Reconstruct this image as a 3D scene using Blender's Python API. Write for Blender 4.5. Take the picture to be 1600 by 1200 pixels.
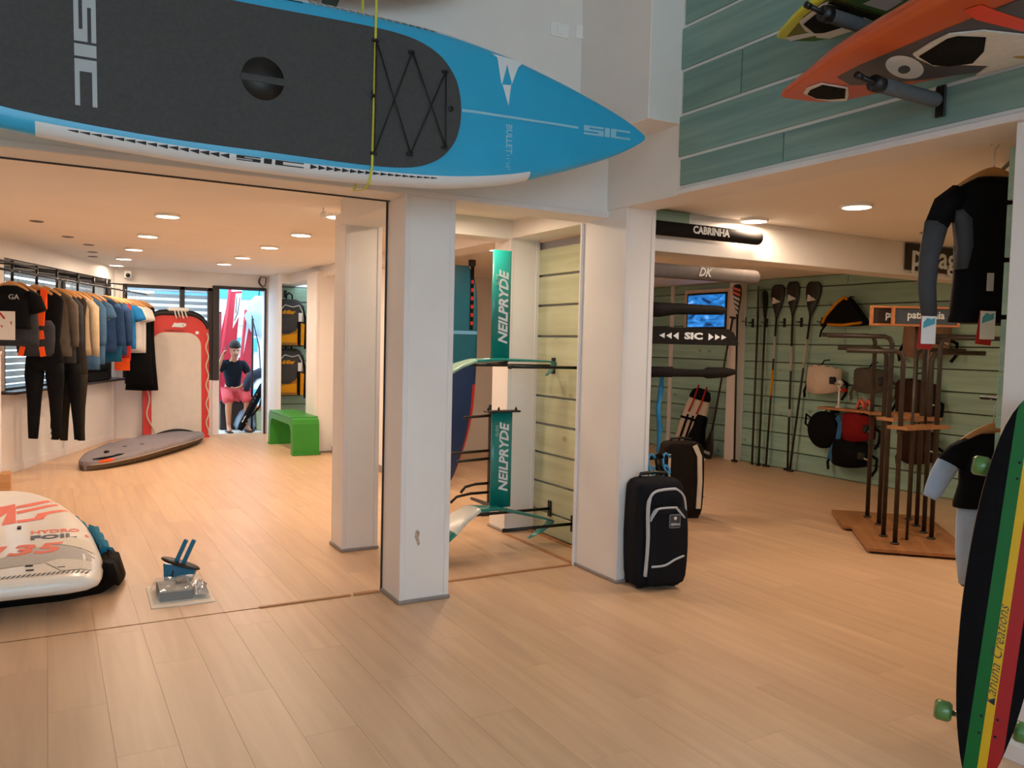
import bpy, bmesh, math, random
from math import sin, cos, pi, radians
from mathutils import Vector as Vec, Matrix, noise
from mathutils.geometry import tessellate_polygon

random.seed(7)
for _o in list(bpy.data.objects):
    bpy.data.objects.remove(_o)
SC = bpy.context.scene
COL = SC.collection

# ------------------------------------------------------------------ camera, world, exposure
cam_d = bpy.data.cameras.new('camera')
cam = bpy.data.objects.new('camera', cam_d)
COL.objects.link(cam)
_yaw, _pitch, _roll = radians(29.656), radians(2.83), radians(1.359)
_f = Vec((sin(_yaw) * cos(_pitch), cos(_yaw) * cos(_pitch), -sin(_pitch)))
_r = Vec((cos(_yaw), -sin(_yaw), 0))
_u = _r.cross(_f)
_r2 = _r * cos(_roll) + _u * sin(_roll)
_u2 = _r2.cross(_f)
cam.matrix_world = Matrix(((_r2.x, _u2.x, -_f.x, 0), (_r2.y, _u2.y, -_f.y, 0), (_r2.z, _u2.z, -_f.z, 1.57), (0, 0, 0, 1)))
cam_d.sensor_width = 36.0
cam_d.sensor_fit = 'HORIZONTAL'
cam_d.lens = 28.8
cam_d.clip_end = 200
SC.camera = cam

EXPOSURE = 0.28
SKY = 4.1            # strength of the overcast daylight
LAMP = 13.5          # watts of one ceiling lamp
SC.view_settings.view_transform = 'Standard'
SC.view_settings.look = 'None'
SC.view_settings.exposure = EXPOSURE
SC.view_settings.gamma = 1.0
SC.view_settings.use_curve_mapping = False
SC.cycles.use_denoising = True
SC.cycles.max_bounces = 10
SC.cycles.diffuse_bounces = 6
SC.cycles.glossy_bounces = 3
SC.cycles.transmission_bounces = 6
SC.cycles.transparent_max_bounces = 8
SC.cycles.caustics_reflective = False
SC.cycles.caustics_refractive = False
SC.cycles.sample_clamp_indirect = 6.0

world = bpy.data.worlds.new('sky')
SC.world = world
world.use_nodes = True
_bg = world.node_tree.nodes['Background']
_bg.inputs[0].default_value = (0.60, 0.82, 1.0, 1)
_bg.inputs[1].default_value = SKY


def portal(loc, rot, sx, sy):
    d = bpy.data.lights.new('window_portal', 'AREA')
    d.shape = 'RECTANGLE'
    d.size = sx
    d.size_y = sy
    d.cycles.is_portal = True
    o = bpy.data.objects.new('window_portal', d)
    o.location = loc
    o.rotation_euler = rot
    COL.objects.link(o)


# ------------------------------------------------------------------ materials
def lin(h):
    h = h.lstrip('#')
    out = []
    for i in (0, 2, 4):
        c = int(h[i:i + 2], 16) / 255
        out.append(c / 12.92 if c <= 0.04045 else ((c + 0.055) / 1.055) ** 2.4)
    return out


MATS = {}


def mat(name, hexc, rough=0.5, var=0.08, scale=6.0, bump=0.0, bscale=80.0, metal=0.0, stretch=(1, 1, 1), coat=0.0,
        spec=0.5, rnd=0.0, detail=3.0, alpha=1.0, trans=0.0, emit=0.0, hex2=None):
    if name in MATS:
        return MATS[name]
    m = bpy.data.materials.new(name)
    m.use_nodes = True
    nt = m.node_tree
    n, l = nt.nodes, nt.links
    b = n['Principled BSDF']
    c = lin(hexc)
    tc = n.new('ShaderNodeTexCoord')
    mp = n.new('ShaderNodeMapping')
    mp.inputs['Scale'].default_value = stretch
    l.new(tc.outputs['Object'], mp.inputs['Vector'])
    vecout = mp.outputs['Vector']
    if rnd:
        oi = n.new('ShaderNodeObjectInfo')
        mul = n.new('ShaderNodeMath')
        mul.operation = 'MULTIPLY'
        mul.inputs[1].default_value = 57.0
        l.new(oi.outputs['Random'], mul.inputs[0])
        ad = n.new('ShaderNodeVectorMath')
        ad.operation = 'ADD'
        l.new(vecout, ad.inputs[0])
        l.new(mul.outputs[0], ad.inputs[1])
        vecout = ad.outputs[0]
    nz = n.new('ShaderNodeTexNoise')
    nz.inputs['Scale'].default_value = scale
    nz.inputs['Detail'].default_value = detail
    l.new(vecout, nz.inputs['Vector'])
    rp = n.new('ShaderNodeValToRGB')
    lo = [x * (1 - var) for x in c]
    hi = [min(1, x * (1 + var)) for x in (lin(hex2) if hex2 else c)]
    rp.color_ramp.elements[0].position = 0.3
    rp.color_ramp.elements[1].position = 0.7
    rp.color_ramp.elements[0].color = lo + [1]
    rp.color_ramp.elements[1].color = hi + [1]
    l.new(nz.outputs['Fac'], rp.inputs['Fac'])
    colout = rp.outputs['Color']
    if rnd:
        hs = n.new('ShaderNodeHueSaturation')
        mr = n.new('ShaderNodeMapRange')
        mr.inputs['To Min'].default_value = 1 - rnd
        mr.inputs['To Max'].default_value = 1 + rnd
        l.new(oi.outputs['Random'], mr.inputs['Value'])
        l.new(mr.outputs[0], hs.inputs['Value'])
        l.new(colout, hs.inputs['Color'])
        colout = hs.outputs['Color']
    l.new(colout, b.inputs['Base Color'])
    b.inputs['Roughness'].default_value = rough
    b.inputs['Metallic'].default_value = metal
    b.inputs['Specular IOR Level'].default_value = 0.12 if (rough >= 0.75 and spec == 0.5) else spec
    b.inputs['Coat Weight'].default_value = coat
    b.inputs['Coat Roughness'].default_value = 0.15
    if trans:
        b.inputs['Transmission Weight'].default_value = trans
    if alpha < 1:
        b.inputs['Alpha'].default_value = alpha
    if emit:
        l.new(colout, b.inputs['Emission Color'])
        b.inputs['Emission Strength'].default_value = emit
    if bump:
        n2 = n.new('ShaderNodeTexNoise')
        n2.inputs['Scale'].default_value = bscale
        n2.inputs['Detail'].default_value = 4
        l.new(vecout, n2.inputs['Vector'])
        bp = n.new('ShaderNodeBump')
        bp.inputs['Strength'].default_value = bump
        bp.inputs['Distance'].default_value = 0.01
        l.new(n2.outputs['Fac'], bp.inputs['Height'])
        l.new(bp.outputs['Normal'], b.inputs['Normal'])
    MATS[name] = m
    return m


def wood_mat(name, h1, h2, knot, axis, rough=0.6, rnd=0.12, coat=0.0):
    """painted or plain wood: grain stretched along an axis, a few knots"""
    m = bpy.data.materials.new(name)
    m.use_nodes = True
    nt = m.node_tree
    n, l = nt.nodes, nt.links
    b = n['Principled BSDF']
    tc = n.new('ShaderNodeTexCoord')
    oi = n.new('ShaderNodeObjectInfo')
    mul = n.new('ShaderNodeMath')
    mul.operation = 'MULTIPLY'
    mul.inputs[1].default_value = 91.0
    l.new(oi.outputs['Random'], mul.inputs[0])
    ad = n.new('ShaderNodeVectorMath')
    ad.operation = 'ADD'
    l.new(tc.outputs['Object'], ad.inputs[0])
    l.new(mul.outputs[0], ad.inputs[1])
    mp = n.new('ShaderNodeMapping')
    s = [9, 9, 9]
    s[axis] = 0.55
    mp.inputs['Scale'].default_value = s
    l.new(ad.outputs[0], mp.inputs['Vector'])
    nz = n.new('ShaderNodeTexNoise')
    nz.inputs['Scale'].default_value = 1.6
    nz.inputs['Detail'].default_value = 6
    nz.inputs['Distortion'].default_value = 0.6
    l.new(mp.outputs[0], nz.inputs['Vector'])
    rp = n.new('ShaderNodeValToRGB')
    rp.color_ramp.elements[0].position = 0.3
    rp.color_ramp.elements[1].position = 0.7
    rp.color_ramp.elements[0].color = lin(h1) + [1]
    rp.color_ramp.elements[1].color = lin(h2) + [1]
    l.new(nz.outputs['Fac'], rp.inputs['Fac'])
    hs = n.new('ShaderNodeHueSaturation')
    mr = n.new('ShaderNodeMapRange')
    mr.inputs['To Min'].default_value = 1 - rnd
    mr.inputs['To Max'].default_value = 1 + rnd
    l.new(oi.outputs['Random'], mr.inputs['Value'])
    l.new(mr.outputs[0], hs.inputs['Value'])
    l.new(rp.outputs['Color'], hs.inputs['Color'])
    col = hs.outputs['Color']
    if knot:
        mp2 = n.new('ShaderNodeMapping')
        s = [4.5, 4.5, 4.5]
        s[axis] = 2.6
        mp2.inputs['Scale'].default_value = s
        l.new(ad.outputs[0], mp2.inputs['Vector'])
        vo = n.new('ShaderNodeTexVoronoi')
        vo.inputs['Scale'].default_value = 1.0
        l.new(mp2.outputs[0], vo.inputs['Vector'])
        r2 = n.new('ShaderNodeValToRGB')
        r2.color_ramp.elements[0].position = 0.05
        r2.color_ramp.elements[0].color = (1, 1, 1, 1)
        r2.color_ramp.elements[1].position = 0.13
        r2.color_ramp.elements[1].color = (0, 0, 0, 1)
        l.new(vo.outputs['Distance'], r2.inputs['Fac'])
        mk = n.new('ShaderNodeMath')
        mk.operation = 'MULTIPLY'
        mk.inputs[1].default_value = 0.7
        l.new(r2.outputs['Color'], mk.inputs[0])
        mx = n.new('ShaderNodeMix')
        mx.data_type = 'RGBA'
        mx.inputs[7].default_value = lin(knot) + [1]
        l.new(mk.outputs[0], mx.inputs[0])
        l.new(col, mx.inputs[6])
        col = mx.outputs[2]
    l.new(col, b.inputs['Base Color'])
    b.inputs['Roughness'].default_value = rough
    b.inputs['Coat Weight'].default_value = coat
    bp = n.new('ShaderNodeBump')
    bp.inputs['Strength'].default_value = 0.12
    bp.inputs['Distance'].default_value = 0.004
    l.new(nz.outputs['Fac'], bp.inputs['Height'])
    l.new(bp.outputs['Normal'], b.inputs['Normal'])
    MATS[name] = m
    return m


# ------------------------------------------------------------------ mesh building
class MB:
    def __init__(s):
        s.v, s.f, s.m, s.sm = [], [], [], []

    def add(s, vs, fs, mi=0, smooth=False, M=None):
        k = len(s.v)
        s.v += [tuple(M @ Vec(p)) if M else tuple(p) for p in vs]
        for i, f in enumerate(fs):
            s.f.append(tuple(k + j for j in f))
            s.m.append(mi[i] if isinstance(mi, list) else mi)
            s.sm.append(smooth)
        return s

    def box(s, x0, x1, y0, y1, z0, z1, bev=0.0, mi=0, M=None, seg=1):
        if bev <= 0:
            vs = [(x, y, z) for x in (x0, x1) for y in (y0, y1) for z in (z0, z1)]
            fs = [(0, 1, 3, 2), (4, 6, 7, 5), (0, 4, 5, 1), (2, 3, 7, 6), (0, 2, 6, 4), (1, 5, 7, 3)]
            return s.add(vs, fs, mi, False, M)
        bm = bmesh.new()
        bmesh.ops.create_cube(bm, size=1.0)
        for v in bm.verts:
            v.co = Vec(((x0 + x1) / 2 + v.co.x * (x1 - x0), (y0 + y1) / 2 + v.co.y * (y1 - y0), (z0 + z1) / 2 + v.co.z * (z1 - z0)))
        bmesh.ops.bevel(bm, geom=list(bm.edges), offset=bev, segments=seg, affect='EDGES', profile=0.5)
        bm.verts.index_update()
        s.add([v.co.copy() for v in bm.verts], [[v.index for v in f.verts] for f in bm.faces], mi, seg > 1, M)
        bm.free()
        return s

    def loft(s, rings, cap0=True, cap1=True, mi=0, smooth=True, M=None, closed=True, mf=None):
        n = len(rings[0])
        vs = [p for r in rings for p in r]
        fs, ms = [], []
        for i in range(len(rings) - 1):
            for j in range(n if closed else n - 1):
                j2 = (j + 1) % n
                fs.append((i * n + j, i * n + j2, (i + 1) * n + j2, (i + 1) * n + j))
                ms.append(mf(i, j) if mf else mi)
        if cap0 and closed:
            fs.append(tuple(range(n - 1, -1, -1)))
            ms.append(mf(0, 0) if mf else mi)
        if cap1 and closed:
            fs.append(tuple((len(rings) - 1) * n + j for j in range(n)))
            ms.append(mf(len(rings) - 2, 0) if mf else mi)
        return s.add(vs, fs, ms, smooth, M)

    def tube(s, pts, r, n=8, mi=0, M=None, closed=False, flat=None, up=None, smooth=True):
        """swept round (or elliptical: flat = second radius) section"""
        P = [Vec(p) for p in pts]
        k = len(P)
        R = r if isinstance(r, (list, tuple)) else [r] * k
        F = flat if isinstance(flat, (list, tuple)) else [flat if flat else None] * k
        T = []
        for i in range(k):
            if closed:
                t = P[(i + 1) % k] - P[i - 1]
            else:
                t = P[min(i + 1, k - 1)] - P[max(i - 1, 0)]
            T.append(t.normalized() if t.length > 1e-9 else Vec((0, 0, 1)))
        a = Vec(up) if up else (Vec((0, 0, 1)) if abs(T[0].z) < 0.9 else Vec((1, 0, 0)))
        rings = []
        for i in range(k):
            t = T[i]
            a = a - t * a.dot(t)
            if a.length < 1e-6:
                a = t.orthogonal()
            a.normalize()
            if up:
                a = Vec(up) - t * Vec(up).dot(t)
                a.normalize()
            c = t.cross(a)
            rr = R[i]
            r2 = F[i] if F[i] else rr
            rings.append([P[i] + c * (cos(2 * pi * j / n) * rr) + a * (sin(2 * pi * j / n) * r2) for j in range(n)])
        if closed:
            rings.append(rings[0])
            return s.loft(rings, False, False, mi, smooth, M)
        return s.loft(rings, True, True, mi, smooth, M)

    def strap(s, pts, w, t, up, mi=0, M=None):
        """flat band: w wide (across), t thick along up"""
        P = [Vec(p) for p in pts]
        rings = []
        for i in range(len(P)):
            tt = (P[min(i + 1, len(P) - 1)] - P[max(i - 1, 0)]).normalized()
            u = Vec(up[i] if isinstance(up, list) else up)
            u = (u - tt * u.dot(tt)).normalized()
            c = tt.cross(u)
            rings.append([P[i] + c * (w / 2) + u * (t / 2), P[i] - c * (w / 2) + u * (t / 2), P[i] - c * (w / 2) - u * (t / 2), P[i] + c * (w / 2) - u * (t / 2)])
        return s.loft(rings, True, True, mi, False, M)

    def prism(s, poly, d0, d1, M=None, mi=0, smooth=False, mside=None):
        """polygon (x,y) pushed from z=d0 to z=d1"""
        n = len(poly)
        vs = [(p[0], p[1], d0) for p in poly] + [(p[0], p[1], d1) for p in poly]
        tris = tessellate_polygon([[Vec((p[0], p[1], 0)) for p in poly]])
        fs, ms = [], []
        for t in tris:
            fs.append((t[2], t[1], t[0]))
            ms.append(mi)
        for t in tris:
            fs.append((t[0] + n, t[1] + n, t[2] + n))
            ms.append(mi)
        for i in range(n):
            j = (i + 1) % n
            fs.append((i, j, j + n, i + n))
            ms.append(mi if mside is None else mside)
        return s.add(vs, fs, ms, smooth, M)

    def lathe(s, prof, n=20, mi=0, M=None, cap=True, smooth=True):
        rings = [[(r * cos(2 * pi * j / n), r * sin(2 * pi * j / n), z) for j in range(n)] for r, z in prof]
        return s.loft(rings, cap, cap, mi, smooth, M)

    def text(s, t, size, M, mi=0, ext=0.001, off=0.0, shear=0.0, align='CENTER', zf=None, sx=1.0, space=1.0):
        c = bpy.data.curves.new('lettering', 'FONT')
        c.body = t
        c.size = size
        c.extrude = ext
        c.offset = off
        c.shear = shear
        c.align_x = align
        c.align_y = 'CENTER'
        c.space_character = space
        c.resolution_u = 2
        o = bpy.data.objects.new('lettering', c)
        me = bpy.data.meshes.new_from_object(o)
        vs = [(v.co.x * sx, v.co.y, v.co.z) for v in me.vertices]
        fs = [tuple(p.vertices) for p in me.polygons]
        if zf:
            out = []
            for p in vs:
                q = M @ Vec(p)
                out.append((q.x, q.y, q.z + zf(q.x, q.y)))
            s.add(out, fs, mi)
        else:
            s.add(vs, fs, mi, False, M)
        bpy.data.objects.remove(o)
        bpy.data.curves.remove(c)
        bpy.data.meshes.remove(me)
        return s

    def mesh(s, name, mats):
        me = bpy.data.meshes.new(name)
        me.from_pydata([tuple(p) for p in s.v], [], s.f)
        for m in (mats if isinstance(mats, (list, tuple)) else [mats]):
            me.materials.append(m)
        me.polygons.foreach_set('material_index', s.m)
        me.polygons.foreach_set('use_smooth', s.sm)
        bm = bmesh.new()
        bm.from_mesh(me)
        bmesh.ops.recalc_face_normals(bm, faces=bm.faces)
        bm.to_mesh(me)
        bm.free()
        me.update()
        return me

    def obj(s, name, mats, parent=None, label=None):
        o = bpy.data.objects.new(name, s.mesh(name, mats))
        COL.objects.link(o)
        if parent:
            o.parent = parent
        if label:
            o['label'] = label
        return o


def tag(o, label=None, cat=None, group=None, kind=None):
    if label:
        o['label'] = label
    if cat:
        o['category'] = cat
    if group:
        o['group'] = group
    if kind:
        o['kind'] = kind
    return o


def thing(name, label, cat, loc=(0, 0, 0), rz=0.0, group=None, M=None):
    o = bpy.data.objects.new(name, None)
    o.empty_display_size = 0.05
    COL.objects.link(o)
    if M:
        o.matrix_world = M
    else:
        o.location = loc
        o.rotation_euler = (0, 0, rz)
    return tag(o, label, cat, group)


def dup(root, label=None, loc=None, rz=None, M=None, group=None):
    c = root.copy()
    COL.objects.link(c)
    if loc is not None:
        c.location = loc
    if rz is not None:
        c.rotation_euler = (0, 0, rz)
    if M is not None:
        c.matrix_world = M
    if label:
        c['label'] = label
    if group:
        c['group'] = group
    for ch in KIDS(root):
        d = ch.copy()
        COL.objects.link(d)
        d.parent = c
        for g in KIDS(ch):
            e = g.copy()
            COL.objects.link(e)
            e.parent = d
    return c


def KIDS(o):
    return [x for x in COL.objects if x.parent == o]


def structure(name, mb, m, label=None):
    return tag(mb.obj(name, m), label, None, None, 'structure')


def frame(o, x, y, z):
    """matrix from origin and three axis vectors"""
    return Matrix(((x[0], y[0], z[0], o[0]), (x[1], y[1], z[1], o[1]), (x[2], y[2], z[2], o[2]), (0, 0, 0, 1)))


def T(x, y, z):
    return Matrix.Translation((x, y, z))


def RX(a):
    return Matrix.Rotation(radians(a), 4, 'X')


def RY(a):
    return Matrix.Rotation(radians(a), 4, 'Y')


def RZ(a):
    return Matrix.Rotation(radians(a), 4, 'Z')


def lerp_tab(tab, x):
    if x <= tab[0][0]:
        return tab[0][1]
    for (a, b), (c, d) in zip(tab, tab[1:]):
        if x <= c:
            t = (x - a) / (c - a) if c > a else 0
            return b + (d - b) * t
    return tab[-1][1]


def smooth_tab(tab, x):
    """Catmull-Rom through the table"""
    n = len(tab)
    if x <= tab[0][0]:
        return tab[0][1]
    if x >= tab[-1][0]:
        return tab[-1][1]
    for i in range(n - 1):
        if tab[i][0] <= x <= tab[i + 1][0]:
            p1, p2 = tab[i], tab[i + 1]
            p0 = tab[i - 1] if i else p1
            p3 = tab[i + 2] if i + 2 < n else p2
            h = p2[0] - p1[0]
            t = (x - p1[0]) / h
            m1 = (p2[1] - p0[1]) / max(1e-6, p2[0] - p0[0]) * h
            m2 = (p3[1] - p1[1]) / max(1e-6, p3[0] - p1[0]) * h
            return (2 * t ** 3 - 3 * t * t + 1) * p1[1] + (t ** 3 - 2 * t * t + t) * m1 + (-2 * t ** 3 + 3 * t * t) * p2[1] + (t ** 3 - t * t) * m2
    return 0
# ------------------------------------------------------------------ shared materials
WHITE = mat('painted_white_wall', 'e6e1dc', 0.55, 0.03, 2.5, 0.06, 40)
WHITE_TRIM = mat('painted_white_trim', 'e4dedb', 0.45, 0.04, 3, 0.03, 30)
CEIL = mat('ceiling_paint', 'ece6de', 0.7, 0.02, 2)
GREY_TRIM = mat('grey_skirting', '8f8580', 0.6, 0.1, 9)
GROUND = mat('pale_concrete', 'd8d8d4', 0.8, 0.06, 3, 0.1, 20)
FLOORW = wood_mat('floor_laminate', 'c9a584', 'd8b592', None, 1, 0.36, 0.045)
STRIPW = wood_mat('copper_wood_strip', '9c6238', 'c08a58', None, 0, 0.5, 0.1)
TEALW = wood_mat('teal_stained_plank', '668781', '86a39a', '4c645c', 1, 0.55, 0.13)
SLATW = wood_mat('celadon_stained_plank', 'adb18e', 'c2c7a8', '8a7c58', 1, 0.6, 0.07)
SLATT = wood_mat('green_stained_plank', '87b0a4', 'a4c8b9', '74786a', 1, 0.6, 0.1)
SLATX = wood_mat('green_stained_plank_across', '7f9a86', '9cb59c', '6d6850', 0, 0.6, 0.1)
GAPM = mat('slat_backing', 'b9b6bd', 0.7, 0.05)
GAPD = mat('dark_slat_backing', '6d6a60', 0.7, 0.05)
DARKF = mat('dark_brown_frame', '2a1f1b', 0.45, 0.15, 12)
BLACKM = mat('black_metal', '141414', 0.4, 0.1, 20, metal=0.3)
BLACKP = mat('black_plastic', '111111', 0.45, 0.1, 20)
GLASS = mat('window_glass', 'dfeef5', 0.05, 0.01, 2, alpha=0.12)
BLIND = mat('pale_blue_shutter', 'a9bcc8', 0.5, 0.08, 5)
WOOD = wood_mat('hanger_wood', 'b27a45', 'cf9a62', None, 0, 0.45, 0.12)
CHROME = mat('chrome_wire', 'c9c9c9', 0.25, 0.05, 10, metal=1.0)
WHITEP = mat('white_plastic', 'ecebe8', 0.4, 0.03)
BLACKC = mat('black_cloth', '0d0d0f', 0.8, 0.25, 14, 0.15, 90)

# ------------------------------------------------------------------ floor
fm = MB()
PX0, PX1, PY0, PY1 = -1.76, 6.6, 0.95, 9.35
fm.box(-7, 9, -4.2, 13.8, -0.10, -0.012)
fm.box(-7, PX0, -4.2, 13.8, -0.012, 0)
fm.box(PX1, 9, -4.2, 13.8, -0.012, 0)
fm.box(PX0, PX1, -4.2, PY0, -0.012, 0)
fm.box(PX0, PX1, PY1, 13.8, -0.012, 0)
floor = structure('floor', fm, FLOORW)
PW = 0.22
PL = 1.40
_pk = MB().box(0, PW - 0.0007, 0, PL - 0.0007, -0.012, 0, 0.0004).mesh('floor_plank', FLOORW)
for i in range(38):
    for j in range(7):
        st = ((i * 0.37) % 1.0) * PL
        y0 = PY0 + j * PL - st
        a, b = max(y0, PY0), min(y0 + PL, PY1)
        if b - a < 0.004:
            continue
        if a == y0 and b == y0 + PL:
            me = _pk
        else:
            me = MB().box(0, PW - 0.0007, 0, b - a - 0.0007, -0.012, 0, 0.0004).mesh('floor_plank', FLOORW)
        o = bpy.data.objects.new('plank', me)
        o.location = (PX0 + i * PW, a, 0)
        o.parent = floor
        COL.objects.link(o)
structure('ground', MB().box(-30, 30, -40, -4.2, -0.12, -0.02).box(-30, 30, 13.8, 60, -0.12, -0.005), GROUND)

# ------------------------------------------------------------------ ceilings
CL, CR, CH = 2.57, 2.52, 4.6
structure('ceiling', MB().box(-8, 3.55, 4.76, 13.8, CL, CL + 0.12), CEIL)
structure('ceiling', MB().box(3.5, 8.9, -1.2, 10.7, CR, CR + 0.17), CEIL)
structure('ceiling', MB().box(-4.7, 3.6, -4.2, 4.8, CH, CH + 0.12), CEIL)

# ------------------------------------------------------------------ hall walls
structure('wall_upper_back', MB().box(-4.7, 3.26, 4.5, 4.76, 2.42, CH), WHITE)
structure('wall_left_hall', MB().box(-4.7, -4.5, -4.2, 4.5, 0, CH).box(-4.7, -2.95, 4.5, 4.76, 0, 2.42), WHITE)
structure('wall_front', MB().box(-4.7, -3.9, -4.2, -4.0, 0, CH).box(2.9, 3.5, -4.2, -4.0, 0, CH).box(-3.9, 2.9, -4.2, -4.0, 3.9, CH).box(-3.9, 2.9, -4.2, -4.0, 0, 1.15), WHITE)  # front wall out of view, its sill raised to cut the daylight coming in
portal((-0.5, -3.95, 2.525), (radians(-90), 0, 0), 6.8, 2.75)
upper = structure('wall_upper_right', MB().box(3.26, 3.5, -4.2, 4.5, 2.47, CH), WHITE)
structure('trim_upper_box', MB().box(3.02, 3.27, 3.79, 4.5, 2.885, CH, 0.004), WHITE)
structure('trim_opening', MB().box(3.235, 3.262, -4, 3.775, 2.47, 2.50, 0.003), WHITE_TRIM)
edges = [2.522, 2.682, 2.934, 3.19, 3.443, 3.70, 3.95, 4.2, 4.45, 4.6]
for k in range(len(edges) - 1):
    z0, z1 = edges[k] + (0.009 if k else 0), edges[k + 1] - 0.009
    cut = [2.99, 1.4, 3.3, 0.9, 2.6, 1.2, 2.2, 1.5, 2.0][k]
    for a, b in ((cut + 0.004, 3.768 + 0.02 * (k % 2)), (-1.2, cut - 0.004)):
        MB().box(3.250, 3.262, a, b, z0, z1, 0.002).obj('plank', TEALW, upper)
structure('wall_right_post', MB().box(3.262, 3.5, -4.2, 1.84, 0, 2.47, 0.004), WHITE)
structure('baseboard_right', MB().box(3.245, 3.262, -4.2, 1.84, 0, 0.07, 0.003), WHITE_TRIM)
end = MB()
endo = structure('wall_slat_edge', MB().box(3.5, 3.508, -1.0, 1.95, 0.05, 2.45), GAPD)
for k in range(10):
    MB().box(3.508, 3.53, -1.0, 2.0, 0.06 + k * 0.24, 0.28 + k * 0.24, 0.002).obj('plank', SLATT, endo)

# ------------------------------------------------------------------ columns and beams of the little bay
def column(name, x0, x1, y0, y1, z1, sk=True):
    mb = MB().box(x0, x1, y0, y1, 0, z1, 0.004)
    c = structure(name, mb, WHITE)
    MB().box(x0 - 0.004, x0 + 0.03, y0 - 0.006, y0 + 0.03, 0.02, z1, 0.003).obj('edge_trim', WHITE_TRIM, c)
    MB().box(x1 - 0.03, x1 + 0.004, y0 - 0.006, y0 + 0.03, 0.02, z1, 0.003).obj('edge_trim', WHITE_TRIM, c)
    if sk:
        MB().box(x0 - 0.012, x1 + 0.012, y0 - 0.014, y1 + 0.01, 0, 0.022, 0.004).obj('skirting', GREY_TRIM, c)
    return c


c1 = column('column', 1.825, 2.14, 4.50, 4.80, 2.43)
MB().add([(1.920, 4.4985, 0.430), (1.933, 4.4985, 0.442), (1.947, 4.4985, 0.425), (1.943, 4.4985, 0.385), (1.951, 4.4985, 0.355), (1.939, 4.4985, 0.340), (1.927, 4.4985, 0.375), (1.917, 4.4985, 0.395)], [(0, 1, 2, 3, 4, 5, 6, 7)]).obj('stain', mat('worn_paint_spot', 'b39c88', 0.7, 0.3, 60), c1, 'small worn brown spot')
column('column', 3.275, 3.51, 4.30, 4.80, 2.48)
column('column', 1.895, 2.165, 5.81, 6.08, 2.5)
column('column', 3.30, 3.575, 5.87, 6.14, 2.5)
column('column', 3.22, 3.50, 11.1, 11.6, 2.5)
structure('beam', MB().box(1.85, 2.15, 4.76, 5.81, 2.40, CL, 0.003), WHITE)
structure('beam', MB().box(2.15, 3.31, 5.86, 6.12, 2.42, CL, 0.003), WHITE)
structure('beam', MB().box(3.30, 3.58, 4.76, 13.6, 2.425, CL, 0.003), WHITE)
structure('trim_lintel', MB().box(-4.7, 3.27, 4.488, 4.5, 2.42, 2.455, 0.003), WHITE_TRIM)
structure('trim_frame', MB().box(3.255, 3.275, 4.78, 4.80, 0, 2.42, 0.003), WHITE_TRIM)
structure('trim_frame', MB().box(1.814, 1.825, 4.788, 4.80, 0, 2.42, 0.003), DARKF)
structure('trim_lintel_joint', MB().box(-4.7, 1.82, 4.752, 4.766, 2.412, 2.422), DARKF)

slat = structure('wall_slat_bay', MB().box(3.61, 3.65, 4.8, 6.2, 0.0, 2.42), GAPM)
zs = [0.0, 0.19, 0.43, 0.672, 0.912, 1.142, 1.388, 1.635, 1.888, 2.134, 2.36]
for k in range(10):
    MB().box(3.575, 3.612, 4.8, 6.2, zs[k] + 0.009, zs[k + 1] - 0.009, 0.003).obj('plank', SLATW, slat)
slat2 = structure('wall_slat_return', MB().box(3.52, 3.70, 4.83, 4.85, 0, 2.3), GAPD)
for k in range(9):
    MB().box(3.60, 3.86, 4.80, 4.83, 0.02 + k * 0.25, 0.255 + k * 0.25, 0.003).obj('plank', SLATX, slat2)
MB().box(3.52, 3.95, 4.46, 4.50, 2.41, 2.515, 0.003).obj('plank', SLATX, slat2)
structure('beam', MB().box(3.51, 8.5, 4.5, 4.76, 2.236, CR, 0.004), WHITE)

# copper coloured strips let into the floor along the old wall line
st = MB().box(1.07, 1.62, 4.775, 4.80, 0, 0.008, 0.002)
st.box(1.64, 1.80, 4.770, 4.80, 0, 0.012, 0.002)
structure('trim_floor_strip', st, STRIPW)
structure('trim_floor_strip', MB().box(2.15, 3.27, 4.785, 4.81, 0, 0.008, 0.002), STRIPW)
structure('trim_floor_strip', MB().box(3.27, 3.30, 4.81, 5.87, 0, 0.008, 0.002).box(3.52, 3.56, 4.82, 5.9, 0, 0.01, 0.002), STRIPW)
structure('trim_floor_joint', MB().box(-2.9, 1.07, 4.785, 4.795, -0.002, 0.0012), mat('dark_joint', '8a6a4c', 0.8, 0.4, 30))

# ------------------------------------------------------------------ left room
LWP, LWD = Vec((-0.439, 10.364, 0)), Vec((0.3801, 0.9249, 0))
LWN = Vec((0.9249, -0.3801, 0))          # into the room
MLW = frame(LWP, LWD, -LWN, (0, 0, 1))   # local x along the wall, y outwards
W0, W1 = 0.12, 3.40
wl = MB().box(-7.5, W0, 0, 0.2, 0, CL, M=MLW).box(W0, 3.6, 0, 0.2, 0, 0.88, M=MLW).box(W0, 3.6, 0, 0.2, 2.37, CL, M=MLW).box(W1, 3.6, 0, 0.2, 0.88, 2.37, M=MLW)
structure('wall_left', wl, WHITE)
structure('baseboard_left', MB().box(-7.5, 3.5, -0.014, 0, 0, 0.1, 0.003, M=MLW), WHITE_TRIM)
structure('trim_post', MB().box(1.62, 1.70, -0.03, 0, 0, 0.88, 0.003, M=MLW).box(3.36, 3.46, -0.03, 0.0, 0, 2.3, 0.003, M=MLW), WHITE_TRIM)


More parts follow.
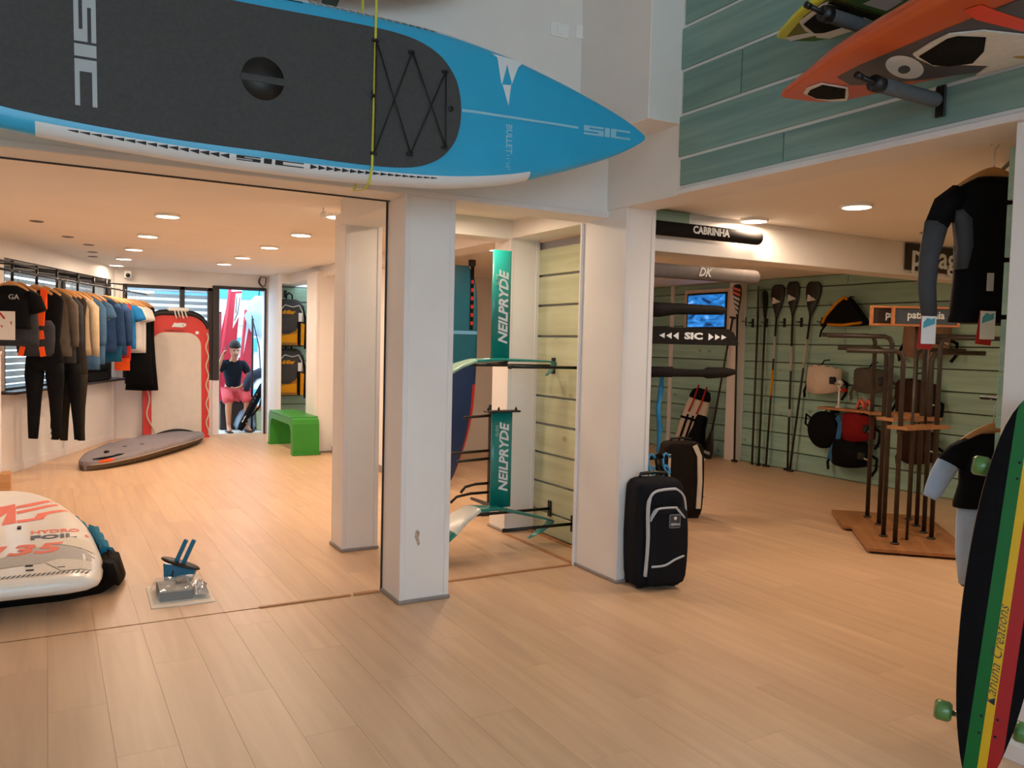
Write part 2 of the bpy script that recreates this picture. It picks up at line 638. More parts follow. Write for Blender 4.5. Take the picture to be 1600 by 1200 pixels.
def window(name, M, x0, x1, z0, z1, mull, thick, nslat, bottom=0.07):
    fr = MB().box(x0, x1, 0.02, 0.10, z1 - thick, z1, 0.004, M=M).box(x0, x1, 0.0, 0.12, z0, z0 + bottom, 0.004, M=M)
    for x in [x0 + 0.03, x1 - 0.03] + mull:
        fr.box(x - 0.035, x + 0.035, 0.02, 0.10, z0, z1, 0.004, M=M)
    w = structure(name, fr, DARKF)
    xs = [x0] + mull + [x1]
    for a, b in zip(xs, xs[1:]):
        MB().box(a, b, 0.055, 0.061, z0 + bottom, z1 - thick, M=M).obj('pane', GLASS, w)
    sh = MB().box(-(x1 - x0) / 2, (x1 - x0) / 2, -0.035, 0.035, -0.004, 0.004, 0.001)
    me = sh.mesh('slat', BLIND)
    for k in range(nslat):
        o = bpy.data.objects.new('slat', me)
        z = z0 + (k + 0.5) * (z1 - z0) / nslat
        o.matrix_local = M @ T((x0 + x1) / 2, 0.27, z) @ RX(52)
        o.parent = w
        COL.objects.link(o)
    return w


window('window_1', MLW, W0, W1, 0.88, 2.37, [1.75], 0.10, 19)
BW = 13.6
MBW = T(0, BW, 0)
bw = MB().box(0.3, 1.0, BW, BW + 0.2, 0, CL).box(1.0, 2.28, BW, BW + 0.2, 0, 0.88).box(1.0, 3.09, BW, BW + 0.2, 2.33, CL).box(3.09, 3.13, BW, BW + 0.2, 0, CL).box(3.13, 9, BW, BW + 0.2, 0, CL)
structure('wall_back', bw, WHITE)
window('window_2', MBW, 1.0, 2.28, 0.88, 2.33, [1.84], 0.05, 15)
dr = MB().box(2.28, 2.38, BW - 0.03, BW + 0.06, 0.88, 2.33, 0.004).box(3.085, 3.11, BW - 0.03, BW + 0.03, 0, 2.36, 0.004).box(2.28, 3.1, BW - 0.03, BW + 0.2, 2.33, 2.37, 0.004)
dr1 = structure('door_1', dr, DARKF)
MB().box(2.28, 2.385, BW - 0.01, BW + 0.2, 0, 0.88, 0.004).obj('jamb', WHITE_TRIM, dr1)
structure('wall_alcove_left', MB().box(3.13, 3.19, 12.9, BW, 0, CL), WHITE)
structure('wall_alcove_right', MB().box(3.85, 3.95, 11.6, BW, 0, CL), WHITE)
structure('beam', MB().box(3.19, 3.85, 12.9, 13.0, 2.42, CL), WHITE)
alc = structure('wall_slat_alcove', MB().box(3.19, 3.85, 13.56, 13.6, 0, 2.42), GAPD)
for k in range(10):
    MB().box(3.19, 3.85, 13.53, 13.56, 0.01 + k * 0.24, 0.235 + k * 0.24, 0.003).obj('plank', SLATX, alc)
structure('wall_partition', MB().box(3.47, 3.55, 8.7, 11.1, 0, 2.43).box(3.55, 9, 10.6, 10.75, 0, CL), WHITE)
structure('baseboard_partition', MB().box(3.452, 3.47, 8.7, 11.1, 0, 0.08), GREY_TRIM)

# ------------------------------------------------------------------ right room
rw = structure('wall_right', MB().box(8.52, 8.7, -1.2, 10.6, 0, CR + 0.1), GAPD)
zr = [0.0, 0.232, 0.465, 0.697, 0.939, 1.162, 1.404, 1.645, 1.895, 2.14, 2.38, CR]
for k in range(11):
    for (a, b) in ((-1.2, 3.1 + 0.4 * (k % 3)), (3.1 + 0.4 * (k % 3) + 0.004, 5.7 + 0.5 * ((k * 2) % 3)), (5.7 + 0.5 * ((k * 2) % 3) + 0.004, 8.5), (8.5, 10.6)):
        MB().box(8.485, 8.522, a, b, zr[k] + 0.007, zr[k + 1] - 0.007, 0.003).obj('plank', SLATT, rw)
column('column', 8.37, 8.50, 8.36, 8.57, CR, False)
structure('trim_batten', MB().box(8.46, 8.49, 9.86, 9.93, 0, CR, 0.003), WHITE_TRIM)
structure('wall_front_right', MB().box(3.5, 8.7, -1.35, -1.2, 0, CR + 0.1), WHITE)

# ------------------------------------------------------------------ ceiling lamps
LAMPM = mat('lamp_diffuser', 'fff0d8', 0.5, 0.0, emit=7.0)
RIMM = mat('lamp_rim', 'f3eee6', 0.4, 0.02)
_lh = MB().lathe([(0.100, 0.0), (0.104, -0.012), (0.098, -0.022), (0.089, -0.022), (0.087, -0.016)], 28, cap=False).mesh('rim', RIMM)
_ld = MB().lathe([(0.088, -0.012), (0.088, -0.0215), (0.06, -0.024), (0.0005, -0.025)], 28).mesh('diffuser', LAMPM)
LAMPS = [(0.88, 7.38, CL, 'nearest in the left row on the low ceiling', 1), (0.89, 9.0, CL, 'second in the left row on the low ceiling', 1),
         (0.89, 10.51, CL, 'third in the left row on the low ceiling', 1), (0.89, 11.92, CL, 'fourth in the left row on the low ceiling', 1),
         (0.88, 13.09, CL, 'last of the left row, above the corner camera', 0.35),
         (2.05, 6.50, CL, 'half hidden by the white column, nearest of the right row', 1), (2.12, 7.86, CL, 'second of the right row, beside the second column', 1),
         (2.13, 9.18, CL, 'third of the right row towards the doorway', 1), (2.13, 10.58, CL, 'fourth of the right row towards the doorway', 1),
         (2.11, 11.69, CL, 'last of the right row, before the doorway', 1),
         (4.56, 3.56, CR, 'alone on the ceiling behind the planked wall', 1.35), (4.50, 4.385, CR, 'close against the white beam over the padded bars', 1.25),
         (2.72, 5.33, CL, 'inside the small bay between the four columns', 0.7), (5.4, 7.0, CR, 'over the padded bars behind the white beam', 1.25),
         (3.9, 7.2, CL - 0.06, 'over the blue board behind the bay', 0.8), (6.4, 2.0, CR, 'added out of view over the pipe rack to brighten the right room', 2.0)]  # the last lamp is an unseen extra that brightens the right room
for x, y, z, w, k in LAMPS:
    t = thing('ceiling_lamp', 'round white ceiling lamp, lit, ' + w, 'lamp', (x, y, z), 0, 'round ceiling lamps')
    for nm, me in (('rim', _lh), ('diffuser', _ld)):
        o = bpy.data.objects.new(nm, me)
        o.parent = t
        COL.objects.link(o)
    d = bpy.data.lights.new('lamp_light', 'AREA')
    d.shape = 'DISK'
    d.size = 0.17
    d.energy = LAMP * k
    d.color = (1.0, 0.755, 0.54)
    o = bpy.data.objects.new('lamp_light', d)
    o.location = (0, 0, -0.03)
    o.parent = t
    COL.objects.link(o)
# ------------------------------------------------------------------ board builder
# section points: (across fraction, depth fraction of thickness); deck centre -> rail -> bottom centre
SEC = [(0.0, 0.0), (0.45, 0.0), (0.72, 0.0), (0.86, -0.015), (0.94, -0.09), (0.985, -0.24), (1.0, -0.42), (0.985, -0.60), (0.93, -0.80), (0.82, -0.93), (0.55, -0.99), (0.0, -1.0)]


def board(mb, hw, th, xs, rocker=None, mf=None, sec=SEC):
    """shell along local x, deck at local z = rocker(x); hw(x) half width, th(x) thickness"""
    rings = []
    for x in xs:
        w, t, z = hw(x), th(x), rocker(x) if rocker else 0.0
        half = [(a * w, z + d * t) for a, d in sec]
        ring = [(x, a, b) for a, b in half] + [(x, -a, b) for a, b in half[-2:0:-1]]
        rings.append(ring)
    k = len(sec)

    def m2(i, j):
        jj = j if j < k - 1 else 2 * (k - 1) - 1 - j
        return mf((xs[i] + xs[i + 1]) / 2, (sec[jj][0] + sec[jj + 1][0]) / 2, (sec[jj][1] + sec[jj + 1][1]) / 2, 1 if j < k - 1 else -1) if mf else 0
    mb.loft(rings, True, True, 0, True, mf=m2)


def decal(mb, poly, eps, mi=0, zf=None, h=0.0):
    """thin flat print laid on a deck: polygon in local xy"""
    n = len(poly)
    tris = tessellate_polygon([[Vec((p[0], p[1], 0)) for p in poly]])
    z = zf or (lambda x, y: 0.0)
    if h <= 0:
        mb.add([(x, y, z(x, y) + eps) for x, y in poly], [tuple(t) for t in tris], mi)
    else:
        vs = [(x, y, z(x, y) + eps) for x, y in poly] + [(x, y, z(x, y) + eps + h) for x, y in poly]
        fs = [tuple(i + n for i in t) for t in tris] + [(i, (i + 1) % n, (i + 1) % n + n, i + n) for i in range(n)]
        mb.add(vs, fs, mi)


def spline(pts, n=6, closed=True):
    out = []
    k = len(pts)
    for i in range(k if closed else k - 1):
        p0, p1, p2, p3 = [Vec(pts[(i + d) % k if closed else min(max(i + d, 0), k - 1)]) for d in (-1, 0, 1, 2)]
        for s in range(n):
            t = s / n
            out.append(tuple(0.5 * ((2 * p1) + (p2 - p0) * t + (2 * p0 - 5 * p1 + 4 * p2 - p3) * t * t + (3 * p1 - p0 - 3 * p2 + p3) * t ** 3)))
    if not closed:
        out.append(tuple(pts[-1]))
    return out


def block_sic(mb, L, h, M, zf=None, th=0.0015):
    """wide squared letters S I C built from bars, centred on the origin"""
    b = 0.22 * h
    w = L * 0.42
    x0 = -L / 2
    R = [(0, w, h - b, h), (0, w * 0.26, h * 0.39 + b, h - b), (0, w, h * 0.39, h * 0.39 + b), (w * 0.74, w, b, h * 0.39), (0, w, 0, b),
         (L * 0.445, L * 0.555, 0, h), (L * 0.58, L, h - b, h), (L * 0.58, L, 0, b), (L * 0.58, L * 0.58 + w * 0.26, b, h - b)]
    for xa, xb, ya, yb in R:
        xa += x0
        xb += x0
        ps = [(xa, ya - h / 2), (xb, ya - h / 2), (xb, yb - h / 2), (xa, yb - h / 2)]
        q = [M @ Vec((x, y, 0)) for x, y in ps]
        q = [Vec((v.x, v.y, v.z + (zf(v.x, v.y) if zf else 0))) for v in q]
        mb.add([tuple(v) for v in q] + [(v.x, v.y, v.z + th) for v in q], [(4, 5, 6, 7), (0, 1, 5, 4), (1, 2, 6, 5), (2, 3, 7, 6), (3, 0, 4, 7)])


# ------------------------------------------------------------------ the blue stand up paddle board hung above the opening
SBLUE = mat('board_blue', '2aa3cf', 0.32, 0.05, 3, coat=0.3)
SWHITE = mat('board_white', 'dcdcdc', 0.32, 0.03, 3, coat=0.25)
SPAD = mat('grey_deck_pad', '4b4a4a', 0.85, 0.08, 60, 0.25, 220)
PRINTW = mat('print_white', 'd8dcdf', 0.5, 0.03)
PRINTB = mat('print_black', '121214', 0.5, 0.05)
PRINTG = mat('print_grey', 'a7abac', 0.5, 0.03)
PRINTPALE = mat('print_pale_blue', '8fc3d8', 0.5, 0.03)
CORD = mat('black_bungee_cord', '0c0c0d', 0.6, 0.1)
YSTRAP = mat('yellow_strap', 'c9c43a', 0.7, 0.1, 60)

SUPM = T(1.0, 3.80, 2.725) @ frame((0, 0, 0), (1, 0, 0), (0, 0, 1), (0, -1, 0)) @ RZ(0.9)
sup = thing('paddle_board', 'long pale blue paddle board with grey deck pad hung sideways above the white columns', 'paddle board', M=SUPM)
HWT = [(-1.9, 0.02), (-1.85, 0.14), (-1.65, 0.25), (-1.2, 0.335), (-0.6, 0.385), (0.0, 0.405), (0.5, 0.40), (0.8, 0.382), (1.1, 0.335), (1.33, 0.275), (1.5, 0.222), (1.7, 0.150), (1.83, 0.094), (1.93, 0.040), (1.968, 0.012)]
sup_hw = lambda x: smooth_tab(HWT, x)
sup_th = lambda x: smooth_tab([(-1.9, 0.05), (-1.5, 0.11), (-0.5, 0.15), (0.8, 0.15), (1.5, 0.11), (1.97, 0.03)], x)
sup_rk = lambda x: smooth_tab([(-2, 0.0), (0.6, 0.0), (1.3, 0.008), (1.97, 0.05)], x)
xs = [-1.9, -1.88, -1.85, -1.78] + [-1.7 + 0.06 * i for i in range(58)] + [1.80, 1.85, 1.89, 1.92, 1.945, 1.96, 1.968]


def sup_mat(x, a, d, side):
    lim = 0.84
    if side < 0:   # lower edge in the photograph: wide white band ending in a slanted cut
        if -1.03 < x < 1.27 and a > lim:
            return 1
    else:
        if x < 1.02 and a > 0.9 or (1.02 <= x < 1.45 and a > 0.96):
            return 1
    if d < -0.55:
        return 1 if -1.03 < x < 1.5 else 0
    return 0


mb = MB()
board(mb, sup_hw, sup_th, xs, sup_rk, sup_mat)
mb.obj('hull', [SBLUE, SWHITE], sup)
# deck pad: squarish back, D-shaped front
PADTOP = [(-1.5, 0.20), (-1.1, 0.27), (-0.6, 0.308), (-0.1, 0.318), (0.3, 0.325), (0.5, 0.318), (0.62, 0.295), (0.72, 0.245), (0.79, 0.165), (0.82, 0.08), (0.828, 0.0)]
pad = spline([(x, y) for x, y in PADTOP], 5, False)
pad = pad + [(x, -y) for x, y in pad[-2::-1]]
mb = MB()
decal(mb, pad, 0.0012, 0, None, 0.005)
padobj = mb.obj('deck_pad', SPAD, sup, 'dark grey foam deck pad with D shaped front')
zf = lambda x, y: sup_rk(x)
mb = MB()
block_sic(mb, 0.44, 0.080, T(-0.858, -0.003, 0.0072) @ RZ(-90))
mb.obj('lettering', PRINTG, sup, 'pale grey letters SIC running across the deck pad')
mb = MB()
block_sic(mb, 0.30, 0.05, T(1.715, 0.0, 0.0015), zf)
mb.obj('lettering', PRINTPALE, sup, 'pale letters SIC on the nose')
mb = MB()
mb.text('BULLET', 0.05, T(1.105, -0.105, 0.0015) @ RZ(-90), off=0.001, zf=zf, sx=0.9)
mb.obj('lettering', PRINTPALE, sup, 'small faded letters BULLET beside the logo triangle')
mb = MB()
mb.text("11'10\"", 0.034, T(1.10, -0.225, 0.0015) @ RZ(-90), zf=zf)
mb.obj('lettering', PRINTPALE, sup, 'faded length figures below the letters BULLET')
mb = MB()
decal(mb, [(1.034, 0.300), (1.157, 0.270), (1.112, 0.165), (1.121, 0.180), (1.092, 0.275), (1.062, 0.165), (1.055, 0.19)], 0.0015, 0, zf)
decal(mb, [(1.066, 0.168), (1.116, 0.172), (1.102, 0.065)], 0.0015, 0, zf)
decal(mb, [(1.0, 0.315), (1.034, 0.300), (1.157, 0.270), (1.19, 0.300)], 0.0012, 0, zf)
mb.obj('logo', PRINTW, sup, 'white triangle logo')
mb = MB()
decal(mb, [(0.835, -0.003), (0.9, 0.000), (1.53, 0.0), (1.53, 0.012), (0.9, 0.014), (0.835, 0.011)], 0.0015, 0, lambda x, y: sup_rk(x))
mb.obj('stripe', PRINTPALE, sup)
# handle: round recess with a bar across
mb = MB()
mb.lathe([(0.094, 0.0068), (0.094, 0.0082), (0.0005, 0.0082)], 40, M=T(-0.155, 0.0, 0))
hd = mb.obj('handle', BLACKP, sup, 'round black carry handle')
MB().box(-0.097, 0.097, -0.019, 0.013, 0.0075, 0.0125, 0.003, M=T(-0.155, 0.0, 0)).obj('grip', SPAD, hd)
# bungee: cleats and cord
CL6 = [(0.371, 0.262), (0.556, 0.240), (0.735, 0.177), (0.361, -0.268), (0.548, -0.250), (0.736, -0.195)]
for x, y in CL6:
    MB().box(x - 0.018, x + 0.018, y - 0.008, y + 0.008, 0.006, 0.020, 0.004).obj('cleat', BLACKP, sup)
zc = 0.022
seq = [CL6[3], CL6[0], CL6[4], CL6[2], CL6[5], CL6[1], CL6[3]]
mb = MB()
for a, b in zip(seq, seq[1:]):
    mb.tube([(a[0], a[1], zc), ((a[0] + b[0]) / 2, (a[1] + b[1]) / 2, zc + 0.002), (b[0], b[1], zc)], 0.0035, 6)
mb.tube([(0.362, 0.0, zc), (0.345, 0.012, zc + 0.004), (0.352, 0.022, zc)], 0.004, 6)
mb.tube([(0.362, 0.0, zc), (0.345, -0.012, zc + 0.004), (0.35, -0.02, zc)], 0.004, 6)
mb.obj('bungee_cord', CORD, sup)
MB().lathe([(0.0135, 0.006), (0.0135, 0.011), (0.0005, 0.012)], 16, M=T(0.768, 0.0, 0)).obj('vent_plug', BLACKP, sup)


def rail_pt(x, side, f):
    """point on the rail, f from 0 (deck edge) to 1 (widest)"""
    w, t, z = sup_hw(x), sup_th(x), sup_rk(x)
    a0, d0, a1, d1 = 0.845, -0.01, 0.985, -0.24
    a, d = a0 + (a1 - a0) * f, (lerp_tab([(0, -0.012), (0.1, -0.014), (0.65, -0.09), (1, -0.24)], f))
    n = Vec((0, side * (0.25 + 0.9 * f), 1 - 0.55 * f)).normalized()
    return Vec((x, side * a * w, z + d * t)) + n * 0.0022


def rail_tri(mb, x0, x1, side, f0, f1, point):
    fm_ = (f0 + f1) / 2
    if point:   # arrow head pointing to x1
        ps = [rail_pt(x0, side, f0), rail_pt(x0, side, f1), rail_pt(x1, side, fm_ + 0.02), rail_pt(x1, side, fm_ - 0.02)]
    else:
        ps = [rail_pt(x0, side, f0), rail_pt(x0, side, f1), rail_pt(x1, side, f1), rail_pt(x1, side, f0)]
    mb.add(ps, [(0, 1, 2, 3)])


for side, lo, hi in ((-1, 0.12, 0.48), (1, 0.5, 0.9)):
    mb = MB()
    k = 0
    x = -0.30
    while x > -0.92:
        s = 1.0 - 0.5 * ((-0.30 - x) / 0.62)
        c = (lo + hi) / 2
        h = (hi - lo) * s / 2
        rail_tri(mb, x, x - 0.038, side, c - h, c + h, True)
        x -= 0.042
    x = 0.06
    while x < 0.68:
        s = 1.0 - 0.6 * ((x - 0.06) / 0.62)
        c = (lo + hi) / 2
        h = (hi - lo) * s / 2
        rail_tri(mb, x, x + 0.034, side, c - h, c + h, True)
        x += 0.038
    # SIC between the arrow rows, built from bars
    def bar(x0, x1, a, b):
        rail_tri(mb, x0, x1, side, lo + (hi - lo) * a, lo + (hi - lo) * b, False)
    for a, b in ((0.0, 0.22), (0.40, 0.62), (0.80, 1.0)):
        bar(-0.27, -0.165, a, b)
    bar(-0.27, -0.235, 0.0, 0.6)
    bar(-0.20, -0.165, 0.4, 1.0)
    bar(-0.15, -0.115, 0.0, 1.0)
    bar(-0.10, -0.065, 0.0, 1.0)
    bar(-0.10, 0.03, 0.0, 0.22)
    bar(-0.10, 0.03, 0.78, 1.0)
    tag(mb.obj('rail_print', PRINTB, sup, 'rows of black arrow heads with SIC along the %s white rail' % ('lower' if side < 0 else 'upper')), kind='stuff')
# yellow strap holding the board, and its twin out of sight
for k, (wx, lab) in enumerate(((1.367, 'thin yellow strap looped around the blue paddle board'),)):
    mb = MB()
    cy, zt = 3.795, 2.725
    w = 0.41
    path = [(wx + 0.01, 3.86, CH), (wx + 0.005, 3.80, 3.16), (wx, 3.789, 3.06), (wx - 0.004, 3.787, 2.72), (wx - 0.008, 3.789, 2.40), (wx - 0.012, 3.815, 2.325), (wx - 0.02, 3.87, 2.30), (wx - 0.05, 3.93, 2.30), (wx - 0.03, 3.965, 2.33), (wx - 0.01, 3.965, 3.10), (wx + 0.02, 3.88, CH)]
    ups = [(0, -1, 0)] * 5 + [(0, -0.8, -0.6), (0, -0.2, -1), (0, 0.3, -1), (0, 1, -0.4), (0, 1, 0), (0, 1, 0)]
    mb.strap(path, 0.011, 0.002, ups)
    tag(mb.obj('strap', YSTRAP), lab, 'strap')

# second board behind it, only its lower edge in view at the top of the frame
b2 = thing('surfboard', 'grey board hung high behind the blue paddle board, only its lower edge showing', 'surfboard', M=T(0.85, 4.25, 3.62) @ frame((0, 0, 0), (1, 0, 0), (0, 0, 1), (0, -1, 0)))
mb = MB()
board(mb, lambda x: smooth_tab([(-1.3, 0.02), (-1.2, 0.13), (-0.6, 0.25), (0.2, 0.27), (0.8, 0.2), (1.15, 0.08), (1.25, 0.01)], x), lambda x: 0.07, [-1.3 + 0.085 * i for i in range(31)])
mb.obj('hull', mat('board_grey', '9aa0a2', 0.4, 0.05), b2)
mb = MB()
mb.prism([(-0.0, 0), (0.10, 0), (0.075, -0.07), (0.05, -0.14), (0.02, -0.19), (0.0, -0.16)], -0.006, 0.006, M=T(0.40, -0.25, -0.03))
mb.obj('fin', mat('dark_green_fin', '14271d', 0.4), b2, 'dark green fin')

# switch plates on the upper wall
for x, z, w, lab in ((2.845, 3.567, 0.14, 'white light switch plate with one rocker on the upper wall'), (3.03, 3.59, 0.12, 'blank white cover plate beside the switch plate')):
    t = thing('switch_plate', lab, 'switch', (x, 4.5, z))
    MB().box(-w / 2, w / 2, -0.012, 0, -0.045, 0.045, 0.004).obj('plate', WHITEP, t)
    if w > 0.13:
        MB().box(-0.02, 0.02, -0.018, -0.011, -0.028, 0.028, 0.002).obj('rocker', WHITEP, t)

# ------------------------------------------------------------------ two boards lying on padded arms on the planked wall
ORANGE = mat('board_orange', 'c9541c', 0.35, 0.06, 3, coat=0.2)
DKGREY = mat('board_dark_grey', '4a4549', 0.5, 0.06, 8)
BRIGHTR = mat('board_red_orange', 'e8431f', 0.4, 0.04)
PADW = mat('white_foot_pad', 'd6d4ce', 0.8, 0.05, 30, 0.35, 60)
PADB = mat('black_foot_pad', '15140f', 0.85, 0.2, 40, 0.3, 150)
ARMPAD = mat('grey_foam_sleeve', '5d5f61', 0.85, 0.08, 30, 0.2, 150)


def flat_board(name, label, out, low, z, tilt, cmain, th=0.07):
    """outline in world (x, y), deck facing down at height z"""
    t = thing(name, label, 'surfboard', (2.9, 2.3, z))
    return t


def dk(pts, z, ox, oy):
    return [(x - ox, y - oy) for x, y in pts]


# orange board: outline in (y, x) turned to deck coordinates u = y - 1.9 (towards the tip), v = x - 2.85
OB = thing('surfboard', 'orange board with white and black foot pads lying on a padded wall arm', 'surfboard', M=T(2.85, 1.9, 2.69) @ frame((0, 0, 0), (0, 1, 0), (1, 0, 0), (0, 0, -1)))
oL = [(0.735, -0.005), (0.72, -0.03), (0.632, -0.08), (0.477, -0.15), (0.273, -0.245), (0.09, -0.30), (-0.08, -0.355), (-0.25, -0.40), (-0.6, -0.42), (-1.0, -0.33), (-1.2, -0.1)]
oR = [(0.735, 0.009), (0.72, 0.1), (0.696, 0.189), (0.601, 0.275), (0.28, 0.33), (0.09, 0.38), (-0.08, 0.395), (-0.25, 0.40), (-0.6, 0.40), (-1.0, 0.33), (-1.2, 0.1)]


def outline_board(t, L, R, th, mats, mfun=None):
    us = []
    a, b = L[0][0], L[-1][0]
    n = 44
    rings = []
    Ls = sorted(L)
    Rs = sorted(R)
    sec2 = [(-1.0, -0.45), (-0.985, -0.2), (-0.94, -0.05), (-0.86, 0), (-0.5, 0), (0, 0), (0.5, 0), (0.86, 0), (0.94, -0.05), (0.985, -0.2), (1.0, -0.45), (0.97, -0.75), (0.8, -0.96), (0, -1.0), (-0.8, -0.96), (-0.97, -0.75)]
    xs_ = []
    for i in range(n + 1):
        s = i / n
        s = 0.5 - 0.5 * cos(pi * s)
        u = b + (a - b) * s
        xs_.append(u)
        l, r = smooth_tab(Ls, u), smooth_tab(Rs, u)
        c, w = (l + r) / 2, max(0.004, (r - l) / 2)
        tt = th * min(1, 0.25 + 2.2 * min(s, 1 - s))
        rings.append([(u, c + f * w, d * tt) for f, d in sec2])
    mb = MB()
    mb.loft(rings, True, True, 0, True, mf=(lambda i, j: mfun((xs_[i] + xs_[min(i + 1, n)]) / 2, j)) if mfun else None)
    mb.obj('hull', mats, t)


outline_board(OB, oL, oR, 0.065, [ORANGE])


def pol(lst, oy, ox):
    return [(y - oy, x - ox) for y, x in lst]


def prints(t, items, oy, ox):
    for nm, m, lst, e, h, rnd in items:
        p = pol(lst, oy, ox) if lst and len(lst[0]) == 2 else lst
        if rnd:
            p = spline(p, 4)
        mb = MB()
        decal(mb, p, e, 0, None, h)
        mb.obj(nm, m, t)


w0 = [(2.099 + 0.082 * cos(a) + 0.01 * sin(a), 2.936 + 0.075 * cos(a) + 0.125 * sin(a)) for a in [2 * pi * k / 28 for k in range(28)]]
w0h = [(2.113 + 0.034 * cos(a), 2.952 + 0.030 * cos(a) + 0.034 * sin(a)) for a in [2 * pi * k / 20 for k in range(20)]]
prints(OB, [
    ('graphic', DKGREY, [(2.32, 2.814), (2.187, 2.77), (1.814, 2.707), (1.50, 2.66), (1.50, 3.10), (1.9, 3.19), (1.983, 3.215), (2.166, 3.12), (2.299, 3.02), (2.36, 2.95)], 0.001, 0, 0),
    ('graphic', BRIGHTR, [(1.656, 2.599), (1.601, 2.604), (1.601, 2.684), (1.594, 2.838), (1.651, 2.943), (1.679, 2.708)], 0.002, 0, 0),
    ('graphic', DKGREY, [(1.59, 2.68), (1.40, 2.64), (1.40, 2.80), (1.585, 2.832)], 0.003, 0, 0),
    ('graphic', PRINTW, w0, 0.002, 0, 0),
    ('graphic', DKGREY, w0h, 0.003, 0, 0),
    ('foot_pad', PADW, [(1.98, 2.812), (1.88, 2.765), (1.794, 2.739), (1.711, 2.808), (1.659, 2.958), (1.62, 3.10), (1.811, 3.238), (1.992, 3.232), (1.9, 3.162), (1.97, 3.03), (2.015, 2.996), (1.998, 2.862)], 0.003, 0.006, 0),
    ('foot_pad', PADB, [(1.977, 2.846), (1.818, 2.769), (1.783, 2.777), (1.737, 2.866), (1.815, 2.986), (1.91, 3.073), (1.979, 3.032), (2.002, 2.966)], 0.0095, 0.004, 0),
    ('graphic', mat('print_ochre', 'b08f2a', 0.6), [(1.795, 3.135), (1.775, 3.15), (1.755, 3.185), (1.77, 3.20), (1.79, 3.17)], 0.010, 0, 1),
    ('foot_pad', PADW, [(2.531, 2.862), (2.479, 2.82), (2.399, 2.813), (2.376, 2.954), (2.44, 3.04), (2.497, 3.10), (2.535, 3.06), (2.556, 2.98)], 0.002, 0.005, 0),
    ('foot_pad', PADB, [(2.522, 2.878), (2.48, 2.846), (2.406, 2.832), (2.388, 2.955), (2.47, 3.055), (2.52, 3.01), (2.54, 2.955)], 0.0075, 0.004, 0)], 1.9, 2.85)

# yellow green board one arm higher
YELLOW = mat('board_yellow', 'cfd11e', 0.35, 0.05, coat=0.2)
OLIVE = mat('print_olive', '6d6a1c', 0.5, 0.15, 80)
LEAF = mat('print_green', '3c6b2c', 0.5, 0.08)
YB = thing('surfboard', 'yellow and green board with black and white pad on the upper wall arm', 'surfboard', M=T(3.0, 2.2, 3.05) @ frame((0, 0, 0), (0, 1, 0), (1, 0, 0), (0, 0, -1)))
yL = [(0.645, 0.02), (0.62, 0.002), (0.588, -0.022), (0.48, -0.08), (0.375, -0.13), (0.252, -0.157), (0.087, -0.185), (-0.3, -0.24), (-0.8, -0.22), (-1.1, -0.05)]
yR = [(0.645, 0.04), (0.63, 0.11), (0.60, 0.17), (0.532, 0.225), (0.453, 0.255), (0.3, 0.262), (0.038, 0.262), (-0.3, 0.26), (-0.8, 0.24), (-1.1, 0.05)]
outline_board(YB, yL, yR, 0.05, [YELLOW, DKGREY], lambda u, j: 1 if 9 <= j <= 14 else 0)
prints(YB, [
    ('graphic', OLIVE, [(2.81, 3.05), (2.60, 2.925), (2.42, 2.86), (2.30, 2.85), (2.30, 3.24), (2.42, 3.24), (2.653, 3.24), (2.76, 3.19), (2.83, 3.12)], 0.001, 0, 0),
    ('graphic', LEAF, [(2.83, 3.105), (2.726, 3.184), (2.70, 3.24), (2.78, 3.20)], 0.002, 0, 0),
    ('graphic', LEAF, [(2.40, 2.95), (2.15, 2.95), (2.15, 3.24), (2.404, 3.198)], 0.002, 0, 0),
    ('graphic', PRINTW, [(2.376, 3.023), (2.30, 3.017), (2.262, 3.139), (2.369, 3.172)], 0.003, 0, 0),
    ('graphic', BRIGHTR, [(2.40, 3.20), (2.20, 3.215), (2.20, 3.245), (2.41, 3.245)], 0.003, 0, 0),
    ('graphic', PRINTW, [(2.82, 3.05), (2.696, 3.104), (2.685, 3.157), (2.84, 3.11)], 0.002, 0, 0),
    ('foot_pad', PADW, [(2.65, 2.951), (2.474, 2.885), (2.441, 2.885), (2.43, 3.125), (2.46, 3.22), (2.53, 3.235), (2.71, 3.22), (2.73, 3.16), (2.702, 3.112), (2.705, 3.056)], 0.002, 0.006, 0),
    ('foot_pad', PADB, [(2.648, 2.978), (2.45, 2.895), (2.44, 3.125), (2.51, 3.16), (2.665, 3.133), (2.692, 3.1)], 0.0085, 0.004, 0),
    ('graphic', PADB, [(2.44, 2.88), (2.416, 2.885), (2.41, 3.24), (2.46, 3.24)], 0.009, 0.001, 0)], 2.2, 3.0)


def wall_arm(y, z, length, lab, x=3.242):
    t = thing('board_bracket', lab, 'rack arm', (x, y, z), 0, 'padded arms on the planked wall')
    MB().box(-0.012, 0, -0.022, 0.022, -0.065, 0.065, 0.004).obj('bracket', BLACKM, t)
    MB().tube([(-0.005, 0, 0), (-length, 0, 0), (-length - 0.10, 0, 0.012)], 0.011, 10).obj('arm', BLACKM, t)
    MB().tube([(-0.03, 0, 0), (-0.05, 0, 0), (-length + 0.03, 0, 0), (-length, 0, 0)], [0.026, 0.030, 0.030, 0.030], 16).obj('sleeve', ARMPAD, t, 'grey foam sleeve')
    MB().tube([(-length + 0.03, 0, 0), (-length - 0.015, 0, 0)], 0.032, 16).obj('cap', BLACKP, t)
    MB().tube([(-length - 0.09, 0, 0.010), (-length - 0.115, 0, 0.014)], 0.0135, 12).obj('tip', BLACKP, t)
    return t


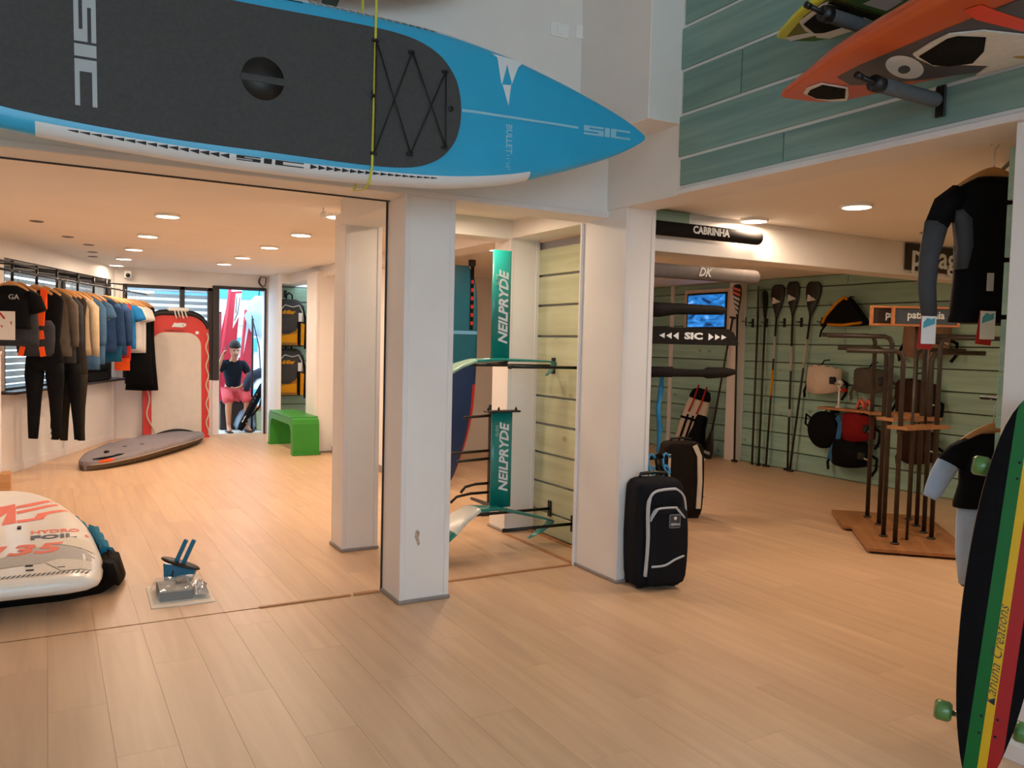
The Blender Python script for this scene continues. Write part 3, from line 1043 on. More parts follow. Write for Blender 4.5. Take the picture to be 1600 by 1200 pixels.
wall_arm(2.14, 2.617, 0.42, 'padded black wall arm with grey sleeve under the orange board')
wall_arm(0.9, 2.617, 0.42, 'padded black wall arm under the orange board, outside the photo')
wall_arm(2.40, 2.97, 0.42, 'padded black wall arm under the yellow and green board')
wall_arm(1.3, 2.97, 0.42, 'padded black wall arm under the yellow board, outside the photo')
# ------------------------------------------------------------------ clothing helpers
def ring(cx, cz, w, d, n=18, cy=0.0, p=2.4, tilt=0.0):
    out = []
    for j in range(n):
        a = 2 * pi * j / n
        c, s_ = cos(a), sin(a)
        x = math.copysign(abs(c) ** (2 / p), c) * w
        y = math.copysign(abs(s_) ** (2 / p), s_) * d
        out.append((cx + x, cy + y, cz + tilt * x))
    return out


def torso(mb, prof, mi=0, n=18):
    """prof rows: z, half width, half depth, centre x"""
    mb.loft([ring(r[3] if len(r) > 3 else 0, r[0], r[1], r[2], n) for r in prof], True, True, mi)


def limb(mb, pts, ws, ds, mi=0, n=10):
    """flattened tube in the x-z plane: pts (x, z) or (x, z, y)"""
    P = [Vec((p[0], p[2] if len(p) > 2 else 0, p[1])) for p in pts]
    rings = []
    for i in range(len(P)):
        t = (P[min(i + 1, len(P) - 1)] - P[max(i - 1, 0)]).normalized()
        c = Vec((t.z, 0, -t.x)).normalized()
        rings.append([P[i] + c * (ws[i] * cos(2 * pi * j / n)) + Vec((0, ds[i] * sin(2 * pi * j / n), 0)) for j in range(n)])
    mb.loft(rings, True, True, mi)


def wrinkle(mb, amp, freq, seed, zlim=None):
    for i, p in enumerate(mb.v):
        if zlim is not None and p[2] > zlim:
            continue
        q = Vec((p[0] * freq + seed * 3.1, p[1] * freq, p[2] * freq * 0.45 + seed))
        n_ = noise.noise_vector(q)
        mb.v[i] = (p[0] + n_.x * amp * 0.6, p[1] + n_.y * amp, p[2] + n_.z * amp * 0.3)


def shirt(w, ln, sleeve, dep=0.045, hem=None, sl=None, v=False):
    hem = hem or w * 0.96
    mb = MB()
    pr = [(-0.085, 0.07, 0.028), (-0.10, 0.10, 0.034), (-0.12, w * 0.72, 0.036), (-0.145, w * 0.93, 0.036), (-0.18, w, 0.04), (-0.26, w * 0.95, dep)]
    for k in range(1, 7):
        f = k / 6
        z = -0.26 - (ln - 0.18) * f
        pr.append((z, w * 0.95 + (hem - w * 0.95) * f, dep * (1 + 0.25 * f)))
    torso(mb, pr)
    if sleeve == 'short':
        for s in (-1, 1):
            limb(mb, [(s * w * 0.72, -0.165), (s * (w + 0.015), -0.22), (s * (w + 0.045), -0.30), (s * (w + 0.06), -0.345)], [0.05, 0.068, 0.07, 0.07], [0.034, 0.038, 0.04, 0.038])
    elif sleeve == 'long':
        L = sl or 0.52
        for s in (-1, 1):
            limb(mb, [(s * w * 0.7, -0.165), (s * (w + 0.005), -0.24), (s * (w + 0.02), -0.17 - L * 0.5), (s * (w + 0.03), -0.17 - L * 0.85), (s * (w + 0.03), -0.17 - L)], [0.05, 0.06, 0.052, 0.044, 0.038], [0.034, 0.04, 0.04, 0.034, 0.03])
    return mb


def wetsuit(w, body, legs, arms=False, spread=0.1):
    mb = MB()
    pr = [(-0.085, 0.06, 0.028), (-0.11, w * 0.6, 0.034), (-0.15, w * 0.9, 0.036), (-0.2, w, 0.045), (-0.35, w * 0.92, 0.06), (-0.15 - body * 0.6, w * 0.82, 0.06), (-0.15 - body * 0.85, w * 0.98, 0.065), (-0.15 - body, w * 0.98, 0.06)]
    torso(mb, pr)
    z0 = -0.15 - body
    for s in (-1, 1):
        limb(mb, [(s * w * 0.5, z0 + 0.08), (s * (w * 0.52), z0 - 0.06), (s * (w * 0.5 + spread * 0.3), z0 - legs * 0.45), (s * (w * 0.5 + spread * 0.45), z0 - legs * 0.8), (s * (w * 0.5 + spread * 0.5), z0 - legs)], [w * 0.5, w * 0.5, w * 0.36, w * 0.28, w * 0.24], [0.06, 0.058, 0.05, 0.042, 0.036])
        if arms:
            limb(mb, [(s * w * 0.72, -0.17), (s * (w + 0.03), -0.26), (s * (w + 0.06), -0.48), (s * (w + 0.07), -0.70)], [0.05, 0.06, 0.05, 0.04], [0.036, 0.038, 0.036, 0.03])
    return mb


def make_hanger(label, M, group='wooden hangers on the clothes rail', half=0.165):
    t = thing('hanger', label, 'hanger', group=group, M=M)
    mb = MB()
    pts, rs = [], []
    for i in range(13):
        s = -1 + 2 * i / 12
        pts.append((s * half, 0, -0.122 - 0.075 * abs(s) ** 1.5))
        rs.append(0.026 - 0.013 * abs(s))
    mb.tube(pts, [0.010] * 13, 8, flat=rs, up=(0, 0, 1))
    mb.obj('shoulder_bar', WOOD, t)
    mb = MB()
    hk = [(0, 0, -0.115), (0, 0, -0.03)] + [(0.017 * sin(a), 0, -0.008 + -0.017 * cos(a) + 0.017 - 0.006) for a in [radians(q) for q in (20, 60, 100, 150, 180, 215, 250, 280)]]
    mb.tube(hk, 0.0022, 6)
    mb.obj('hook', CHROME, t)
    return t


ROFF, RZ_ = 0.45, 2.172


def rail_pos(t, off=ROFF, z=RZ_):
    p = LWP + LWD * t + LWN * off
    return Vec((p.x, p.y, z))


def rail_M(t, z=RZ_, tw=0.0, off=ROFF):
    return frame(rail_pos(t, off, z), LWN, LWD, (0, 0, 1)) @ RZ(tw)


# ------------------------------------------------------------------ clothes rail
rl = thing('clothes_rail', 'long black steel clothes rail running along the left window', 'clothes rail')
MB().tube([rail_pos(-3.2), rail_pos(3.62)], 0.012, 10).obj('bar', BLACKM, rl)
MB().tube([rail_pos(-3.2, 0.47, 2.30), rail_pos(-0.22, 0.47, 2.235)], 0.010, 8).obj('upper_bar', BLACKM, rl)
MB().tube([rail_pos(3.5, ROFF, RZ_ + 0.004), rail_pos(3.68, ROFF, RZ_ + 0.006)], 0.018, 10).obj('end_cap', WHITEP, rl, 'white end sleeve')
for tt in (-2.4, -0.70, -0.16, 0.34, 0.92, 1.42, 1.86, 2.6):
    mb = MB()
    p = rail_pos(tt)
    mb.tube([p + Vec((0, 0, -0.10)), p + Vec((0, 0, 0.10))], 0.014, 8)
    q = LWP + LWD * tt + LWN * 0.0
    mb.tube([p + Vec((0, 0, 0.085)), Vec((q.x, q.y, RZ_ + 0.12))], 0.010, 8)
    mb.obj('bracket', BLACKM, rl)

C_BLACK = BLACKC
C_OLIVE = mat('cloth_dark_olive', '2b2620', 0.85, 0.15, 10, 0.15, 90)
C_BROWN = mat('cloth_grey_brown', '5f554b', 0.9, 0.15, 12, 0.15, 90)
C_BEIGE = mat('cloth_beige', 'b9a488', 0.9, 0.08, 12, 0.15, 90)
C_STEEL = mat('cloth_steel_blue', '476787', 0.85, 0.1, 12, 0.15, 90)
C_NAVY = mat('cloth_navy', '2c4468', 0.85, 0.12, 12, 0.15, 90)
C_TEAL = mat('cloth_teal_blue', '1f5b78', 0.85, 0.1, 12, 0.15, 90)
C_RED = mat('cloth_red', 'b0322c', 0.85, 0.1, 12, 0.15, 90)
C_ORANGE = mat('cloth_orange', 'f0571f', 0.8, 0.06, 12, 0.1, 90)
C_SKY = mat('cloth_bright_blue', '2472ad', 0.85, 0.1, 12, 0.15, 90)
C_WHITE = mat('cloth_white', 'd9d2cc', 0.9, 0.05, 12, 0.15, 90)
C_DGREY = mat('cloth_dark_grey', '35363a', 0.85, 0.15, 12, 0.15, 90)
CARD = mat('paper_card', 'd9d3c8', 0.7, 0.03)

GARM = [  # t, builder args, material, name, label, category, tw
    (-0.58, ('s', 0.20, 0.60, 'none', 0.05), C_DGREY, 'vest', 'dark sleeveless vest showing below the black rash top', 'vest', 4),
    (-0.74, ('s', 0.205, 0.43, 'short', 0.06), C_BLACK, 'rash_guard', 'black short sleeved rash top with a big white hang tag', 'top', 3),
    (0.02, ('w', 0.20, 0.80, 0.74, False, 0.03), C_BLACK, 'wetsuit', 'black sleeveless long leg wetsuit hanging full length by the window', 'wetsuit', 0),
    (0.32, ('s', 0.17, 0.72, 'long', 0.05), C_BROWN, 'shirt', 'grey brown long sleeved shirt half hidden behind the black wetsuit', 'shirt', -3),
    (0.44, ('s', 0.17, 0.80, 'long', 0.05), C_DGREY, 'shirt', 'charcoal long sleeved shirt behind the grey brown shirt', 'shirt', 3),
    (0.58, ('w', 0.165, 0.82, 0.80, False, 0.08), C_BLACK, 'wetsuit', 'second black wetsuit with printed cuffs, in the middle of the rail', 'wetsuit', 2),
    (0.76, ('w', 0.165, 0.95, 0.70, False, 0.03), C_OLIVE, 'wetsuit', 'dark olive brown long suit in front of the beige shirt', 'wetsuit', -2),
    (0.95, ('s', 0.165, 0.72, 'long', 0.05, None, 0.64), C_BEIGE, 'shirt', 'beige long sleeved shirt between dark suits and blue shirts', 'shirt', -4),
    (1.20, ('s', 0.16, 0.90, 'long', 0.045), C_STEEL, 'shirt', 'long steel blue shirt next to the beige shirt', 'shirt', 0),
    (1.38, ('s', 0.155, 0.84, 'short', 0.045), C_STEEL, 'shirt', 'steel blue short sleeved shirt behind the long steel blue one', 'shirt', 3),
    (1.80, ('s', 0.17, 0.70, 'long', 0.055), C_NAVY, 'jacket', 'navy zipped top with small white chest logo', 'jacket', 0),
    (1.96, ('s', 0.165, 0.82, 'none', 0.045), C_TEAL, 'shirt', 'teal blue long shirt showing below the navy top', 'shirt', 2),
    (2.16, ('s', 0.16, 0.74, 'long', 0.045), C_NAVY, 'shirt', 'plain navy shirt behind the zipped navy top', 'shirt', -3),
    (2.36, ('s', 0.15, 0.82, 'none', 0.04), C_RED, 'shirt', 'red shirt with orange hem between navy and bright blue shirts', 'shirt', 0),
    (2.56, ('s', 0.15, 0.66, 'short', 0.045), C_SKY, 't_shirt', 'bright blue t-shirt next to the white t-shirts', 't-shirt', 2),
    (2.74, ('s', 0.15, 0.68, 'short', 0.045), C_WHITE, 't_shirt', 'white t-shirt furthest left of the three white ones', 't-shirt', 3),
    (2.86, ('s', 0.15, 0.69, 'short', 0.045), C_WHITE, 't_shirt', 'white t-shirt in the middle of the three white ones', 't-shirt', -2),
    (3.0, ('s', 0.155, 0.72, 'short', 0.05), C_WHITE, 't_shirt', 'white t-shirt hanging in front of the black dress', 't-shirt', 0),
    (3.17, ('d', 0.17, 1.26), C_BLACK, 'dress', 'black dress showing below the white t-shirts', 'dress', 2),
    (3.30, ('d', 0.19, 1.36), C_BLACK, 'dress', 'long black sleeveless dress at the right end of the rail', 'dress', 0),
]
ORD = ['first', 'second', 'third', 'fourth', 'fifth', 'sixth', 'seventh', 'eighth', 'ninth', 'tenth', 'eleventh', 'twelfth', 'thirteenth', 'fourteenth', 'fifteenth', 'sixteenth', 'seventeenth', 'eighteenth', 'nineteenth', 'twentieth', 'last']
_h0 = None
for i, (tt, a, m, nm, lab, cat_, tw) in enumerate(GARM):
    M = rail_M(tt, RZ_ - 0.004, tw)
    hl = 'wooden hanger carrying the ' + lab.split(' with ')[0].split(' at the')[0].split(' in front')[0].split(' hanging')[0].split(' showing')[0].split(' next')[0].split(' half')[0]
    words = hl.split()
    if len(words) > 16:
        hl = ' '.join(words[:16])
    if _h0 is None:
        _h0 = make_hanger(hl, M)
    else:
        dup(_h0, hl, M=M)
    if a[0] == 's':
        mb = shirt(*a[1:])
    elif a[0] == 'w':
        mb = wetsuit(*a[1:])
    else:
        w, ln = a[1], a[2]
        mb = MB()
        torso(mb, [(-0.085, 0.07, 0.028), (-0.10, 0.10, 0.03), (-0.13, w * 0.85, 0.035), (-0.17, w * 0.95, 0.04), (-0.3, w * 0.9, 0.05), (-0.6, w * 0.92, 0.06), (-0.95, w * 1.05, 0.07), (-ln, w * 1.2, 0.075)])
    wrinkle(mb, 0.022, 7.0, i * 1.7 + 1, -0.12)
    g = mb.obj(nm, m)
    g.matrix_world = M @ T(0, 0, -0.06)
    tag(g, lab, cat_, 'clothes hanging on the left rail')
    if nm == 'rash_guard':
        MB().box(-0.105, 0.075, -0.092, -0.088, -0.62, -0.34, 0.001).obj('hang_tag', CARD, g, 'white card hang tag')
        mb = MB()
        mb.add([(-0.07, -0.0925, -0.36), (-0.055, -0.0925, -0.35), (-0.01, -0.0925, -0.41), (-0.025, -0.0925, -0.42)], [(0, 1, 2, 3)])
        mb.add([(-0.06, -0.0925, -0.47), (-0.03, -0.0925, -0.49), (-0.045, -0.0925, -0.50)], [(0, 1, 2)])
        mb.add([(0.03, -0.0925, -0.45), (0.045, -0.0925, -0.43), (0.045, -0.0925, -0.48)], [(0, 1, 2)])
        mb.obj('tag_print', C_RED, g, 'red marks on the hang tag')
        mb = MB()
        mb.text('GA', 0.07, T(0.06, -0.083, -0.20) @ RX(90), ext=0.004)
        mb.obj('logo', PRINTG, g, 'grey chest logo')
    if nm == 'jacket':
        mb = MB()
        mb.text('RV', 0.07, T(0.055, -0.078, -0.34) @ RX(90), ext=0.004, shear=0.3)
        mb.obj('logo', PRINTW, g, 'small white chest logo')
        MB().box(-0.006, 0.006, -0.075, -0.05, -0.9, -0.12).obj('zip', C_DGREY, g)
    if nm == 'shirt' and m == C_RED:
        MB().box(-0.05, 0.15, -0.062, -0.058, -1.03, -0.86, 0.001).obj('hem', C_ORANGE, g, 'bright orange hem')
    if nm == 'wetsuit' and 'printed' in lab:
        mb = MB()
        for k in range(5):
            mb.box(-0.16 + 0.012 * k, -0.135 + 0.012 * k, -0.065, -0.06, -1.74 + 0.06 * k, -1.70 + 0.06 * k)
        tag(mb.obj('cuff_print', PRINTW, g, 'white cuff print'), kind='stuff')

# impact vest with orange straps on its own hanger
M = rail_M(-0.20, RZ_ - 0.004, 2)
dup(_h0, 'wooden hanger with crossbar carrying the orange and black vest', M=M)
v = thing('impact_vest', 'black and grey vest with bright orange shoulder straps and buckles', 'vest', group='clothes hanging on the left rail', M=M @ T(0, 0, -0.05))
mb = MB()
torso(mb, [(-0.42, 0.15, 0.05), (-0.48, 0.185, 0.07), (-0.62, 0.19, 0.075), (-0.76, 0.18, 0.07), (-0.80, 0.15, 0.05)])
wrinkle(mb, 0.02, 9, 4)
mb.obj('body', C_DGREY, v)
for s in (-1, 1):
    MB().strap([(s * 0.075, 0.03, -0.30), (s * 0.085, 0.0, -0.085), (s * 0.10, -0.04, -0.14), (s * 0.09, -0.065, -0.30), (s * 0.085, -0.085, -0.48)], 0.062, 0.016, (0, -1, 0.1)).obj('shoulder_strap', C_ORANGE, v, 'bright orange shoulder strap')
    MB().strap([(s * 0.085, -0.085, -0.53), (s * 0.10, -0.092, -0.62)], 0.045, 0.012, (0, -1, 0)).obj('buckle_strap', C_ORANGE, v, 'orange buckle strap')
    MB().strap([(s * 0.09, -0.085, -0.70), (s * 0.11, -0.092, -0.80)], 0.05, 0.012, (0, -1, 0)).obj('hem_patch', C_ORANGE, v, 'orange hem patch')
MB().box(-0.03, 0.12, -0.098, -0.075, -0.66, -0.56, 0.01, M=RY(28)).obj('pocket', C_BROWN, v)
MB().box(-0.10, 0.10, -0.012, 0.012, -0.215, -0.195, 0.004).obj('crossbar', WOOD, v)

# window sill with folded clothes
sill = structure('trim_sill', MB().box(-0.1, 3.45, -0.20, 0.02, 0.895, 0.925, 0.004, M=MLW), DARKF)
for k, lab in enumerate(('navy folded top with white mark, lowest of the stack on the sill', 'navy folded top with white mark, middle of the stack on the sill', 'navy folded top with white mark, topmost of the stack on the sill')):
    t = thing('folded_shirt', lab, 'top', group='folded navy tops on the sill', M=MLW @ T(1.55, -0.10, 0.926 + k * 0.078))
    MB().box(-0.25, 0.25, -0.10, 0.09, 0, 0.075, 0.022, seg=3).obj('cloth', mat('cloth_ink_navy', '18202f', 0.9, 0.15, 12, 0.15, 80), t)
    mb = MB()
    mb.text(('EE', 'RV', 'ZO')[k], 0.055, T(0.10, -0.101, 0.038) @ RX(90), ext=0.0015)
    mb.obj('mark', PRINTW, t, 'white printed mark')
t = thing('folded_trousers', 'stack of black folded trousers on the sill under the red shirt', 'trousers', M=MLW @ T(2.35, -0.10, 0.926))
MB().box(-0.42, 0.42, -0.10, 0.09, 0, 0.13, 0.03, seg=3).obj('cloth', C_BLACK, t)
MB().box(-0.40, 0.40, -0.09, 0.09, 0.131, 0.25, 0.03, seg=3).obj('cloth', C_BLACK, t)

# white stand post with a wooden foot at the left edge
t = thing('display_stand', 'white display stand post on a wooden foot at the left edge', 'stand', (-0.41, 9.52, 0))
MB().box(-0.10, 0.10, -0.10, 0.10, 0, 0.17, 0.006).obj('foot', WOOD, t, 'wooden foot block')
MB().box(-0.02, 0.02, -0.02, 0.02, 0.17, 1.34, 0.003).obj('post', WHITEP, t)
MB().box(-0.03, 0.03, -0.06, 0.06, 1.34, 1.375, 0.003).obj('arm', WHITEP, t)

# ------------------------------------------------------------------ red and white inflatable platform leaning on the back wall
IRED = mat('inflatable_red', 'c92a22', 0.5, 0.06, 4)
IWHT = mat('inflatable_white', 'cfc3b8', 0.7, 0.04, 8)
ROPE = mat('pale_rope', 'c9b9a6', 0.8, 0.1, 80)
inf = thing('inflatable_platform', 'red and white inflatable platform with black rim leaning upright on the back wall', 'inflatable', M=T(1.73, 13.335, 0.0) @ RX(-3.6))


def rrect(w, h, r, n=6, top=True):
    """outline from bottom left, rounded top corners"""
    o = [(-w, 0), (w, 0)]
    for k in range(n + 1):
        a = pi / 2 * k / n
        o.append((w - r + r * cos(a), h - r + r * sin(a)))
    for k in range(n + 1):
        a = pi / 2 + pi / 2 * k / n
        o.append((-w + r + r * cos(a), h - r + r * sin(a)))
    return o


XZ = frame((0, 0, 0), (1, 0, 0), (0, 0, 1), (0, -1, 0))
MB().prism(rrect(0.47, 1.93, 0.30), -0.15, 0.0, XZ).obj('body', IRED, inf)
MB().prism([(x, y + 0.02) for x, y in rrect(0.355, 1.60, 0.20)], 0.0, 0.008, XZ).obj('deck_panel', IWHT, inf, 'white deck panel')
o_, i_ = rrect(0.485, 1.965, 0.32), rrect(0.455, 1.88, 0.28)
mb = MB()
k = len(o_)
sel = list(range(3, k))
vs = [(o_[q][0], o_[q][1], 0.012) for q in sel] + [(i_[q][0], i_[q][1], 0.012) for q in sel] + [(o_[q][0], o_[q][1], -0.155) for q in sel] + [(i_[q][0], i_[q][1], 0.0) for q in sel]
nn = len(sel)
fs = []
for q in range(nn - 1):
    fs += [(q, q + 1, nn + q + 1, nn + q), (q, q + 1, 2 * nn + q + 1, 2 * nn + q), (nn + q, nn + q + 1, 3 * nn + q + 1, 3 * nn + q)]
mb.add(vs, fs, 0, True, XZ)
mb.obj('rim', BLACKP, inf, 'black rim round the top')
arc = [(-0.36, 0.005)] + [(-0.36 + 0.72 * q / 12, 0.06 + 0.09 * sin(pi * q / 12)) for q in range(13)] + [(0.36, 0.005)]
MB().prism(arc, 0.008, 0.02, XZ).obj('bottom_edge', BLACKP, inf, 'black curved lower edge')
mb = MB()
pts = []
for q in range(40):
    f = q / 39
    pts.append((0.44 + 0.02 * sin(f * 34), -0.02 - 0.012 * abs(sin(f * 17)), 1.62 - 1.58 * f))
mb.tube(pts, 0.011, 6)
mb.obj('rope', ROPE, inf)
mb = MB()
pts = []
for q in range(30):
    f = q / 29
    pts.append((-0.42 + 0.03 * sin(f * 9) + 0.10 * f * f, -0.02 - 0.012 * abs(sin(f * 13)), 0.75 - 0.74 * f))
mb.tube(pts, 0.013, 6)
mb.obj('rope', ROPE, inf)
mb = MB()
for q in range(4):
    mb.tube([(-0.03 + 0.05 * q, -0.03, 1.965), (-0.02 + 0.05 * q, -0.05, 1.90), (0.0 + 0.05 * q, -0.035, 1.83 + 0.02 * (q % 2))], 0.010, 6)
mb.box(-0.12, 0.18, -0.03, 0.10, 1.945, 2.0, 0.015)
mb.obj('carry_strap', WHITEP, inf, 'white carry strap on the top edge')
mb = MB()
mb.text('RED', 0.075, T(0.03, -0.010, 1.73) @ RX(90), off=0.008, ext=0.003, shear=0.4, sx=1.3)
mb.obj('logo', PRINTW, inf, 'white slanted logo')
mb = MB()
mb.text('WATER DOCK', 0.042, T(-0.03, -0.008, 1.645) @ RX(90), ext=0.002)
mb.obj('lettering', DARKF, inf)
MB().lathe([(0.028, 0), (0.028, 0.012), (0.0005, 0.014)], 14, M=XZ @ T(0.30, 1.62, 0)).obj('valve', WHITEP, inf)

# ------------------------------------------------------------------ grey board bag on the floor
GBAG = mat('bag_grey_violet', '837b80', 0.85, 0.06, 14, 0.2, 60)
GBAGD = mat('bag_underside_olive', '5a4c3c', 0.85, 0.1, 14, 0.2, 60)
ax = Vec((0.50, 0.866, 0)).normalized()
bgp = thing('board_bag', 'long grey board bag lying on the floor before the red platform', 'bag', M=T(0.38, 10.46, 0) @ frame((0, 0, 0), ax, (-ax.y, ax.x, 0), (0, 0, 1)))
BHW = [(0, 0.02), (0.06, 0.10), (0.3, 0.22), (0.8, 0.34), (1.6, 0.385), (2.3, 0.36), (2.85, 0.26), (3.1, 0.14), (3.16, 0.02)]
mb = MB()
board(mb, lambda x: smooth_tab(BHW, x), lambda x: 0.11 + 0.06 * sin(pi * min(1, x / 3.16)), [0, 0.02, 0.06, 0.12] + [0.2 + 0.1 * q for q in range(29)] + [3.06, 3.1, 3.13, 3.15, 3.16], lambda x: 0.11 + 0.06 * sin(pi * min(1, x / 3.16)) + 0.02 * max(0, (x - 2.4)), lambda x, a, d, s: 1 if d < -0.42 else 0)
for q, p in enumerate(mb.v):
    n_ = noise.noise(Vec((p[0] * 3, p[1] * 4, 1)))
    mb.v[q] = (p[0], p[1], max(0.001, p[2] + 0.022 * n_ * (1 if p[2] > 0.05 else 0)))
mb.obj('cover', [GBAG, GBAGD], bgp)
mb = MB()
pp = []
for q in range(44):
    x = 0.02 + 3.13 * q / 43
    w = smooth_tab(BHW, x)
    th = 0.11 + 0.06 * sin(pi * min(1, x / 3.16))
    pp.append((x, -w * 1.0 - 0.003, th * 0.60 + 0.02 * max(0, x - 2.4)))
mb.tube(pp, 0.008, 6)
mb.obj('zip', mat('zip_tan', '9b8a76', 0.6), bgp)
mb = MB()
decal(mb, [(0.05, -0.06), (0.2, -0.155), (0.42, -0.20), (0.55, -0.19), (0.50, -0.13), (0.35, -0.14), (0.2, -0.09)], 0.125, 0, None, 0.012)
mb.obj('opening', BLACKC, bgp, 'black open flap at the tip')
mb = MB()
mb.tube([(0.09, -0.11, 0.095), (0.2, -0.165, 0.10), (0.33, -0.205, 0.10)], [0.012, 0.02, 0.012], 8)
mb.obj('board_tip', C_ORANGE, bgp, 'orange board showing in the opening')
for x, y in ((1.0, 0.02), (1.25, -0.08), (0.55, 0.03)):
    MB().box(x - 0.03, x + 0.03, y - 0.02, y + 0.02, 0.135, 0.165, 0.006).obj('loop', BLACKP, bgp)

# ------------------------------------------------------------------ white hydrofoil board on its bag
WB = thing('windsurf_board', 'white board with coral red graphics lying on its black and blue bag', 'board', M=T(-0.33, 6.5, 0.225) @ frame((0, 0, 0), (0, 1, 0), (-1, 0, 0), (0, 0, 1)))
wbR = [(-1.44, 0.0), (-1.435, 0.30), (-1.42, 0.52), (-1.38, 0.575), (-1.25, 0.606), (-0.9, 0.632), (-0.65, 0.629), (-0.08, 0.603), (0.32, 0.562), (0.74, 0.491), (1.19, 0.373), (1.44, 0.245), (1.55, 0.115), (1.58, 0.0)]
WBM = mat('board_cream_white', 'efe9e0', 0.35, 0.02, 4, coat=0.25)
CORAL = mat('print_coral', 'e8735f', 0.5, 0.03)
SLATEP = mat('print_slate', '4a5566', 0.5, 0.03)
GREYD = mat('print_light_grey', 'b0aeac', 0.6, 0.06, 30)
TEXD = mat('textured_deck_white', 'e3ddd3', 0.8, 0.04, 30, 0.4, 70)
wbs = sorted([(u, v) for u, v in wbR])
mb = MB()
SEC2 = [(0.0, 0.0), (0.45, 0.0), (0.7, -0.01), (0.84, -0.06), (0.93, -0.2), (0.985, -0.42), (1.0, -0.62), (0.98, -0.78), (0.9, -0.93), (0.75, -1.0), (0.4, -1.0), (0.0, -1.0)]
us = [-1.44, -1.438, -1.43, -1.42, -1.40, -1.37] + [-1.33 + 0.07 * q for q in range(39)] + [1.42, 1.47, 1.51, 1.545, 1.57, 1.579]
wb_hw = lambda u: max(0.01, smooth_tab(wbs, u)) if u > -1.40 else lerp_tab([(-1.44, 0.45), (-1.42, 0.52), (-1.40, 0.555)], u)
wb_th = lambda u: smooth_tab([(-1.44, 0.05), (-1.40, 0.10), (-1.2, 0.125), (0.8, 0.13), (1.4, 0.10), (1.58, 0.03)], u)
board(mb, wb_hw, wb_th, us, lambda u: 0.0 if u > -1.40 else -0.02 * ((-1.40 - u) / 0.04), None, SEC2)
mb.obj('hull', WBM, WB)


def wz(u, v):
    a = abs(v) / max(0.02, wb_hw(u))
    return lerp_tab([(0, 0), (0.45, 0), (0.7, -0.01), (0.84, -0.06), (0.93, -0.2), (1, -0.6)], a) * wb_th(u)


def wp(lst):
    return [(y - 6.5, -(x + 0.33)) for x, y in lst]


def wdecal(nm, m, lst, e, lab=None):
    mb = MB()
    pts = wp(lst)
    sub = []
    for a, b in zip(pts, pts[1:] + pts[:1]):
        n_ = max(1, int((Vec(a) - Vec(b)).length / 0.04))
        sub += [(a[0] + (b[0] - a[0]) * q / n_, a[1] + (b[1] - a[1]) * q / n_) for q in range(n_)]
    decal(mb, sub, e, 0, wz)
    return mb.obj(nm, m, WB, lab)


wdecal('graphic', CORAL, [(-0.40, 7.40), (-0.30, 7.33), (-0.215, 7.42), (-0.205, 7.20), (-0.19, 6.67), (-0.275, 6.62), (-0.255, 7.08), (-0.30, 6.90), (-0.40, 6.86)], 0.002)
wdecal('graphic', CORAL, [(-0.205, 7.32), (0.10, 7.60), (0.125, 7.55), (-0.10, 7.28), (-0.205, 7.22)], 0.002)
wdecal('graphic', CORAL, [(-0.20, 7.10), (0.065, 7.34), (0.085, 7.27), (-0.19, 6.99)], 0.002)
wdecal('graphic', CORAL, [(-0.19, 6.76), (-0.08, 6.80), (-0.06, 6.96), (0.19, 7.16), (0.20, 7.10), (0.0, 6.90), (-0.02, 6.74), (-0.18, 6.66)], 0.002)
mb = MB()
mb.text('HYDRO', 0.135, T(6.30 - 6.5, -(0.05 + 0.33), 0.002) @ RZ(-90), off=0.004, zf=wz, sx=0.62)
mb.obj('lettering', CORAL, WB, 'coral red word HYDRO')
mb = MB()
mb.text('135', 0.36, T(5.80 - 6.5, -(-0.15 + 0.33), 0.003) @ RZ(-90), off=0.012, zf=wz, sx=0.78, shear=0.25)
mb.obj('lettering', CORAL, WB, 'big coral red figures 135')
mb = MB()
mb.text('FOIL', 0.16, T(6.13 - 6.5, -(0.035 + 0.33), 0.0025) @ RZ(-90), off=0.006, zf=wz, sx=0.82)
mb.obj('lettering', SLATEP, WB, 'slate grey lettering FOIL')
mb = MB()
mb.text('!', 0.10, T(6.16 - 6.5, -(0.235 + 0.33), 0.002) @ RZ(-90), off=0.006, zf=wz)
mb.obj('lettering', CORAL, WB)
wdecal('foot_deck', GREYD, [(-0.30, 5.62), (-0.236, 5.66), (-0.083, 5.84), (0.03, 5.90), (0.16, 5.80), (0.265, 5.52), (0.255, 5.45), (-0.007, 5.45), (-0.233, 5.40), (-0.30, 5.36)], 0.002)
wdecal('foot_deck', TEXD, [(0.04, 5.92), (0.135, 6.10), (0.245, 5.95), (0.265, 5.62), (0.17, 5.78)], 0.0035)
wdecal('foot_deck', TEXD, [(-0.007, 5.44), (0.06, 5.50), (0.23, 5.42), (0.225, 5.24), (0.071, 5.22)], 0.0045)
MB().box(-0.012, 0.012, -0.035, 0.035, 0.0, 0.012, 0.003, M=T(6.48 - 6.5, -(-0.165 + 0.33), 0) @ RZ(90)).obj('foot_strap_plug', BLACKP, WB)
for x, y in ((-0.09, 5.40), (-0.085, 5.30), (0.07, 5.30)):
    MB().box(-0.02, 0.02, -0.009, 0.009, 0.0, 0.006, 0.002, M=T(y - 6.5, -(x + 0.33), wz(y - 6.5, -(x + 0.33))) @ RZ(80)).obj('insert', BLACKP, WB)
mb = MB()
for q in range(22):
    x = -0.32 + q * 0.024
    pts = [(x, 5.16), (x + 0.012, 5.165), (x + 0.03, 5.215), (x + 0.018, 5.21)]
    decal(mb, wp(pts), 0.003, 0, wz)
tag(mb.obj('tail_hatching', PRINTB, WB), kind='stuff')

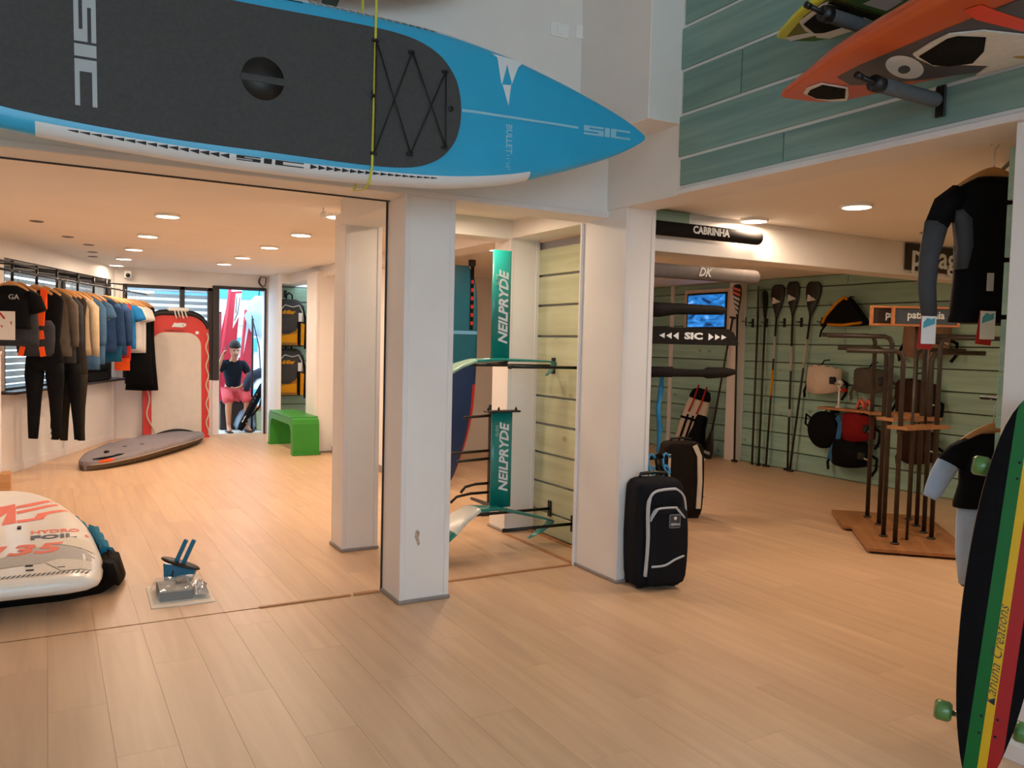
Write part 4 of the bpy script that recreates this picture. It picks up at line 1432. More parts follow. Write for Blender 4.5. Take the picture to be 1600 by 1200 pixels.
BBAGK = mat('bag_black', '17120f', 0.8, 0.2, 12, 0.2, 50)
BBAGB = mat('bag_blue', '1f6f93', 0.75, 0.12, 12, 0.2, 50)
bb = thing('board_bag', 'open black and blue board bag lying flat under the white board', 'bag', (-0.33, 6.5, 0))
mb = MB()
bl = [(-1.10, 0.45), (-1.08, 0.62), (-0.95, 0.72), (-0.7, 0.74), (-0.3, 0.70), (0.3, 0.65), (0.8, 0.56), (1.3, 0.38), (1.6, 0.12), (1.64, 0.01)]
rings = []
for q in range(40):
    u = -1.10 + 2.74 * q / 39
    w = smooth_tab(bl, u)
    rr = []
    for f, z in ((-1.0, 0.03), (-0.97, 0.075), (-0.9, 0.085), (-0.5, 0.093), (0, 0.093), (0.5, 0.093), (0.82, 0.092), (0.88, 0.14), (0.94, 0.13), (1.0, 0.03), (0.9, 0.0), (0, 0.0), (-0.9, 0.0)):
        b_ = noise.noise(Vec((u * 5, f * 3, z * 9)))
        z2 = max(0, z + 0.03 * b_ * (1 if 0.02 < z < 0.09 or z > 0.1 else 0))
        rr.append((f * w + 0.015 * b_, u, z2))
    rings.append(rr)
mb.loft(rings, True, True, mf=lambda i, j: 1 if (j in (7, 8) and i > 13) or (j == 6 and i > 16) else 0)
mb.obj('cover', [BBAGK, BBAGB], bb)
mb = MB()
rings = []
for q in range(14):
    a = q / 13
    y = -1.06 + 0.62 * a
    x = 0.655 + 0.06 * sin(a * 3)
    rings.append([(x - 0.05 + 0.01 * sin(q), y, 0.09), (x - 0.035, y, 0.19 - 0.03 * a + 0.012 * sin(q * 2.1)), (x + 0.02, y, 0.17 - 0.03 * a + 0.012 * cos(q * 1.7)), (x + 0.055, y, 0.04)])
mb.loft(rings, True, True)
mb.obj('side_flap', BBAGK, bb)
mb = MB()
rings = []
for q in range(12):
    a = q / 11
    y = -0.62 + 0.75 * a
    x = 0.70 - 0.05 * a
    rings.append([(x - 0.07, y, 0.09), (x - 0.055, y, 0.185 + 0.014 * sin(q * 2.3)), (x, y, 0.165 + 0.014 * cos(q * 1.9)), (x + 0.035, y, 0.03)])
mb.loft(rings, True, True)
mb.obj('lining', BBAGB, bb, 'blue side of the bag')

# ------------------------------------------------------------------ fin and its package on the floor
PETROL = mat('fin_petrol_blue', '116f92', 0.4, 0.06, 8, coat=0.2)
fn = thing('fin_box', 'small petrol blue fin piece with black oval plate standing on the floor', 'fin', (0.735, 5.565, 0), radians(-29))
mb = MB()
mb.prism([(-0.085, 0), (0.085, 0), (0.115, 0.075), (-0.09, 0.11)], -0.022, 0.022, XZ)
mb.obj('base', PETROL, fn)
mb = MB()
mb.lathe([(0.001, -0.007), (0.115, -0.006), (0.12, 0.0), (0.112, 0.008), (0.001, 0.010)], 26, M=T(0.012, 0, 0.108) @ RY(16) @ Matrix.Diagonal((1.08, 0.42, 1, 1)))
mb.obj('plate', BLACKP, fn, 'black oval plate')
for x in (-0.02, 0.03):
    mb = MB()
    mb.box(-0.013, 0.013, -0.010, 0.010, 0.0, 0.17, 0.003, M=T(x, 0, 0.108) @ RY(24))
    mb.obj('prong', PETROL, fn)
MB().box(-0.045, -0.035, -0.0235, 0.0235, 0.01, 0.06, 0.001, M=RY(14)).obj('slot', BLACKP, fn)

pk = thing('blister_pack', 'flat clear plastic pack on white card lying by the small blue fin', 'package', (0.70, 5.25, 0), radians(-2))
MB().box(-0.175, 0.175, -0.235, 0.22, 0.0, 0.006, 0.002).obj('card', mat('card_cream', 'e6dccf', 0.6, 0.06, 30), pk)
CLEAR = mat('clear_plastic', 'f2f2f0', 0.08, 0.02, alpha=0.22, coat=0.6)
mb = MB()
mb.box(-0.125, 0.065, -0.14, 0.12, 0.007, 0.06, 0.006)
mb.obj('fin_base', mat('grey_green_plastic', '303a35', 0.45, 0.1), pk)
MB().box(-0.02, 0.05, 0.02, 0.10, 0.0605, 0.075, 0.006).obj('clamp', DARKF, pk)
mb = MB()
random.seed(4)
rings = []
for q in range(9):
    x = 0.075 + 0.075 * q / 8
    rings.append([(x, -0.15 + 0.28 * w / 10, 0.03 + 0.028 * random.random() * (1 if 0 < w < 10 else 0)) for w in range(11)])
mb.loft(rings, closed=False, smooth=False)
mb.obj('foil_bag', mat('silver_film', 'c3cbd6', 0.18, 0.06, 20, metal=0.8), pk)
mb = MB()
rings = []
for q in range(10):
    f = q / 9
    y = -0.19 + 0.36 * f
    rings.append([(-0.16 + 0.32 * w / 9, y + 0.006 * random.random(), 0.009 + (0.062 + 0.012 * random.random()) * (1 if 0 < w < 9 and 0 < q < 9 else 0)) for w in range(10)])
mb.loft(rings, closed=False, smooth=False)
mb.obj('blister', CLEAR, pk, 'crumpled clear plastic cover')
for q in range(3):
    MB().tube([(0.13 + 0.01 * q, 0.15 - 0.03 * q, 0.012), (0.155 + 0.005 * q, 0.165 - 0.03 * q, 0.02)], 0.006, 8).obj('screw', BLACKM, pk)

# ------------------------------------------------------------------ green bench
GREEN = mat('green_plastic', '2f8a26', 0.4, 0.05, 4)
bn = thing('bench', 'bright green moulded plastic bench standing below the bags', 'bench', (3.04, 11.6, 0))
prof = [(-0.70, 0), (-0.68, 0.42), (-0.655, 0.475), (-0.60, 0.50), (0.60, 0.50), (0.655, 0.475), (0.68, 0.42), (0.70, 0), (0.60, 0), (0.575, 0.30), (0.54, 0.37), (0.47, 0.40), (-0.47, 0.40), (-0.54, 0.37), (-0.575, 0.30), (-0.60, 0)]
YZ = frame((0, 0, 0), (0, 1, 0), (0, 0, 1), (1, 0, 0))
MB().prism(prof, -0.18, 0.18, YZ).obj('body', GREEN, bn)
MB().box(-0.19, 0.19, -0.60, 0.60, 0.495, 0.512, 0.006).obj('seat', GREEN, bn)
for s in (-1, 1):
    MB().box(-0.19, 0.19, s * 0.70 - 0.03, s * 0.70 + 0.012, 0.0, 0.03, 0.006).obj('foot', GREEN, bn)

# ------------------------------------------------------------------ two kite bags hung in the alcove
KG = mat('bag_charcoal', '45413f', 0.85, 0.08, 14, 0.2, 60)
KY = mat('bag_amber', 'd08a14', 0.75, 0.06, 14, 0.15, 60)
KL = mat('bag_piping_silver', 'b9b5b0', 0.5, 0.04)


def kite_bag(label, x, z):
    t = thing('backpack', label, 'backpack', (x, 13.33, z), 0, 'kite bags on the alcove wall')
    mb = MB()
    rings = []
    for zz, w, d0, d1 in ((-0.76, 0.17, -0.06, 0.10), (-0.74, 0.20, -0.10, 0.13), (-0.60, 0.215, -0.13, 0.14), (-0.3, 0.215, -0.12, 0.14), (-0.1, 0.205, -0.09, 0.14), (-0.03, 0.17, -0.04, 0.13), (0, 0.11, 0.0, 0.11)):
        rr = []
        for q in range(20):
            a = 2 * pi * q / 20
            c, s_ = cos(a), sin(a)
            rr.append((math.copysign(abs(c) ** 0.6, c) * w, (d0 + d1) / 2 + math.copysign(abs(s_) ** 0.6, s_) * (d1 - d0) / 2, zz))
        rings.append(rr)
    mb.loft(rings)
    mb.obj('body', KG, t)
    mb = MB()
    mb.prism([(-0.19, -0.74), (0.19, -0.74), (0.20, -0.40), (0.12, -0.38), (0.07, -0.50), (-0.05, -0.56), (-0.185, -0.56)], 0.132, 0.145, XZ)
    mb.obj('front_panel', KY, t, 'amber lower panel')
    mb = MB()
    for q in range(12):
        xx = -0.17 + q * 0.021
        for zz in (-0.55 + 0.004 * q, -0.70):
            mb.prism([(xx, zz), (xx + 0.010, zz), (xx + 0.010, zz - 0.045), (xx, zz - 0.045)], 0.145, 0.149, XZ)
    tag(mb.obj('stripes', KG, t), kind='stuff')
    mb = MB()
    mb.tube([(-0.19, -0.095, -0.55), (-0.185, -0.115, -0.30), (-0.165, -0.105, -0.16), (-0.10, -0.085, -0.10), (0.02, -0.105, -0.13), (0.12, -0.10, -0.10), (0.17, -0.11, -0.2), (0.18, -0.12, -0.36)], 0.010, 6)
    mb.obj('piping', KL, t, 'silver piping')
    mb = MB()
    mb.text('drifter', 0.085, T(-0.06, -0.137, -0.215) @ RX(90), off=0.004, shear=0.25, ext=0.003, sx=0.9)
    mb.obj('lettering', KY, t, 'amber word drifter')
    MB().box(0.085, 0.135, -0.165, -0.13, -0.74, -0.36, 0.008).obj('strap', BLACKC, t)
    MB().box(0.10, 0.16, -0.147, -0.139, -0.36, -0.22, 0.002).obj('label', CARD, t, 'white paper label')
    mb = MB()
    mb.tube([(-0.05, 0.06, -0.01), (-0.045, 0.06, 0.07), (0.0, 0.06, 0.10), (0.045, 0.06, 0.07), (0.05, 0.06, -0.01)], 0.012, 8)
    mb.obj('handle', BLACKC, t)
    for s in (-1, 1):
        MB().strap([(s * 0.20, 0.0, -0.10), (s * 0.25, 0.02, -0.3), (s * 0.245, 0.0, -0.55), (s * 0.24, -0.04, -0.80)], 0.035, 0.008, (0, -1, 0)).obj('shoulder_strap', BLACKC, t)
    hk = thing('wall_hook', 'black slat wall hook holding the ' + ('upper' if z > 1.8 else 'lower') + ' amber and charcoal backpack', 'hook', (x - 0.03, 13.53, z + 0.08), 0, 'slat wall hooks in the alcove')
    MB().box(-0.025, 0.025, -0.012, 0, -0.05, 0.07, 0.003).obj('plate', BLACKM, hk)
    MB().tube([(0, -0.01, 0.0), (0, -0.16, 0.005), (0, -0.18, 0.03)], 0.008, 8).obj('arm', BLACKM, hk)
    return t


kite_bag('upper charcoal and amber backpack hung in the alcove beside the doorway', 3.43, 2.20)
kite_bag('lower charcoal and amber backpack hung in the alcove above the green bench', 3.43, 1.40)

# ------------------------------------------------------------------ small fittings
t = thing('security_camera', 'small white dome camera on the wall corner over the clothes rail end', 'camera', M=T(1.06, 13.6, 2.46))
MB().box(-0.05, 0.05, -0.14, 0, -0.055, 0.055, 0.018, seg=3).obj('housing', WHITEP, t)
MB().lathe([(0.032, 0), (0.03, 0.014), (0.018, 0.026), (0.0005, 0.03)], 16, M=T(0.0, -0.138, -0.015) @ RX(90)).obj('lens', BLACKP, t, 'black lens')
for k, (x, y) in enumerate(((-0.86, 7.57), (-0.45, 8.0), (-0.07, 8.6), (0.20, 9.75), (0.42, 10.45), (0.50, 11.35), (0.53, 12.0))):
    t = thing('recessed_spot', 'small unlit recessed spot, ' + ORD[k] + ' from the front in the row above the clothes', 'lamp', (x, y, CL), 0, 'unlit recessed spots')
    MB().lathe([(0.055, 0), (0.06, -0.006), (0.05, -0.008), (0.046, -0.002)], 18, cap=False).obj('rim', GREY_TRIM, t)
    MB().lathe([(0.046, -0.0035), (0.0005, -0.003)], 18, cap=False).obj('lens', DARKF, t)
for x, y, k in ((6.05, 4.02, 'behind the single lamp'), (5.25, 3.28, 'to the right of the single lamp')):
    t = thing('recessed_spot', 'unlit recessed spot on the right ceiling ' + k, 'lamp', (x, y, CR), 0, 'unlit recessed spots')
    MB().lathe([(0.085, 0), (0.09, -0.006), (0.075, -0.008), (0.07, -0.002)], 18, cap=False).obj('rim', GREY_TRIM, t)
    MB().lathe([(0.07, -0.0035), (0.0005, -0.003)], 18, cap=False).obj('lens', DARKF, t)
mb = MB()
mb.tube([(3.0, 13.59, 2.53), (2.98, 13.585, 2.46), (3.01, 13.585, 2.41), (3.08, 13.585, 2.40), (3.10, 13.585, 2.46), (3.10, 13.585, 2.54), (3.02, 13.585, 2.55), (3.0, 13.585, 2.46), (3.05, 13.585, 2.38), (3.04, 13.585, 2.34)], 0.007, 6)
tag(mb.obj('cable', DARKF), 'loose dark cable looped on the wall above the doorway', 'cable')
t = thing('spotlight', 'small white track spotlight lit beside the white column top', 'lamp', (1.90, 6.20, 2.55))
MB().tube([(-0.06, 0, -0.02), (-0.06, 0, 0.02)], 0.006, 6).obj('stem', WHITEP, t)
MB().lathe([(0.012, 0.05), (0.024, 0.03), (0.028, 0.0)], 14, M=T(-0.06, 0, -0.045) @ RX(60)).obj('head', WHITEP, t)
MB().lathe([(0.026, 0.0), (0.0005, -0.003)], 14, cap=False, M=T(-0.06, 0, -0.046) @ RX(60)).obj('bulb', LAMPM, t)
# ------------------------------------------------------------------ hydrofoils in the bay
FTEAL = mat('foil_teal', '117f78', 0.35, 0.06, 6, coat=0.3)
FWHITE = mat('foil_white', 'dcdcd4', 0.35, 0.03, coat=0.2)
FPALE = mat('foil_pale_green', '9fc7b2', 0.35, 0.1, 4, coat=0.3)


def wing(mb, secs, mf=None, th=0.11):
    """sections: x, y centre, z, chord, roll (deg)"""
    rings = []
    for x, y, z, c, ro in secs:
        rr = []
        for k in range(14):
            a = 2 * pi * k / 14
            yy = 0.5 * c * cos(a)
            t = th * c * sin(a) * (0.6 + 0.4 * cos(a))
            rr.append((x - t * sin(radians(ro)), y - yy, z + t * cos(radians(ro))))
        rings.append(rr)
    mb.loft(rings, True, True, mf=mf)


def foil(label, secs, mast, lz, word, base=False, whites=0):
    t = thing('hydrofoil', label, 'hydrofoil', (mast[0], 5.4, mast[2]), 0, 'foils displayed in the bay')
    ox, oy, oz = mast[0], 5.4, mast[2]
    S2 = [(x - ox, y - oy, z - oz, c, r) for x, y, z, c, r in secs]
    mb = MB()
    wing(mb, S2, (lambda i, j: 1 if (1 if base else 0) <= i < whites else 0))
    mb.obj('wing', [FTEAL, FWHITE if base else FPALE], t)
    x0, x1, z0, z1 = mast
    w = (x1 - x0)
    mb = MB()
    rings = []
    for z, k in ((0, 1.0), (z1 - z0, 1.0)):
        rings.append([(w / 2 + w / 2 * cos(2 * pi * q / 16), 0.011 * sin(2 * pi * q / 16) * (1.2 if abs(cos(2 * pi * q / 16)) < 0.9 else 1), z) for q in range(16)])
    mb.loft(rings)
    mb.obj('mast', FTEAL, t)
    MB().tube([(w / 2, -0.10, -0.012), (w / 2, 0.05, -0.014), (w / 2, 0.48, -0.018)], [0.016, 0.020, 0.012], 10).obj('fuselage', BLACKM, t)
    mb = MB()
    mb.text(word, 0.105, T(w * 0.60, -0.014, lz - oz) @ RX(90) @ RZ(90), off=0.003, shear=0.28, ext=0.0015, sx=1.02 if not base else 0.98)
    mb.obj('lettering', PRINTW, t, 'white letters NEILPRYDE running up the mast')
    mb = MB()
    mb.text('GLIDE', 0.032, T(w * 0.24, -0.014, lz - oz + 0.21) @ RX(90) @ RZ(90), ext=0.0015)
    mb.obj('lettering', FPALE, t, 'small pale letters GLIDE beside the large word')
    if base:
        mb = MB()
        mb.box(-0.05, w + 0.05, -0.045, 0.045, z1 - z0, z1 - z0 + 0.014, 0.004)
        mb.obj('base_plate', DARKF, t)
        for q in (-0.03, 0.06, w + 0.03):
            MB().lathe([(0.009, 0), (0.009, 0.012), (0.003, 0.024), (0.0005, 0.03)], 10, M=T(q, 0, z1 - z0 + 0.013)).obj('screw', BLACKM, t)
    return t


foil('upper teal hydrofoil with tall mast resting on wall arms in the bay',
     [(2.36, 5.30, 1.29, 0.20, 35), (2.46, 5.32, 1.345, 0.24, 32), (2.57, 5.34, 1.40, 0.25, 25), (2.70, 5.36, 1.438, 0.22, 12), (2.95, 5.38, 1.447, 0.18, 2), (3.2, 5.40, 1.443, 0.14, -2), (3.40, 5.42, 1.437, 0.10, -6), (3.465, 5.43, 1.428, 0.09, -50), (3.462, 5.43, 1.40, 0.085, -80), (3.44, 5.44, 1.36, 0.075, -115), (3.405, 5.445, 1.325, 0.035, -120)],
     (2.885, 3.045, 1.445, 2.262), 1.83, 'NEILPRYDE', False, 3)
foil('lower teal and white hydrofoil with short mast near the bay floor',
     [(2.42, 5.28, 0.12, 0.20, 48), (2.52, 5.30, 0.21, 0.27, 42), (2.62, 5.33, 0.295, 0.30, 30), (2.75, 5.36, 0.345, 0.25, 8), (2.95, 5.38, 0.330, 0.19, -10), (3.2, 5.40, 0.262, 0.15, -16), (3.40, 5.42, 0.205, 0.12, -18), (3.475, 5.43, 0.178, 0.11, -60), (3.45, 5.43, 0.145, 0.10, -120), (3.36, 5.44, 0.09, 0.085, -125), (3.28, 5.445, 0.05, 0.035, -130)],
     (2.905, 3.085, 0.325, 1.05), 0.70, 'NEILPRYDE', True, 3)
for y, z, tip, lab in ((5.23, 1.395, 2.96, 'black wall arm nearest the pillar under the upper foil'), (5.60, 1.397, 2.70, 'black wall arm further back under the upper foil'),
                       (5.26, 0.175, 2.96, 'black wall arm nearest the pillar under the lower foil'), (5.60, 0.232, 2.80, 'black wall arm further back under the lower foil')):
    t = thing('foil_bracket', lab, 'rack arm', (3.575, y, z), 0, 'black arms on the bay slat wall')
    MB().box(-0.014, 0, -0.022, 0.022, -0.065, 0.065, 0.003).obj('plate', BLACKM, t)
    MB().tube([(-0.005, 0, 0), (tip - 3.575, 0, 0.004)], 0.012, 10).obj('arm', BLACKM, t)
    MB().tube([(tip - 3.575 + 0.01, 0, 0.003), (tip - 3.575 - 0.015, 0, 0.004)], 0.016, 10).obj('cap', BLACKP, t)

# blue boards seen through the bay
BTEAL = mat('board_teal_blue', '0f5a72', 0.35, 0.06, 3, coat=0.25)
BNAVY = mat('board_navy_blue', '12305c', 0.35, 0.06, 3, coat=0.25)
BRED = mat('board_red', 'b3231d', 0.4, 0.05)
BLIGHT = mat('board_light_blue', '5f9cc9', 0.4, 0.05)
t = thing('paddle_board', 'deep blue paddle board with red rail standing upright behind the bay', 'paddle board', M=T(3.76, 8.02, 0.01) @ frame((0, 0, 0), (0, 0, 1), (1, 0, 0), (0, 1, 0)) @ RX(180))
mb = MB()
bhw = lambda u: smooth_tab([(0, 0.03), (0.08, 0.10), (0.25, 0.18), (0.5, 0.27), (0.8, 0.335), (1.2, 0.365), (1.8, 0.37), (2.15, 0.35), (2.32, 0.30), (2.39, 0.24)], u)
board(mb, bhw, lambda u: 0.11, [0, 0.02, 0.05] + [0.1 + 0.1 * q for q in range(22)] + [2.25, 2.30, 2.35, 2.385, 2.39], None, lambda u, a, d, s: 2 if (a > 0.85 and u < 1.15) else (0 if u > 1.3 else 1))
mb.obj('hull', [BTEAL, BNAVY, BRED], t)
mb = MB()
w = bhw(1.66) - 0.02
mb.box(1.645, 1.685, -w, w, -0.02, 0.006, 0.004)
mb.obj('stripe', BLIGHT, t, 'light blue band across the board')
mb = MB()
mb.box(1.70, 2.40, -0.295, -0.255, 0.001, 0.012, 0.003)
mb.obj('strap', BLACKC, t, 'black strap with red and blue print')
mb = MB()
for q in range(6):
    mb.box(1.75 + 0.09 * q, 1.79 + 0.09 * q, -0.290, -0.26, 0.0125, 0.014)
tag(mb.obj('strap_print', BRED, t), kind='stuff')
MB().box(2.385, 2.46, -0.31, -0.24, -0.03, 0.02, 0.006).obj('strap_buckle', BLACKP, t)
t = thing('board_rack', 'black rack with long arms standing on the floor behind the bay column', 'rack', (3.58, 6.66, 0))
MB().box(-0.02, 0.02, -0.02, 0.02, 0, 1.0, 0.003).obj('post', BLACKM, t)
MB().box(-0.16, 0.10, -0.16, 0.10, 0, 0.02, 0.004).obj('base', BLACKM, t)
for z, l, c in ((0.575, 0.46, 0), (0.50, 0.34, 0), (0.90, 0.28, 0), (0.27, 0.30, 1), (0.185, 0.40, 1)):
    mb = MB()
    if c:
        mb.tube([(0, 0, z), (-l * 0.5, 0, z), (-l * 0.85, 0, z - 0.02), (-l, 0, z - 0.07)], 0.013, 8)
    else:
        mb.tube([(0, 0, z), (-l, 0, z - 0.012)], 0.013, 8)
    mb.obj('arm', BLACKM, t)

# ------------------------------------------------------------------ foam covered bars on the pillar
def bar_thing(label, x1, z, r, word, col, kind='round', ws=0.06, wx=0.62):
    t = thing('padded_bar', label, 'rack arm', (3.512, 4.42, z), 0, 'padded bars on the pillar side')
    L = x1 - 3.512
    MB().box(0, 0.012, -0.022, 0.022, -0.05, 0.05, 0.003).obj('bracket', BLACKM, t)
    mb = MB()
    if kind == 'round':
        mb.tube([(0.012, 0, 0), (0.04, 0, 0), (L * 0.6, 0, 0.004), (L - 0.03, 0, 0.006), (L - 0.004, 0, 0.006), (L, 0, 0.006)], [r * 0.9, r, r, r * 1.02, r * 0.95, r * 0.6], 16)
    elif kind == 'flat':
        mb.prism([(0.01, -r), (L - 0.015, -r), (L, -r * 0.75), (L - 0.05, r * 0.6), (L - 0.10, r), (0.01, r)], -0.045, 0.045, XZ)
    elif kind == 'taper':
        mb.tube([(0.012, 0, -0.01), (0.15, 0, -0.012), (0.30, 0, 0.0), (L * 0.75, 0, 0.004), (L - 0.03, 0, 0.006), (L, 0, 0.006)], [r * 1.3, r * 1.3, r, r * 0.9, r * 0.8, r * 0.6], 14)
    else:
        mb.tube([(0.012, 0, 0), (0.28, 0, 0), (0.29, 0, -0.004), (L * 0.6, 0, -0.008), (L * 0.66, 0, -0.008), (L * 0.70, 0, -0.006), (L - 0.10, 0, -0.002), (L, 0, 0.002)], [r, r, r * 0.8, r * 0.72, r * 0.75, r * 1.1, r * 1.0, r * 0.5], 14)
    mb.obj('sleeve', col, t)
    if word:
        mb = MB()
        if word == 'SIC':
            y = -0.0462
            mb.text('SIC', 0.062, T(L * 0.50, y, 0) @ RX(90), off=0.003, ext=0.0015, sx=1.9)
            for s in (-1, 1):
                for q in range(3):
                    xx = L * 0.50 + s * (0.16 + 0.062 * q)
                    h = 0.026 - 0.004 * q
                    mb.prism([(xx - s * 0.022, -h), (xx - s * 0.022, h), (xx + s * 0.026, 0)], 0.046, 0.0475, XZ)
        else:
            mb.text(word, ws, T(L * wx, -r - 0.0012, 0.004) @ RX(90), off=0.002, ext=0.0025, sx=0.95, shear=0.35 if word == 'DK' else 0)
        mb.obj('lettering', PRINTW if word != 'DK' else KL, t)
    return t


SLEEVEB = mat('black_foam_sleeve', '1b1817', 0.8, 0.12, 30, 0.15, 120)
SLEEVEG = mat('warm_grey_sleeve', '6a625e', 0.8, 0.08, 30, 0.15, 120)
bar_thing('topmost black padded bar printed CABRINHA on the pillar', 4.59, 2.383, 0.050, 'CABRINHA', SLEEVEB, ws=0.072, wx=0.52)
bar_thing('grey padded bar with DK print, second from the top on the pillar', 4.575, 2.095, 0.050, 'DK', SLEEVEG, ws=0.085, wx=0.48)
bar_thing('plain black tapered padded bar in front of the television', 4.27, 1.838, 0.040, None, SLEEVEB, 'taper')
bar_thing('flat black padded bar printed SIC with arrows, below the television', 4.38, 1.650, 0.058, 'SIC', SLEEVEB, 'flat')
bar_thing('lowest thin black boom shaped padded bar on the pillar', 4.395, 1.398, 0.038, None, SLEEVEB, 'boom')

# leashes hanging beside the pillar
LBLUE = mat('leash_blue', '2286bd', 0.5, 0.06)
t = thing('hook_rail', 'small black hook rail on the slat end beside the suitcases', 'hook rail', (3.86, 4.80, 0.74))
MB().box(0.0, 0.22, -0.03, 0.0, -0.015, 0.015, 0.003).obj('bar', BLACKM, t)
MB().tube([(0.22, -0.015, 0), (0.225, -0.06, 0.0), (0.225, -0.07, 0.02)], 0.006, 6).obj('hook', BLACKM, t)
for lab, x, z0, z1, m in (('blue board leash hanging straight beside the pillar', 3.975, 1.36, 0.78, LBLUE),):
    mb = MB()
    mb.tube([(x + 0.02, 4.76, z0), (x + 0.01, 4.755, z0 - 0.12), (x - 0.015, 4.75, z0 - 0.25), (x + 0.01, 4.75, z0 - 0.4), (x, 4.755, z1)], [0.016, 0.020, 0.018, 0.022, 0.010], 8)
    tag(mb.obj('leash', m), lab, 'leash', 'leashes beside the pillar')
for k, (x, m, lab) in enumerate(((3.91, LBLUE, 'coiled blue leash hanging low beside the pillar'), (3.985, BLACKC, 'coiled black leash with cuff between two blue ones'), (4.05, LBLUE, 'coiled blue leash next to the second suitcase'))):
    mb = MB()
    pts = []
    for q in range(46):
        a = q * 0.62
        pts.append((x + 0.030 * cos(a), 4.74 + 0.022 * sin(a), 0.74 - 0.40 * q / 45 + 0.05 * sin(a)))
    mb.tube(pts, 0.010, 6)
    o = tag(mb.obj('leash', m), lab, 'leash', 'leashes beside the pillar')
    MB().box(x - 0.022, x + 0.022, 4.715, 4.765, 0.30, 0.37, 0.008).obj('cuff', BLACKC if k != 1 else KL, o)

# ------------------------------------------------------------------ suitcases
NAVYB = mat('suitcase_black', '17181d', 0.75, 0.12, 16, 0.25, 120)
BROWNB = mat('suitcase_brown_black', '1f1813', 0.75, 0.15, 16, 0.25, 120)
PIPE = mat('silver_piping', 'b4b8bf', 0.45, 0.05)


def soft_box(mb, w, d, z0, z1, r, n=7, bul=0.012, mi=0, M=None):
    """soft sided case: rounded rectangle sections, slightly bulging"""
    rings = []
    h = z1 - z0
    zz = [0, 0.012, 0.04, 0.12, 0.3, 0.5, 0.7, 0.85, 0.93, 0.975, 0.995, 1.0]
    for f in zz:
        k = 1.0
        ins = 0.0
        e = min(f, 1 - f) * h
        if e < r:
            ins = r - math.sqrt(max(0, r * r - (r - e) ** 2))
        b = bul * sin(pi * f)
        W, D = w / 2 - ins + b, d / 2 - ins * 0.8 + b
        rr = []
        rc = min(0.05, W * 0.4, D * 0.45)
        for cx, cy, a0 in ((W - rc, D - rc, 0), (-W + rc, D - rc, 90), (-W + rc, -D + rc, 180), (W - rc, -D + rc, 270)):
            for q in range(4):
                a = radians(a0 + 30 * q)
                rr.append((cx + rc * cos(a), cy + rc * sin(a), z0 + h * f))
        rings.append(rr)
    mb.loft(rings, True, True, mi, True, M)
    return mb


